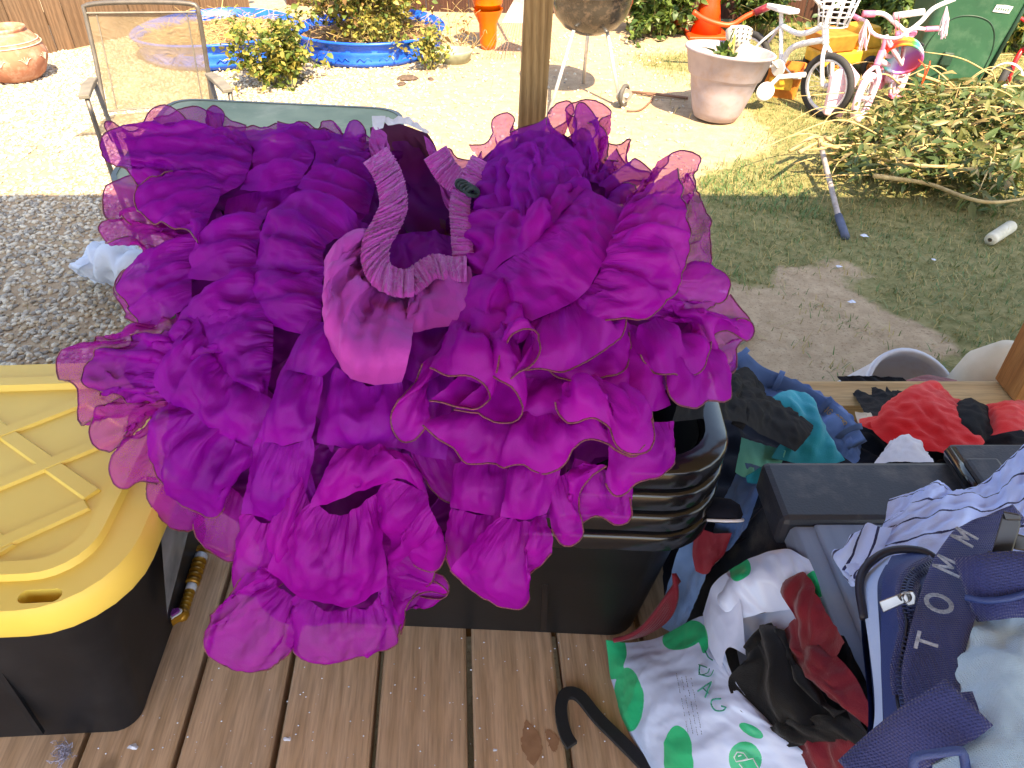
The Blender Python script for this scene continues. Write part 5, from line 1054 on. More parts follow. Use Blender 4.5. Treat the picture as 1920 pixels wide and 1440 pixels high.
# folded lower strap and its adjuster
ribbon('folded_strap', [W(1610,1470,.60), W(1665,1420,.60), W(1730,1370,.585), W(1790,1335,.575), W(1812,1318,.575)], .042, M_web, sb, thick=.004, seg=30, off=.006)
ribbon('strap_tail', [W(1795,1300,.590), W(1808,1350,.575), W(1800,1420,.58), W(1795,1470,.58)], .022, M_web, sb, thick=.003, seg=30)
mb = MB()
mb.tube(catmull(np.array([W(*p, .545) for p in [(1712,1440),(1714,1424),(1725,1417),(1760,1412),(1795,1408),(1806,1414),(1812,1450)]]), 30), .0035, 8); mb.obj('strap_adjuster', M_lea, sb, smooth=True)
strap_letter('T', 1770, 1400, .012, .012)
# black side-release buckle and second webbing
M_buck = mat('black_buckle_plastic', s2l(26, 28, 40), .35)
mb = MB(); plate(mb, [(1858,1040),(1880,962),(1912,972),(1914,985),(1895,1048),(1870,1046)], .70, .012); plate(mb, [(1880,958),(1912,964),(1916,976),(1886,976)], .70, .016); plate(mb, [(1852,1032),(1888,1044),(1886,1054),(1850,1042)], .70, .015); plate(mb, [(1905,1000),(1960,1015),(1960,1040),(1900,1030)], .70, .009); mb.obj('buckle', M_buck, sb, bevel=.0015)
ribbon('shoulder_pad', [W(1815,1105,.69), W(1850,1100,.675), W(1900,1095,.67), W(1980,1100,.66)], .058, M_web, sb, thick=.010, seg=20)
pipe('piping', [(1810,1120,.675),(1845,1126,.665),(1890,1122,.66),(1940,1108,.66)], .003, M_lea, sb)

# ------------------------------------------------------------------ small things on the deck
M_hook = mat('black_felt', (.006, .006, .008), .9, sheen=.05)
hk = [(1073,1398),(1062,1380),(1054,1352),(1052,1325),(1058,1304),(1072,1299),(1090,1308),(1120,1345),(1160,1385),(1200,1425),(1240,1470)]
P = catmull(np.array([G(*p, .010) for p in hk]), 60); mb = MB(); ww = [.0048]*60
T = np.gradient(P, axis=0); T /= np.linalg.norm(T, axis=1)[:, None]; s_ = np.cross(T, [0, 0, 1.])
wd_ = np.interp(np.arange(60), [0, 25, 40, 59], [.0095, .0095, .0095, .0100])[:, None]
mb.loft([np.stack([P[i]-s_[i]*wd_[i]+[0, 0, -.005], P[i]+s_[i]*wd_[i]+[0, 0, -.005], P[i]+s_[i]*wd_[i]+[0, 0, .004], P[i]-s_[i]*wd_[i]+[0, 0, .004]]) for i in range(60)])
o = mb.obj('hanger', M_hook, None, bevel=.001); setp(o, 'black velvet clothes hanger hook lying on the deck boards beside the dotted bag', 'hanger')
M_gold = mat('gold_plastic', s2l(170, 124, 40), .35, s2l(140, 96, 24), scale=30, metal=.5); M_wpl = mat('white_plastic', s2l(205, 205, 210), .4); M_gem = mat('purple_gem', s2l(120, 50, 130), .2, spec=.8)
ga = G(338, 1165, .016); gb = G(378, 1040, .016); Mg = link_between(ga, gb); Lg = float(np.linalg.norm(gb-ga))
wn = thing('toy_wand', 'gold and white toy sword handle with a heart gem between the totes', 'toy', (ga[0], ga[1], 0))
prof = [(.003, .0), (.010, .006), (.012, .014), (.009, .022)]
z = .022
while z < Lg*.42: prof += [(.0075, z), (.0095, z+.003), (.0095, z+.006), (.0075, z+.008)]; z += .0085
mb = MB(Mg); mb.lathe(prof, 16); mb.obj('gold_pommel', M_gold, wn, smooth=True)
mb = MB(Mg); mb.lathe([(.009, Lg*.42), (.0095, Lg*.43), (.0095, Lg*.52), (.009, Lg*.53)], 16, cap1=True); mb.obj('white_band', M_wpl, wn, smooth=True); mb = MB(Mg); mb.lathe([(.010, Lg*.86), (.012, Lg*.88), (.012, Lg*.98), (.010, Lg)], 16, cap1=True); mb.obj('white_band', M_wpl, wn, smooth=True)
prof = []; z = Lg*.53
while z < Lg*.86: prof += [(.0095, z), (.013, z+.003), (.013, z+.008), (.0095, z+.011)]; z += .0115
mb = MB(Mg); mb.lathe(prof, 16); mb.obj('gold_grip', M_gold, wn, smooth=True)
gc = G(392, 1028, .016); mb = MB(); mb.tube(catmull(np.array([G(345, 1042, .02), G(362, 1030, .02), gc, G(425, 1040, .02), G(445, 1030, .02)]), 20), [.004+.006*math.sin(PI*k/19) for k in range(20)], 8, flat=.5); mb.obj('gold_guard', M_gold, wn, smooth=True)
mb = MB(); H = [(16*math.sin(a)**3, 13*math.cos(a)-5*math.cos(2*a)-2*math.cos(3*a)-math.cos(4*a)) for a in np.linspace(0, 2*PI, 28)[:-1]]
hp = G(333, 1156, .02); 
for sc, z0, z1, m, nm in ((.00105, .016, .030, M_gold, 'heart_setting'), (.0008, .030, .032, M_wpl, 'heart_rim'), (.0006, .032, .036, M_gem, 'heart_gem')):
    mb = MB(TR(hp[0]-.003, hp[1], 0, .0)); mb.loft([[(x_*sc, y_*sc, z0) for x_, y_ in H], [(x_*sc*.93, y_*sc*.93, z1) for x_, y_ in H]]); mb.obj(nm, m, wn)
# lint and paper scraps
M_scrap = mat('paper_scrap', s2l(215, 220, 235), .8, wrinkle=.8, wscale=200); M_lint = sheer('lint_fuzz', s2l(170, 170, 195), s2l(150, 150, 180), .4, (.95, .95, 1))
def scrap(name, label, cat, x, y, s, z=0, m=None):
    c = G(x, y, z+.003); k = 9; P = []
    for j in range(k):
        a = 2*PI*j/k; r = s*random.uniform(.5, 1); P.append((c[0]+r*math.cos(a)*1.2, c[1]+r*math.sin(a)*.8, c[2]+random.uniform(0, s*.35)))
    V = P+[(c[0], c[1], c[2]+s*.4)]; o = obj(name, V, [(j, (j+1) % k, k) for j in range(k)], m or M_scrap, smooth=False); setp(o, label, cat); return o
scrap('paper_scrap', 'small white paper scrap on the board near the tote corner', 'scrap', 250, 1401, .008)
scrap('paper_scrap', 'tiny pale blue paper scrap on the board below the petticoat lobe', 'scrap', 538, 1386, .006)
scrap('paper_scrap', 'tiny white scrap on the board left of the rust stain', 'scrap', 928, 1407, .004)
for k in range(5):
    c = G(120+random.uniform(-6, 6), 1411+random.uniform(-6, 6), .003)
mb = MB(); lc = G(120, 1411, .006)
for k in range(40):
    a = np.cumsum(rng.normal(0, .0035, (8, 3)), 0); a[:, 2] = np.abs(a[:, 2])*.5; mb.tube(lc+a, .0005, 3)
o = mb.obj('lint_ball', mat('lint_grey', s2l(165, 165, 190), .95), None); setp(o, 'fluffy grey ball of lint on the deck edge by the tote', 'lint')
mb = MB()
for k in range(150):
    c = G(random.uniform(150, 1150), random.uniform(1195, 1440), .0012); s = random.uniform(.0006, .0018); mb.add([c+[s, 0, 0], c+[0, s, 0], c+[-s, 0, 0], c+[0, -s, 0], c+[0, 0, s]], [(0, 1, 4), (1, 2, 4), (2, 3, 4), (3, 0, 4)])
o = mb.obj('crumbs', M_scrap, None, kind='stuff'); setp(o, 'pale specks and crumbs scattered on the deck boards', 'crumbs')
# ------------------------------------------------------------------ yard: pot, chair, table
def at_g(x, y): p = G(x, y, YARD); return p
M_terra = mat('terracotta', s2l(168, 112, 86), .85, s2l(150, 98, 74), scale=12, dirt=s2l(214, 186, 164), dscale=9, damt=.6)
p = at_g(18, 168); tp = thing('terracotta_pot', 'round terracotta pot with pale painted scrollwork by the fence', 'pot', (p[0], p[1]+.2, YARD))
Mp = TR(p[0]-.03, p[1]+.22, YARD)
mb = MB(Mp); mb.lathe([(.12, 0), (.19, .06), (.235, .15), (.24, .20), (.22, .27), (.17, .335), (.155, .34), (.150, .35), (.16, .36), (.155, .372), (.135, .372), (.13, .33), (.10, .1)], 40); mb.obj('pot_body', M_terra, tp, smooth=True)
M_paint = mat('pale_slip_paint', s2l(226, 190, 168), .8)
mb = MB(Mp)
for z, r in ((.285, .212), (.262, .226)):
    mb.tube([(r*math.cos(a), r*math.sin(a), z) for a in np.linspace(0, 2*PI, 40)[:-1]], .004, 5, closed=True)
for k in range(9):
    for j in range(5):
        a = k*2*PI/9+(j-2)*.055; mb.tube([((.241)*math.cos(a0), (.241)*math.sin(a0), z) for a0, z in ((k*2*PI/9, .155), (a, .185), (a+(j-2)*.03, .205-abs(j-2)*.008))], .0025, 4)
mb.obj('painted_scrollwork', M_paint, tp)
M_frame = mat('bronze_grey_metal', s2l(110, 102, 94), .45, metal=.5); M_sling = sheer('taupe_mesh_sling', s2l(150, 132, 104), s2l(132, 116, 90), .76, (.95, .93, .88)); M_slb = mat('sling_binding', s2l(120, 112, 100), .7)
tl = G(160, 24, .36); tr_ = G(372, 22, .36); bl = G(200, 208, -.06); br = G(400, 190, -.06)
cx_ = (tl+tr_)/2; chp = thing('patio_chair', 'taupe mesh sling patio chair drawn up to the glass table', 'chair', (cx_[0], cx_[1], YARD))
top = tl+(tl-bl)*.0; up = (tl-bl); 
mb = MB(); topl = tl+up*.07+np.array([.012, 0, 0]); topr = tr_+(tr_-br)*.07-np.array([.012, 0, 0])
path = [bl+np.array([.0, -.02, -.02]), bl*.5+tl*.5, tl, topl, topl*.75+topr*.25+np.array([0, 0, .012]), topl*.25+topr*.75+np.array([0, 0, .012]), topr, tr_, br*.5+tr_*.5, br+np.array([0, -.02, -.02])]
mb.tube(catmull(np.array(path), 60), .011, 8); mb.obj('back_frame', M_frame, chp, smooth=True)
g_ = np.array([[tl*(1-s)+tr_*s, ((tl*(1-s)+tr_*s)*.5+(bl*(1-s)+br*s)*.5)+np.array([0, .015*math.sin(PI*s), 0]), bl*(1-s)+br*s] for s in np.linspace(.02, .98, 14)]).transpose(1, 0, 2)
cloth_obj('sling_back', cloth(list(g_), res=.03, exs=(1.0, 1.0), ext=1.0, fine=1.0, levels=2, amp=.05), M_sling, chp)
mb = MB()
for a, b_ in ((tl, tr_), (bl, br)): mb.tube([a*.98+b_*.02+[0, -.006, 0], b_*.98+a*.02+[0, -.006, 0]], .009, 6, flat=.5)
for s in (.10, .90): mb.tube([tl*(1-s)+tr_*s+[0, -.006, 0], bl*(1-s)+br*s+[0, -.006, 0]], .003, 5)
mb.obj('sling_binding', M_slb, chp)
sd = (tr_-tl)/np.linalg.norm(tr_-tl); fw = np.array([sd[1], -sd[0], 0]); fw /= np.linalg.norm(fw)
al = G(176, 152, .13); ar = G(393, 143, .13)
for nm, a0, e in (('l', al, G(158, 184, .14)), ('r', ar, G(428, 172, .14))):
    mb = MB(); d_ = e-a0; n_ = np.array([-d_[1], d_[0], 0]); n_ /= np.linalg.norm(n_)
    mb.loft([[a0+n_*.02, a0-n_*.02, a0-n_*.02+[0, 0, .018], a0+n_*.02+[0, 0, .018]], [(a0+e)/2+n_*.025+[0, 0, .004], (a0+e)/2-n_*.025+[0, 0, .004], (a0+e)/2-n_*.025+[0, 0, .026], (a0+e)/2+n_*.025+[0, 0, .026]], [e+n_*.022+[0, 0, -.006], e-n_*.022+[0, 0, -.006], e-n_*.022+[0, 0, .012], e+n_*.022+[0, 0, .012]]]); mb.obj('armrest', M_slb, chp, bevel=.004)
    mb = MB(); ft = np.array([e[0]+.03*(1 if nm == 'l' else -1), e[1]-.03, YARD]); mb.tube(catmull(np.array([e+[0, .02, -.005], (e+ft)/2, ft]), 10), .011, 8); mb.obj('front_leg', M_frame, chp, smooth=True)
    mb = MB(); rt = np.array([a0[0], a0[1]+.05, YARD]); mb.tube([a0, a0*.5+rt*.5, rt], .011, 8); mb.obj('rear_leg', M_frame, chp, smooth=True)
st0 = bl+fw*.0; s4 = [bl+[.02, 0, -.02], br+[-.02, 0, -.02], br+fw*.42+[-.02, 0, .02], bl+fw*.42+[.02, 0, .02]]
cloth_obj('sling_seat', cloth([np.array(s4[:2]), np.array(s4[3:1:-1])], res=.04, exs=(1, 1), ext=1, levels=2, fine=1, amp=.05), M_sling, chp)
# table
M_glass = mat('dusty_green_glass', s2l(138, 146, 118), .6, s2l(112, 124, 100), scale=5, spec=.2, dirt=s2l(182, 176, 150), dscale=4, damt=.6); M_trim = mat('table_rim_metal', s2l(92, 98, 92), .4, metal=.4)
A = G(190, 352, .20); B = G(322, 186, .20); Cc = G(757, 206, .20); D_ = A+(Cc-B)*1.0
tb = thing('glass_table', 'dusty green glass patio table half hidden by the petticoat', 'table', ((A+Cc)[0]/2, (A+Cc)[1]/2, YARD))
def rpoly(c4, r, z, n=6):
    P = []
    for i in range(4):
        a, b_, c = c4[i-1], c4[i], c4[(i+1) % 4]; u = (a-b_)/np.linalg.norm(a-b_); v = (c-b_)/np.linalg.norm(c-b_)
        p0, p1 = b_+u*r, b_+v*r
        for t in np.linspace(0, 1, n): P.append(((1-t)**2*p0+2*t*(1-t)*b_+t*t*p1)[:2].tolist()+[z])
    return P
q4 = [A, D_, Cc, B]
cc = (A+B+Cc+D_)/4
def sc_(k): return [cc+(p-cc)*k for p in q4]
mb = MB(); mb.loft([rpoly(sc_(.975), .12, .198), rpoly(sc_(.975), .12, .204)]); mb.obj('glass_top', M_glass, tb)
mb = MB(); mb.loft([rpoly(sc_(1.0), .13, .165), rpoly(sc_(1.004), .13, .20), rpoly(sc_(1.0), .13, .207), rpoly(sc_(.965), .12, .207), rpoly(sc_(.965), .12, .165)], cap0=False, cap1=False, closed=True); mb.obj('table_rim', M_trim, tb)
for p in sc_(.86): mb = MB(); mb.tube([(p[0], p[1], .17), (p[0], p[1], YARD)], .016, 8); mb.obj('leg', M_trim, tb, smooth=True)
# ------------------------------------------------------------------ plants
M_l1 = leafmat('tomato_leaf', s2l(106, 124, 52), s2l(78, 98, 40), .35); M_l2 = leafmat('yellowing_leaf', s2l(172, 160, 78), s2l(140, 130, 60), .35); M_l3 = leafmat('dry_leaf', s2l(150, 118, 74), s2l(120, 90, 54), .3); M_l4 = leafmat('dark_shrub_leaf', s2l(70, 96, 44), s2l(52, 76, 34), .3)
M_stem = mat('green_brown_stem', s2l(140, 136, 84), .8, s2l(112, 98, 60)); M_dry = mat('dry_stalk', s2l(190, 164, 112), .85, s2l(160, 132, 86))
def leafV(P, Dr, Up, L_, Wd, curl, r):
    """leaf-shaped faces: 6 vertices, folded along the midrib"""
    D = Dr/np.linalg.norm(Dr, axis=1)[:, None]; S_ = np.cross(D, Up); S_ /= np.linalg.norm(S_, axis=1)[:, None]+1e-9; N_ = np.cross(S_, D)
    L_ = L_[:, None]; Wd = Wd[:, None]; c = curl[:, None]
    v = [P, P+D*L_*.35+S_*Wd+N_*L_*.10, P+D*L_*.72+S_*Wd*.7+N_*(L_*.05-c*L_*.2), P+D*L_-N_*c*L_*.45, P+D*L_*.72-S_*Wd*.7+N_*(L_*.05-c*L_*.2), P+D*L_*.35-S_*Wd+N_*L_*.10, P+D*L_*.4, P+D*L_*.72-N_*c*L_*.15]
    V = np.stack(v, 1)
    F = np.array([(0, 1, 6), (1, 2, 7), (1, 7, 6), (2, 3, 7), (3, 4, 7), (7, 4, 5), (7, 5, 6), (6, 5, 0)])
    n = len(P); return V.reshape(-1, 3), (F[None]+(np.arange(n)*8)[:, None, None]).reshape(-1, 3)
def leaves(name, P, L_, Wd, mats, parent=None, seed=0, droop=.2, kind='stuff', up=None, flat=.5):
    r = np.random.default_rng(seed); n = len(P); D = r.normal(size=(n, 3)); D[:, 2] = D[:, 2]*flat-droop
    U = r.normal(size=(n, 3))*.5+np.array([0, 0, 1]); l = r.uniform(L_[0], L_[1], n); w = l*r.uniform(Wd[0], Wd[1], n)
    V, F = leafV(P, D, U, l, w, r.uniform(-.3, .9, n), r)
    o = obj(name, V, F, mats, parent, kind=kind, loc=None if parent else (0, 0, 0)); o.data.polygons.foreach_set('material_index', np.repeat(r.integers(0, len(mats), n), 8).astype(np.int32)); return o
def bush(name, label, cat, c, rad, h, nst, nlf, L_, Wd, mats, stemmat, seed=1, spread=1, lean=(0, 0), stem_r=.004, group=None):
    r = np.random.default_rng(seed); t_ = thing(name, label, cat, c, group); c = np.array(c, float); mb = MB(); pts = []
    for k in range(nst):
        a = r.uniform(0, 2*PI); rr = rad*r.uniform(.2, 1)*spread; b0 = c+[.35*rr*math.cos(a), .35*rr*math.sin(a), 0]; e = c+[rr*math.cos(a)+lean[0], rr*math.sin(a)+lean[1], h*r.uniform(.45, 1)]; m_ = (b0+e)/2+r.normal(0, .06, 3)+[0, 0, h*.1]
        P = catmull(np.array([b0, m_, e]), 12); mb.tube(P, np.linspace(stem_r, stem_r*.4, 12), 5); pts.append(P[3:])
        for j in range(4):
            q = P[r.integers(3, 11)]; e2 = q+r.normal(0, rad*.28, 3); P2 = catmull(np.array([q, (q+e2)/2+[0, 0, .02], e2]), 6); mb.tube(P2, stem_r*.4, 4); pts.append(P2)
    mb.obj('stems', stemmat, t_, smooth=True, kind='stuff'); pts = np.concatenate(pts)
    P = pts[r.integers(0, len(pts), nlf)]+r.normal(0, .022, (nlf, 3)); P[:, 2] = np.maximum(P[:, 2], YARD+.01)
    leaves('foliage', P, L_, Wd, mats, t_, seed); return t_
# ------------------------------------------------------------------ kiddie pools used as planters
M_pool = mat('blue_pool_plastic', s2l(10, 92, 214), .35, s2l(8, 80, 196), scale=4, spec=.5, dirt=s2l(60, 120, 210), dscale=6, damt=.3)
M_soil = mat('dry_soil', s2l(140, 108, 76), .95, s2l(104, 76, 52), scale=30, bump=1, bscale=60)
def pool(label, cx, cy, R, h=.19, squash=1.0):
    t_ = thing('blue_pool', label, 'kiddie pool', (cx, cy, YARD), 'blue kiddie pools used as planters'); M = TR(cx, cy, YARD)
    mb = MB(M); n = 72; prof = [(R*.90, 0), (R*.955, .03), (R*.965, .05), (R*.955, .055), (R*.97, .10), (R*.975, .115), (R*.965, .12), (R*.985, h-.015), (R*1.03, h-.01), (R*1.04, h), (R*1.02, h+.010), (R*.985, h+.004), (R*.95, .05)]
    V = []; F = []
    for r_, z in prof:
        for j in range(n):
            a = 2*PI*j/n; rr = r_*(1+.006*(abs((j/n*18) % 1-.5)*4-1)*(0 < z < h-.02))*(1+.015*math.sin(3*a+cx)); V.append((rr*math.cos(a), rr*math.sin(a)*squash, z+.008*math.sin(2*a+cx)*(z > .1)))
    for i in range(len(prof)-1):
        for j in range(n): F.append((i*n+j, i*n+(j+1) % n, (i+1)*n+(j+1) % n, (i+1)*n+j))
    mb.add(V, F); mb.obj('pool_shell', M_pool, t_, smooth=True)
    k = 18; V = []; F = []; r_ = np.random.default_rng(int(abs(cx)*100))
    for i in range(k+1):
        for j in range(n): a = 2*PI*j/n; q = R*.965*i/k; V.append((q*math.cos(a), q*math.sin(a)*squash, .12+r_.normal(0, .006)+.02*math.sin(q*9+a*2)*(i < k)))
    for i in range(k):
        for j in range(n): F.append((i*n+j, i*n+(j+1) % n, (i+1)*n+(j+1) % n, (i+1)*n+j))
    mb = MB(M); mb.add(V, F); mb.obj('pool_soil', M_soil, t_, smooth=True)
    mb = MB(M)
    for j in range(9):
        a0 = -PI/2-1.25+j*.30; zz = [.065, .09, .065, .09, .065]; mb.tube([((R*.972)*math.cos(a0+i*.05), (R*.972)*math.sin(a0+i*.05)*squash, zz[i]) for i in range(5)], .004, 5)
    mb.obj('zigzag_moulding', M_pool, t_, smooth=True)
    return t_
q = G(440, 135, YARD); LX, LY, LR = -2.42, q[1]+.60, .64; pool('blue kiddie pool full of dry straw behind the mesh chair', LX, LY, LR)
q = G(680, 132, YARD); MX_, MY_, MR = -1.17, q[1]+.58, .60; pool('blue kiddie pool crowded with withered tomato plants', MX_, MY_, MR)
def strawpile(name, label, cx, cy, R, n, z, seed):
    r = np.random.default_rng(seed); mb = MB()
    for k in range(n):
        a = r.uniform(0, 2*PI); q = R*math.sqrt(r.uniform()); p = np.array([cx+q*math.cos(a), cy+q*math.sin(a), z+r.uniform(0, .05)]); d = r.normal(0, 1, 3); d[2] *= .25; d /= np.linalg.norm(d); L_ = r.uniform(.08, .3)
        mb.tube(catmull(np.array([p, p+d*L_*.5+r.normal(0, .02, 3), p+d*L_]), 5), r.uniform(.0015, .0035), 3)
    o = mb.obj(name, M_dry, None, kind='stuff', loc=(0, 0, 0)); setp(o, label, 'straw')
strawpile('dry_straw', 'dry bent straw and stalks filling the left blue pool', LX, LY, LR*.85, 380, YARD+.14, 3)
strawpile('dry_straw', 'dry stalks around the tomato stems in the right blue pool', MX_, MY_, MR*.8, 160, YARD+.14, 4)
bush('tomato_plant', 'tall withered tomato plant filling the right blue pool', 'plant', (MX_+.05, MY_-.02, YARD+.13), .60, .9, 44, 5200, (.03, .075), (.22, .4), [M_l1, M_l2, M_l2, M_l3], M_stem, 5)
bush('tomato_plant', 'tomato plant with hanging pods over the front rim of the right blue pool', 'plant', (MX_+.12, MY_-.42, YARD+.13), .28, .30, 9, 420, (.025, .055), (.22, .4), [M_l2, M_l2, M_l1], M_stem, 6)
w_ = G(512, 172, YARD); bush('weed_clump', 'leafy green weed clump in front of the two blue pools', 'weed', (w_[0], w_[1]+.22, YARD), .30, .50, 22, 1900, (.03, .065), (.22, .38), [M_l1, M_l2, M_l2, M_l1], M_stem, 7)
w_ = G(805, 140, YARD); bush('weed_clump', 'small green weed at the right end of the blue pool', 'weed', (w_[0], w_[1]+.1, YARD), .13, .34, 10, 420, (.02, .05), (.22, .38), [M_l1, M_l2], M_stem, 8)
w_ = G(880, 108, YARD); bush('dry_vine', 'leafless pale vine sprawling beside the orange planter', 'vine', (w_[0]-.1, w_[1]+.1, YARD), .28, .35, 10, 60, (.02, .05), (.22, .38), [M_l3], M_dry, 9)
w_ = G(1235, 70, YARD); bush('green_shrub', 'leafy green shrub behind the grill and pale planter', 'shrub', (w_[0], w_[1]+.10, YARD), .40, .6, 26, 2600, (.04, .09), (.2, .34), [M_l4, M_l1, M_l1], M_stem, 10)
w_ = G(1640, 60, YARD); bush('green_shrub', 'green shrub between the two bikes and the dark fence', 'shrub', (w_[0], w_[1]+.0, YARD), .45, .75, 26, 2600, (.04, .09), (.2, .34), [M_l4, M_l1], M_stem, 11)
w_ = G(1890, 120, YARD); bush('strap_leaf_plant', 'long-leaved green plant to the right of the refuse cart', 'plant', (w_[0]+.25, w_[1]+.5, YARD), .42, .75, 26, 1500, (.08, .18), (.08, .14), [M_l4, M_l1, M_l2], M_stem, 12)
w_ = G(1440, 70, YARD); bush('green_shrub', 'dark shrub rising against the back fence between planter and bike', 'shrub', (w_[0]-.1, w_[1]+.1, YARD), .4, .7, 24, 2000, (.04, .09), (.2, .34), [M_l4, M_l4, M_l1], M_stem, 13)
# brown leaf litter and clods
M_clod = mat('dark_clod', s2l(96, 78, 66), .95, s2l(70, 56, 48), scale=40)
for k, (x, y, s, lb) in enumerate([(765, 152, .05, 'largest dark clod of earth in front of the right blue pool'), (752, 162, .03, 'flat dark clod just left of the largest one'), (808, 152, .022, 'small dark clod to the right of the largest one')]):
    p = G(x, y, YARD); mb = MB(TR(p[0], p[1], gz(p[0], p[1])+s*.2, k)); mb.lathe([(.001, -.5*s), (s*.9, -.3*s), (s*1.3, 0), (s*.8, .35*s), (.001, .45*s)], 9, sx=1.3, sy=.8, cap0=False); o = mb.obj('earth_clod', M_clod, None); setp(o, lb, 'clod')
p = G(845, 122, YARD); mb = MB(TR(p[0], p[1]+.06, YARD)); mb.lathe([(.14, 0), (.17, .08), (.18, .10), (.16, .10), (.13, .03), (.001, .03)], 24, sx=1.0, sy=.7); o = mb.obj('grey_tray', mat('grey_green_plastic', s2l(150, 156, 132), .6), None, smooth=True); setp(o, 'shallow grey green tray on the soil beside the right blue pool', 'tray')
# ------------------------------------------------------------------ orange planter stack, rake, grill
M_or = mat('orange_plastic', s2l(238, 110, 10), .35, s2l(228, 92, 6), scale=5); M_or2 = mat('red_orange_plastic', s2l(232, 74, 22), .45, s2l(214, 60, 16), scale=5)
p = G(915, 100, YARD); op = thing('orange_planter', 'stack of orange plastic planters by the leaf rake', 'planter', (p[0], p[1]+.12, YARD)); M = TR(p[0], p[1]+.14, YARD)
mb = MB(M); mb.lathe([(.055, 0), (.07, .05), (.075, .20), (.125, .30), (.128, .31)], 32); mb.obj('planter_foot', M_or, op, smooth=True)
mb = MB(M); mb.lathe([(.10, .27), (.135, .44), (.15, .445), (.152, .50), (.14, .50), (.12, .35)], 32, cap0=True); mb.obj('planter_bowl', M_or, op, smooth=True)
mb = MB(M); mb.lathe([(.12, .46), (.145, .56), (.158, .565), (.16, .61), (.145, .61), (.13, .5), (.001, .5)], 32, cap0=True); mb.obj('planter_bowl', M_or, op, smooth=True)
M_rake = mat('galvanised_rake', s2l(150, 146, 140), .5, metal=.4); M_rk2 = mat('rust_tine', s2l(140, 104, 84), .6, metal=.3)
ra = G(985, -40, .05); e0 = G(905, 108, YARD+.02); e1 = G(1062, 112, YARD+.02)
rk = thing('leaf_rake', 'fan-shaped leaf rake leaning head down behind the wooden post', 'rake', (e0+e1)/2)
for k in range(23):
    s = k/22; e = e0*(1-s)+e1*s+np.array([0, .0, .015*math.sin(PI*s)]); mid = ra*.35+e*.65; m2 = mid+np.array([0, .012, 0])
    mb = MB(); mb.tube([ra+(e-ra)*.25, m2, e+[0, .01, .01], e+[0, -.015, -.01]], .0028, 4, flat=.5); mb.obj('tine', M_rk2, rk)
mb = MB(); mb.loft([[ra+(e0-ra)*.05, ra+(e1-ra)*.05, ra+(e1-ra)*.05+[0, .004, 0], ra+(e0-ra)*.05+[0, .004, 0]], [ra+(e0-ra)*.55, ra+(e1-ra)*.55, ra+(e1-ra)*.55+[0, .004, 0], ra+(e0-ra)*.55+[0, .004, 0]]]); mb.obj('rake_fan', M_rake, rk)
mb = MB(); mb.tube([ra, ra+np.array([.1, .35, .9])], .013, 8); mb.obj('rake_handle', M_dry, rk, smooth=True)
M_kettle = mat('black_kettle_enamel', (.015, .014, .013), .22, (.03, .026, .022), scale=8, spec=.7, dirt=s2l(120, 100, 84), dscale=22, damt=.6); M_alu = mat('aluminium_leg', s2l(205, 205, 205), .35, metal=.5)
l1 = G(1030, 214, YARD); l2 = G(1163, 200, YARD); kc = np.array([(l1[0]+l2[0])/2+.03, (l1[1]+l2[1])/2+.30, 0]); l3 = np.array([kc[0]-.0, kc[1]+.28, YARD])
kg = thing('kettle_grill', 'black kettle grill on white legs with a small wheel', 'grill', (kc[0], kc[1], YARD))
mb = MB(TR(kc[0], kc[1], 0)); mb.lathe([(.001, -.09), (.10, -.08), (.18, -.04), (.24, .03), (.272, .12), (.275, .16), (.282, .165), (.282, .175), (.275, .18), (.268, .26), (.225, .33), (.14, .38), (.001, .40)], 48, cap0=False); mb.obj('kettle_bowl', M_kettle, kg, smooth=True)
for l in (l1, l2, l3):
    mb = MB(); tpp = np.array([kc[0], kc[1], -.03]); d = (l-tpp); mb.tube([tpp+np.array([d[0]*.45, d[1]*.45, 0]), l+[0, 0, .01]], .0125, 8); mb.obj('leg', M_alu, kg, smooth=True)
def wheel(parent, c, R, axis, tyre_r, m_tyre, m_rim, spokes=0, hub=True, names=('tyre', 'wheel_rim', 'spoke')):
    M = link_between(c, np.array(c)+np.array(axis)); th = np.linspace(0, 2*PI, 41)[:-1]
    mb = MB(M); mb.tube([((R-tyre_r)*math.cos(a), (R-tyre_r)*math.sin(a), 0) for a in th], tyre_r, 10, closed=True); w_ = mb.obj(names[0], m_tyre, parent, smooth=True)
    mb = MB(M); mb.tube([((R-2.1*tyre_r)*math.cos(a), (R-2.1*tyre_r)*math.sin(a), 0) for a in th], tyre_r*.55, 8, closed=True, flat=1); mb.obj(names[1], m_rim, w_, smooth=True)
    if spokes:
        mb = MB(M)
        for k in range(spokes): a = 2*PI*k/spokes; mb.tube([(.012*math.cos(a+.9), .012*math.sin(a+.9), .012*(-1)**k), ((R-2.2*tyre_r)*math.cos(a), (R-2.2*tyre_r)*math.sin(a), 0)], .0012, 4)
        mb.obj('spokes', M_alu, w_)
    if hub: mb = MB(M); mb.lathe([(.001, -.03), (.014, -.03), (.014, .03), (.001, .03)], 12); mb.obj('hub', m_rim, w_, smooth=True)
    return w_
M_tyre = mat('grey_rubber', s2l(88, 84, 80), .8, s2l(66, 62, 58)); M_tyre2 = mat('dark_rubber', s2l(48, 46, 46), .8); M_wht = mat('white_paint', s2l(222, 218, 218), .4, s2l(208, 204, 204), scale=12)
wheel(kg, l2+[.02, 0, .075], .075, (.85, -.5, 0), .014, M_tyre, M_wht)
mb = MB(); mb.loft([[l2+[.02, 0, .075]+np.array([.045*math.cos(a), .0+.03*math.cos(a)*.5, .045*math.sin(a)])+np.array([.012, -.007, 0])*s for a in np.linspace(0, 2*PI, 20)[:-1]] for s in (-1, 1)]); mb.obj('wheel_disc', M_rake, kg)
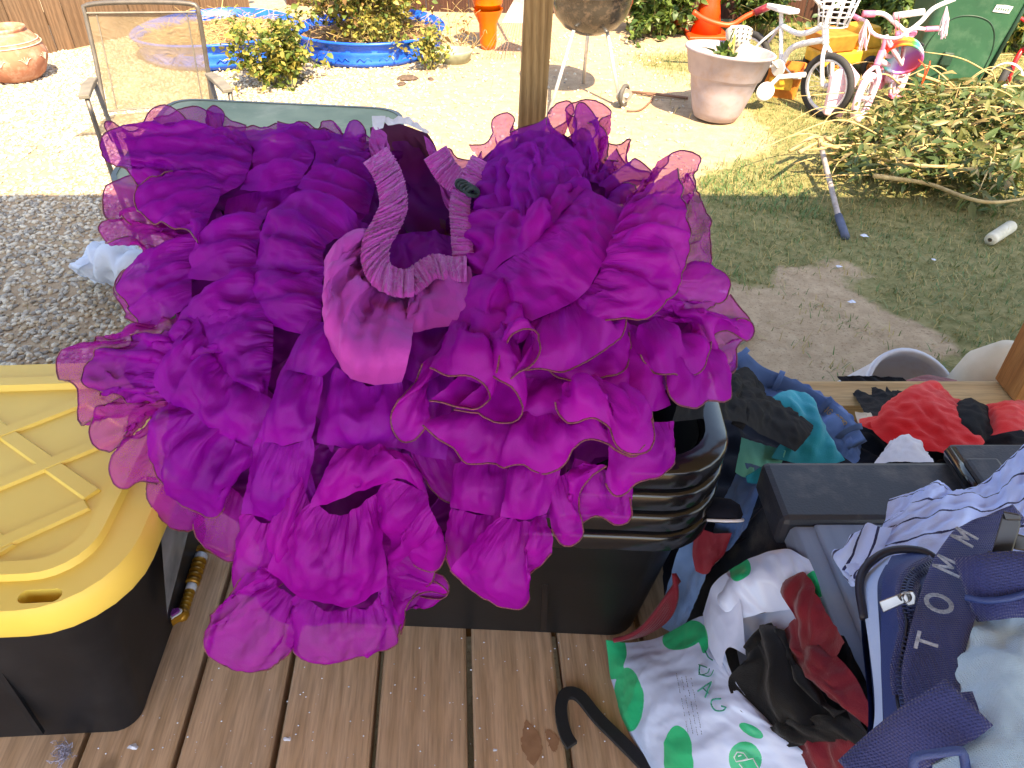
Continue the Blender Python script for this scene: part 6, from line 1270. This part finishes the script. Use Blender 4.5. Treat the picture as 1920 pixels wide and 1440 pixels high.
p0 = G(1180, 172, YARD+.01); p1 = G(1290, 184, YARD+.01); mb = MB(); mb.tube([p0, (p0+p1)/2+[0, 0, .004], p1], .010, 8); o = mb.obj('stick', M_rk2, None, smooth=True); setp(o, 'thin brown rod lying between the grill wheel and the pale planter', 'rod')
mb = MB(); mb.tube(catmull(np.array([G(x, y, YARD+.01) for x, y in ((1175, 208), (1200, 206), (1218, 192), (1225, 180), (1210, 176))]), 24), .006, 6); o = mb.obj('bent_wire', M_rk2, None, smooth=True); setp(o, 'curved brown wire on the dirt by the grill wheel', 'wire')
# ------------------------------------------------------------------ pale planter with soil, bits and solar light
M_ppot = mat('faded_plastic_pot', s2l(164, 152, 156), .7, s2l(146, 136, 142), scale=9, dirt=s2l(150, 122, 104), dscale=12, damt=.55)
p = G(1347, 236, YARD); pc = (p[0], p[1]+.13); pp = thing('pale_planter', 'large faded pinkish grey plastic planter left of the white bike', 'planter', (*pc, YARD)); M = TR(pc[0], pc[1], YARD, 0, math.radians(-3), math.radians(5))
mb = MB(M); mb.lathe([(.10, 0), (.135, .012), (.16, .06), (.195, .18), (.213, .262), (.224, .27), (.232, .28), (.268, .405), (.280, .412), (.284, .424), (.276, .430), (.262, .424), (.235, .31), (.001, .30)], 56, cap0=True); mb.obj('planter_body', M_ppot, pp, smooth=True)
mb = MB(M); mb.lathe([(.001, .325), (.1, .33), (.243, .315)], 32, cap0=False); mb.obj('planter_soil', M_soil, pp, smooth=True)
mb = MB(M @ TR(-.19, .02, .36, 0, .5, -.5)); mb.lathe([(.001, .0), (.045, .0), (.047, .012)], 24); mb.obj('solar_cell', M_tyre2, pp); mb = MB(M @ TR(-.19, .02, .36, 0, .5, -.5)); th = np.linspace(0, 2*PI, 30)[:-1]; mb.tube([(.05*math.cos(a), .05*math.sin(a), .008) for a in th], .005, 6, closed=True); mb.obj('solar_light_ring', M_wht, pp, smooth=True)
M_stone = mat('pale_stone', s2l(196, 186, 172), .9, s2l(172, 160, 146), scale=18); mb = MB(M @ TR(.10, .02, .37)); mb.lathe([(.001, -.07), (.05, -.06), (.065, -.01), (.055, .05), (.03, .09), (.001, .10)], 10, sx=1.2, sy=.8, cap0=False); o = mb.obj('stone', M_stone, None, smooth=True); setp(o, 'pale stone standing on the soil inside the faded planter', 'stone')
mb = MB(M @ TR(.09, .16, .40, 0, -.5)); mb.lathe([(.001, 0), (.07, .0), (.085, .12), (.07, .13), (.001, .13)], 24); po_ = thing('perforated_pot', 'pale perforated pot standing behind the faded planter rim', 'pot', tuple(np.array(M @ TR(.09, .16, .40))[:3, 3]))
mb.obj('pot_body', M_stone, po_, smooth=True); mb = MB(M @ TR(.09, .16, .40, 0, -.5))
for k in range(5):
    for j in range(4): a = -PI/2+(k-2)*.38; rr = .075+.012*j/3; mb.add(*(lambda q: (q.v, q.f))(MB().lathe([(.001, 0), (.006, 0), (.006, .002), (.001, .002)], 8)), M=TR(rr*math.cos(a)*1.03, rr*math.sin(a)*1.03, .02+.027*j) @ Matrix.Rotation(a+PI/2, 4, 'Z') @ Matrix.Rotation(PI/2, 4, 'X'))
mb.obj('drain_holes', M_tyre2, po_)
tpt = thing('potted_seedling', 'few green and yellow strap leaves growing in the faded planter', 'seedling', (pc[0]+.02, pc[1], -.17)); r = np.random.default_rng(4)
P = np.array([[pc[0]+.0+r.normal(0, .02), pc[1]+r.normal(0, .02), -.16+r.uniform(0, .08)] for _ in range(26)]); leaves('leaf', P, (.06, .14), (.12, .18), [M_l1, M_l4, M_l2], tpt, 3, droop=-.9, kind=None, flat=1)
mb = MB(); mb.tube(catmull(np.array([(pc[0], pc[1], -.2), (pc[0]+.01, pc[1], -.05), (pc[0]+.03, pc[1]-.02, .06)]), 10), .004, 6); mb.obj('stem', M_l1, tpt, smooth=True)
# orange cone with a bent orange pipe, and small orange ornament
p = G(1330, 76, YARD); cn = thing('traffic_cone', 'orange plastic cone behind the pale planter', 'cone', (p[0], p[1]+.15, YARD)); M = TR(p[0], p[1]+.18, YARD)
mb = MB(M); mb.box((0, 0, .015), (.36, .36, .03)); mb.obj('cone_base', M_or2, cn, bevel=.01); mb = MB(M); mb.lathe([(.135, .03), (.09, .25), (.085, .28), (.03, .68), (.028, .70)], 32, cap1=True); mb.obj('cone_body', M_or2, cn, smooth=True)
hb = thing('push_toy', 'orange and red bent handlebar of a toy behind the pale planter', 'toy', G(1380, 60, YARD))
mb = MB(); mb.tube(catmull(np.array([VY(x, y, 6.0) for x, y in ((1300, 22), (1318, 34), (1345, 44), (1372, 46), (1400, 30), (1432, 16))]), 30), .018, 10); mb.obj('handlebar', M_or2, hb, smooth=True)
mb = MB(); mb.tube([VY(1372, 46, 6.0), VY(1373, 70, 6.02)*1.0, G(1376, 92, YARD)], .022, 10); mb.obj('toy_post', M_wht, hb, smooth=True)
mb = MB(); mb.tube([VY(1415, 24, 5.98), VY(1442, 12, 5.98)], .026, 10); mb.obj('grip', M_mar, hb, smooth=True)
p = G(1268, 56, YARD); mb = MB(TR(p[0], p[1]+.05, YARD)); mb.lathe([(.05, 0), (.055, .02), (.035, .10), (.03, .16), (.05, .22), (.055, .27), (.03, .32), (.001, .33)], 20); o = mb.obj('orange_ornament', M_or, None, smooth=True); setp(o, 'small wavy orange plastic ornament between the grill and the cone', 'ornament')
# ------------------------------------------------------------------ bikes
M_pink = mat('pink_paint', s2l(232, 120, 150), .4); M_lpink = mat('pale_pink_plastic', s2l(236, 200, 208), .4, s2l(226, 180, 192), scale=30)
def bike(name, label, cat, front, rear, R, m1, m2, tyre, lean=0.0, spokes=20, bars=.22, basket=False, mg=None):
    f = np.array([front[0], front[1], YARD+R]); b_ = np.array([rear[0], rear[1], YARD+R]); t_ = thing(name, label, cat, (*((f+b_)/2)[:2], YARD))
    d = (f-b_); wl = np.linalg.norm(d); d /= wl; s_ = np.array([-d[1], d[0], 0]); up = np.array([0, 0, 1.])+s_*lean; up /= np.linalg.norm(up)
    wheel(t_, f, R, s_, .022, tyre, m1, spokes); wheel(t_, b_, R, s_, .022, tyre, m1, spokes)
    T = lambda a, h, q=0: b_+d*a*wl+up*h*R+s_*q
    head = T(.80, 1.65); head2 = T(.86, 1.15); bb = T(.42, .12); seat = T(.26, 1.75); st_ = T(.30, 1.35)
    def tube(nm, pts, r, m): mb = MB(); mb.tube(catmull(np.array(pts), 14), r, 8); return mb.obj(nm, m, t_, smooth=True)
    tube('top_tube', [head2+up*.03, T(.5, .8), bb], .020, m1); tube('down_tube', [head, T(.55, 1.25), st_], .017, m1); tube('seat_tube', [bb, st_, seat], .014, m1); tube('head_tube', [head2, head], .022, m2)
    for q in (-.045, .045): tube('chain_stay', [bb, T(.2, .05, q), b_+s_*q], .010, m1); tube('seat_stay', [st_, T(.14, .7, q), b_+s_*q], .009, m1); tube('fork_blade', [head2, T(.92, .75, q), f+s_*q*1.0], .013, m1)
    hs_ = head+up*R*.55
    tube('stem', [head, hs_], .013, m2)
    tube('handlebar', [hs_+s_*bars+d*-.06+up*.06, hs_+s_*bars*.7+d*-.02+up*.06, hs_+s_*.07, hs_-s_*.07, hs_-s_*bars*.7+d*-.02+up*.06, hs_-s_*bars+d*-.06+up*.06], .011, m1)
    for q in (-1, 1): tube('grip', [hs_+s_*bars*q+d*-.06+up*.06, hs_+s_*bars*1.3*q+d*-.10+up*.065], .016, mg or m2)
    mb = MB(link_between(seat, seat+up*.1)); mb.loft([[(x*1.0, y, z) for x, y in ((-.11, -.05), (-.02, -.06), (.12, -.015), (.13, 0), (.12, .015), (-.02, .06), (-.11, .05))] for z in (0, .03)]); mb.obj('saddle', m2, t_, bevel=.008)
    mb = MB(link_between(bb-s_*.03, bb+s_*.03)); mb.lathe([(.001, 0), (.055, 0), (.055, .008), (.001, .008)], 20); mb.obj('chainring', m2, t_)
    for q in (-1, 1): tube('crank', [bb+s_*.03*q, bb+s_*.06*q+d*.07*q-up*.05*q], .007, M_alu); mb = MB(); mb.box(tuple(bb+s_*.10*q+d*.08*q-up*.055*q), (.08, .06, .02)); mb.obj('pedal', m2, t_, bevel=.004)
    return t_, f, b_, s_, up, d, hs_
ff = G(1540, 224, YARD); rr_ = G(1420, 150, YARD)
wb_, f_, b2_, sv, uv, dv_, hs1 = bike('white_bike', 'white child bike standing between the pale planter and pink bike', 'bicycle', (ff[0], ff[1]+.05), (ff[0]-.36, ff[1]+.62), .20, M_wht, M_wht, M_tyre2, lean=.06)
# training-wheel and white guard towards the planter
tw = G(1432, 172, YARD+.12); mb = MB(link_between(tw, tw+np.array([.5, -.8, .2]))); mb.lathe([(.001, 0), (.05, 0), (.062, .012), (.05, .03), (.001, .03)], 24, sx=1.4); mb.obj('training_wheel', M_wht, wb_, smooth=True)
mb = MB(); mb.tube([tw, tw+[.10, .05, .08], G(1510, 140, YARD+.25)], .016, 8); mb.obj('training_wheel_arm', M_wht, wb_, smooth=True)
# wire basket on the bars
mb = MB(); bc_ = hs1+dv_*.05; 
for k in range(12):
    a = 2*PI*k/12; mb.tube([bc_+np.array([.09*math.cos(a), .07*math.sin(a), -.10]), bc_+np.array([.13*math.cos(a), .10*math.sin(a), .08])], .005, 5)
for z, r_ in ((-.10, .09), (-.04, .103), (.02, .117), (.08, .13)): mb.tube([bc_+np.array([r_*math.cos(a), r_*.77*math.sin(a), z]) for a in np.linspace(0, 2*PI, 25)[:-1]], .005, 5, closed=True)
mb.obj('basket', M_wht, wb_, smooth=True)
f2 = G(1610, 238, YARD)
pb_, f_, b2_, sv, uv, dv_, hs2 = bike('pink_bike', 'pink and white child bike with tasselled handlebar in front of the refuse cart', 'bicycle', (f2[0]+.02, f2[1]+.08), (f2[0]+.46, f2[1]+.58), .155, M_lpink, M_pink, M_lpink, lean=-.05, bars=.20, mg=M_pink)
mb = MB(); 
hb0 = [VY(1622, 26, 5.05), VY(1655, 26, 5.05), VY(1680, 44, 5.02), VY(1700, 58, 5.02), VY(1725, 42, 5.02), VY(1750, 16, 5.03), VY(1790, -2, 5.05)]
mb.tube(catmull(np.array(hb0), 40), .014, 8); mb.obj('high_handlebar', M_wht, pb_, smooth=True)
mb = MB(); mb.tube([VY(1618, 26, 5.05), VY(1640, 26, 5.05)], .020, 8); mb.obj('grip', M_pink, pb_, smooth=True)
mb = MB(); mb.tube([VY(1676, 30, 5.02), VY(1732, 22, 5.02)], .020, 8); mb.obj('bar_pad', M_wht, pb_, smooth=True)
for (x, y) in ((1625, 36), (1775, 12)):
    mb = MB(); 
    for k in range(26):
        q0 = VY(x, y, 5.03); e = VY(x-8+random.uniform(-10, 10), y+random.uniform(45, 62), 5.0+random.uniform(-.04, .04)); mb.tube([q0, (q0+e)/2+rng.normal(0, .008, 3), e], .0025, 3)
    mb.obj('tassel', M_lpink, pb_)
mb = MB(); mb.tube([VY(1700, 58, 5.02), VY(1690, 120, 4.98), np.array(hs2)], .016, 8); mb.obj('bar_stem', M_lpink, pb_, smooth=True)
# ornaments of the pink bike: frame guard, small pieces
mb = MB(); q = VY(1592, 150, 4.85); mb.loft([[q+np.array(v) for v in ((-.10, 0, -.22), (.02, 0, -.24), (.07, 0, .02), (-.02, 0, .10), (-.11, 0, .02))], [q+np.array(v)+np.array([0, .05, 0]) for v in ((-.10, 0, -.22), (.02, 0, -.24), (.07, 0, .02), (-.02, 0, .10), (-.11, 0, .02))]]); mb.obj('chain_guard', M_lpink, pb_, bevel=.012)
# helmet
hp = VY(1692, 110, 4.98); hl = thing('bike_helmet', 'rainbow coloured child helmet hanging from the pink bike handlebar', 'helmet', tuple(hp))
M_hel = bpy.data.materials.new('rainbow_shell'); M_hel.use_nodes = True; t, N, L, b = nodes(M_hel); b.inputs['Roughness'].default_value = .3
tc = N.new('ShaderNodeTexCoord'); mp = N.new('ShaderNodeMapping'); mp.inputs['Rotation'].default_value = (0, math.radians(-35), 0); sx_n = N.new('ShaderNodeSeparateXYZ'); L.new(tc.outputs['Object'], mp.inputs[0]); L.new(mp.outputs[0], sx_n.inputs[0]); mr = N.new('ShaderNodeMapRange'); mr.inputs[1].default_value = -.13; mr.inputs[2].default_value = .13; L.new(sx_n.outputs[0], mr.inputs[0])
cr = N.new('ShaderNodeValToRGB'); L.new(mr.outputs[0], cr.inputs[0]); L.new(cr.outputs[0], b.inputs['Base Color']); els = cr.color_ramp.elements
for i, (pos, c) in enumerate([(0, (230, 60, 30)), (.15, (235, 150, 40)), (.3, (120, 190, 50)), (.45, (90, 200, 200)), (.6, (210, 220, 235)), (.75, (190, 120, 210)), (1, (225, 70, 60))]):
    e = els[i] if i < 2 else els.new(pos); e.position = pos; e.color = (*s2l(*c), 1)
mb = MB(TR(hp[0], hp[1], hp[2], .3, -.9, .6)); mb.lathe([(.115, -.01), (.118, .02), (.108, .06), (.082, .095), (.045, .115), (.001, .122)], 32, sx=1.2, cap0=False); o = mb.obj('helmet_shell', M_hel, hl, smooth=True); sm = o.modifiers.new('t', 'SOLIDIFY'); sm.thickness = .015
mb = MB(TR(hp[0], hp[1], hp[2], .3, -.9, .6))
for a in (-1.2, -.5, .2, 2.2, 3.0): mb.add(*(lambda q: (q.v, q.f))(MB().lathe([(.001, 0), (.014, 0), (.014, .004), (.001, .004)], 12, sx=1.6)), M=Matrix.Rotation(a, 4, 'Z') @ TR(.112, 0, .07, 0, 0, math.radians(50)))
mb.obj('vents', M_tyre2, hl)
for dx in (0, 8): mb = MB(); mb.tube([VY(1676+dx, 24, 4.99), VY(1680+dx, 60, 4.97), VY(1684+dx, 96, 4.95)], .005, 6, flat=.4); mb.obj('strap', M_pink, hl)
mb = MB(); mb.tube(catmull(np.array([VY(1722, 112, 4.95), VY(1735, 128, 4.93), VY(1728, 158, 4.92), VY(1740, 130, 4.93), VY(1744, 115, 4.95)]), 20), .009, 6, flat=.4); mb.obj('chin_strap', M_or2, hl, smooth=True)
# yellow and orange toy behind the bikes
M_ytoy = mat('yellow_toy_plastic', s2l(226, 170, 60), .4); M_otoy = mat('orange_toy_plastic', s2l(220, 130, 56), .4)
p = G(1600, 165, YARD); ty = thing('toy_truck', 'yellow and orange plastic toy truck behind the two bikes', 'toy truck', (p[0], p[1]+.3, YARD)); M = TR(p[0]+.02, p[1]+.38, YARD, .3)
mb = MB(M); mb.box((0, 0, .14), (.50, .26, .10)); mb.obj('truck_bed', M_ytoy, ty, bevel=.02); mb = MB(M); mb.loft([[(.02, -.12, .19), (.24, -.12, .19), (.24, .12, .19), (.02, .12, .19)], [(.05, -.10, .34), (.20, -.10, .34), (.20, .10, .34), (.05, .10, .34)]]); mb.obj('truck_cab', M_ytoy, ty, bevel=.015)
mb = MB(M); mb.loft([[(-.25, -.13, .19), (-.02, -.13, .19), (-.02, .13, .19), (-.25, .13, .19)], [(-.29, -.15, .31), (-.02, -.15, .31), (-.02, .15, .31), (-.29, .15, .31)]]); mb.obj('truck_hopper', M_otoy, ty, bevel=.01)
for sx in (-.16, .15):
    for sy in (-.14, .14): c = np.array(M @ Vector((sx, sy, .075))); wheel(ty, c, .075, np.array(M.to_3x3() @ Vector((0, 1, 0))), .022, M_tyre2, M_otoy, 0, names=('tyre', 'wheel_rim', 'spoke'))
p = G(1478, 196, YARD); ty2 = thing('orange_toy_crate', 'broken orange and yellow toy crate under the white bike frame', 'toy', (p[0], p[1]+.15, YARD)); M = TR(p[0], p[1]+.22, YARD, -.4)
mb = MB(M); mb.loft([rrect(.22, .20, .03, .0), rrect(.27, .25, .035, .20), rrect(.25, .23, .03, .20), rrect(.20, .18, .03, .02)], cap0=True, cap1=True); mb.obj('crate_shell', M_otoy, ty2); mb = MB(M); mb.box((0, -.13, .11), (.16, .012, .08)); mb.obj('crate_badge', M_ytoy, ty2, bevel=.004)
# ------------------------------------------------------------------ green refuse cart
M_cart = mat('green_cart_plastic', s2l(48, 92, 66), .45, s2l(42, 82, 60), scale=4, bump=.2, bscale=200, dirt=s2l(110, 136, 112), dscale=10, damt=.3); M_cartd = mat('dark_green_plastic', s2l(30, 60, 44), .5)
p = G(1775, 196, YARD); rc = thing('refuse_cart', 'green refuse cart with a torn white label behind the pink bike', 'refuse cart', (p[0], p[1]+.35, YARD)); M = TR(p[0]+.06, p[1]+.40, YARD, math.radians(-14), 0, math.radians(5))
mb = MB(M); mb.loft([rrect(.44, .50, .05, 0), rrect(.50, .56, .06, .3), rrect(.58, .68, .06, .95), rrect(.60, .70, .06, .98)]); auto_smooth(mb.obj('cart_body', M_cart, rc), 50)
mb = MB(M); mb.loft([rrect(.66, .76, .07, .98), rrect(.68, .78, .08, 1.0), rrect(.66, .76, .08, 1.06)]); auto_smooth(mb.obj('cart_lid', M_cart, rc), 40)
def yf(z): return -.25-.0945*z+.0-.012
for pts in ([(-.20, .05), (-.20, .36), (-.10, .52), (.10, .52), (.20, .36), (.20, .05)],): mb = MB(M); mb.tube(catmull(np.array([(x, yf(z)+.012, z) for x, z in pts]), 50), .005, 5); mb.obj('moulded_arch', M_cartd, rc, smooth=True)
mb = MB(M); mb.box((0, yf(.1)+.016, .08), (.12, .02, .10)); mb.obj('axle_bracket', M_cartd, rc, bevel=.006)
mb = MB(M); mb.box((-.05, yf(.30)+.006, .26), (.07, .03, .09)); mb.obj('lift_lug', M_cartd, rc, bevel=.01)
mb = MB(M); mb.tube([(.235, yf(.0)+.03, .02), (.262, yf(.5)+.03, .5), (.285, yf(.9)+.03, .92)], .014, 8); mb.obj('corner_rib', M_cartd, rc, smooth=True)
mb = MB(M); zz = .58; V = [(.09, yf(zz)+.007, zz), (.19, yf(zz)+.007, zz+.002), (.195, yf(zz+.045)+.006, zz+.045), (.15, yf(zz+.05)+.006, zz+.048), (.095, yf(zz+.045)+.006, zz+.043)]; mb.add(V+[tuple(np.array(v)+[0, .003, 0]) for v in V], [(0, 1, 2, 3, 4), (9, 8, 7, 6, 5)]); mb.obj('torn_label', M_wht, rc)
mb = MB(M)
for k in range(6): mb.box((.105+k*.014, yf(zz+.02)+.0045, zz+.022), (.006, .001, .014))
mb.obj('label_print', M_cart, rc)
for sx in (-1, 1): c = np.array(M @ Vector((sx*.27, .26, .11))); wheel(rc, c, .12, np.array(M.to_3x3() @ Vector((1, 0, 0))), .03, M_tyre2, M_cartd, 0)
# red trike at right edge
p = G(1872, 200, YARD); tk = thing('red_tricycle', 'red tricycle cut by the right edge beside the refuse cart', 'tricycle', (p[0], p[1]+.1, YARD)); M_redp = mat('red_paint', s2l(205, 30, 36), .35)
c = np.array([p[0]+.03, p[1]+.10, YARD+.11]); wheel(tk, c, .125, (.75, -.65, 0), .024, M_tyre2, M_wht, 10)
mb = MB(); mb.tube(catmull(np.array([c+[.05, .03, 0], c+[.06, .05, .16], c+[.14, .10, .22], c+[.45, .25, .16]]), 20), .016, 8); mb.obj('trike_frame', M_redp, tk, smooth=True)
mb = MB(); mb.tube(catmull(np.array([c+[.09, .05, .2], c+[.10, .06, .34], c+[-.02, .10, .42]]), 14), .012, 8); mb.obj('trike_handlebar', M_redp, tk, smooth=True)
mb = MB(); mb.tube(catmull(np.array([c+[.125*math.cos(a)*.75, -.125*math.cos(a)*.6, .145*math.sin(a)] for a in np.linspace(.6, 2.6, 8)]), 20), .02, 6, flat=.3); mb.obj('fender', M_wht, tk, smooth=True)
wheel(tk, c+[.5, .1, -.02], .09, (.75, -.65, 0), .02, M_tyre2, M_redp, 0); wheel(tk, c+[.5, .45, -.02], .09, (.75, -.65, 0), .02, M_tyre2, M_redp, 0)
# ------------------------------------------------------------------ pile of pruned branches
M_bl1 = leafmat('cut_leaf_olive', s2l(118, 118, 64), s2l(92, 94, 48), .35); M_bl2 = leafmat('cut_leaf_green', s2l(86, 104, 54), s2l(64, 82, 40), .35); M_bl3 = leafmat('cut_leaf_dry', s2l(164, 146, 96), s2l(136, 116, 72), .3)
bp0 = thing('brush_pile', 'heap of pruned leafy branches on the lawn below the refuse cart', 'brush pile', G(1760, 290, YARD))
poly = np.array([(1565, 290), (1600, 250), (1660, 205), (1710, 180), (1790, 165), (1850, 175), (1990, 190), (2050, 300), (2000, 372), (1840, 378), (1720, 355), (1640, 335), (1580, 315)], float)
def inpoly(x, y):
    c = np.zeros(len(x), bool); j = len(poly)-1
    for i in range(len(poly)):
        xi, yi = poly[i]; xj, yj = poly[j]; m = ((yi > y) != (yj > y)) & (x < (xj-xi)*(y-yi)/(yj-yi+1e-9)+xi); c ^= m; j = i
    return c
X = rng.uniform(1.6, 4.6, 9000); Y = rng.uniform(3.3, 5.6, 9000); px, py, _ = project(np.stack([X, Y, np.full_like(X, YARD)], -1)); k = inpoly(px, py); X, Y = X[k], Y[k]
r = np.random.default_rng(5); mb = MB(); pts = []
hmax = .26
for i in r.integers(0, len(X), 130):
    b0 = np.array([X[i], Y[i], YARD+r.uniform(.02, hmax*.8)]); a = r.normal(-2.7, .7); L_ = r.uniform(.25, .8); d = np.array([math.cos(a), math.sin(a)*.7, r.normal(0, .12)]); e = b0+d*L_; e[2] = max(e[2], YARD+.02)
    P = catmull(np.array([b0, (b0+e)/2+r.normal(0, .03, 3)+[0, 0, .05], e]), 12); mb.tube(P, np.linspace(.0055, .002, 12)*r.uniform(.6, 1.3), 5)
    q = project(P)[:2]; ins = inpoly(q[0], q[1]); 
    if ins.any(): pts.append(P[ins])
mb.obj('twigs', M_dry, bp0, smooth=True, kind='stuff')
pts = np.concatenate(pts); n = 4600; P = pts[r.integers(0, len(pts), n)]+r.normal(0, .045, (n, 3)); P[:, 2] = np.clip(P[:, 2], YARD+.01, YARD+.34)
leaves('cut_leaves', P, (.05, .11), (.11, .19), [M_bl1, M_bl2, M_bl2, M_bl3, M_bl1], bp0, 8, droop=.15)
for k, pth in enumerate([[(1835, 158), (1790, 225), (1745, 270), (1690, 300)], [(1720, 140), (1790, 165), (1850, 200), (1900, 245)], [(1540, 270), (1620, 290), (1720, 310), (1830, 312)], [(1500, 285), (1545, 262), (1610, 240)], [(1880, 205), (1830, 232), (1800, 230)], [(1640, 330), (1740, 345), (1840, 378), (1930, 372)]]):
    P = catmull(np.array([G(x, y, YARD+.22-.1*(i % 2)) for i, (x, y) in enumerate(pth)]), 24); mb = MB(); mb.tube(P, np.linspace(.012, .006, 24), 7); mb.obj('branch', M_dry, bp0, smooth=True)
# forked pole lying on the lawn
fp0 = thing('forked_pole', 'pale forked pole with a blue grey end cap lying across the shadow line', 'pole', G(1560, 360, YARD))
mb = MB(); mb.tube([G(1538, 268, YARD+.14), G(1548, 310, YARD+.10), G(1573, 410, YARD+.03)], .014, 10); mb.obj('pole_shaft', mat('pale_worn_shaft', s2l(170, 160, 158), .5, s2l(140, 128, 122), scale=30), fp0, smooth=True)
mb = MB(); mb.tube([G(1572, 405, YARD+.03), G(1586, 445, YARD+.015)], .019, 10); mb.obj('end_cap', mat('blue_grey_rubber', s2l(84, 92, 116), .7), fp0, smooth=True)
mb = MB(); mb.tube(catmull(np.array([G(1540, 275, YARD+.14), G(1537, 262, YARD+.15), G(1528, 256, YARD+.16), G(1505, 268, YARD+.14), G(1480, 284, YARD+.10)]), 14), .012, 8); mb.tube(catmull(np.array([G(1538, 270, YARD+.14), G(1544, 258, YARD+.15), G(1556, 262, YARD+.16), G(1572, 268, YARD+.14)]), 14), .011, 8); mb.obj('fork', M_dry, fp0, smooth=True)
# rolled newspaper / tube, litter, hose
a_ = G(1856, 450, YARD+.03); b_ = G(1896, 424, YARD+.03); M_ = link_between(a_, b_); L_ = float(np.linalg.norm(b_-a_)); mb = MB(M_); mb.lathe([(.010, 0), (.026, .002), (.029, .02), (.030, L_-.01), (.022, L_), (.001, L_)], 20, cap0=False); mb.lathe([(.026, .002), (.018, .004), (.018, .03), (.001, .03)], 20, cap0=False)
o = mb.obj('rolled_paper', mat('yellowed_paper', s2l(205, 198, 178), .7, s2l(186, 178, 156), scale=20), None, smooth=True); setp(o, 'pale rolled paper tube lying on the shaded lawn at the right', 'paper roll')
for x, y, s, lb in ((1621, 443, .022, 'flat white litter just right of the pole tip'), (1597, 567, .020, 'crumpled pale blue paper scrap in the middle of the shaded lawn'), (1572, 500, .018, 'beige litter scrap on the lawn below the pole tip'), (1750, 487, .012, 'small whitish litter scrap right of the lawn centre'), (1357, 548, .024, 'whitish litter scrap beside the petticoat right edge')):
    o = scrap('litter_scrap', lb, 'litter', x, y, s, YARD+.01)
mb = MB(); mb.tube(catmull(np.array([G(x, y, YARD+.012) for x, y in ((1330, 665), (1375, 648), (1402, 632), (1410, 612), (1398, 600), (1360, 596))]), 30), .010, 8); o = mb.obj('garden_hose', mat('grey_green_rubber', s2l(120, 126, 110), .6), None, smooth=True); setp(o, 'loop of grey green hose on the bare soil beside the petticoat', 'hose')
# pale plastic bag on the gravel
M_pbag = sheer('pale_blue_film', s2l(222, 230, 240), s2l(208, 218, 232), .86, (.95, .98, 1))
pg = thing('carrier_bag', 'pale blue white plastic carrier bag on the shaded gravel', 'bag', G(210, 520, YARD))
def gr(pts): return np.array([G(x, y, YARD+z) for x, y, z in pts])
cloth_obj('bag_film', cloth([gr([(190,470,.10),(215,455,.16),(262,470,.14),(300,490,.12)]), gr([(165,500,.06),(205,490,.20),(255,500,.22),(300,520,.16)]), gr([(180,530,.01),(215,530,.05),(250,545,.05),(290,560,.02)])], res=.010, bulge=.03, exs=(1.3, 1.3), ext=1.25, fine=1.07), M_pbag, pg)
cloth_obj('bag_handle', cloth([gr([(185,478,.08),(150,488,.12),(132,498,.10),(150,515,.05),(180,522,.04)]), gr([(190,492,.10),(165,495,.16),(150,503,.14),(162,510,.08),(190,512,.08)])], res=.007, exs=(1.3, 1.3)), M_pbag, pg)
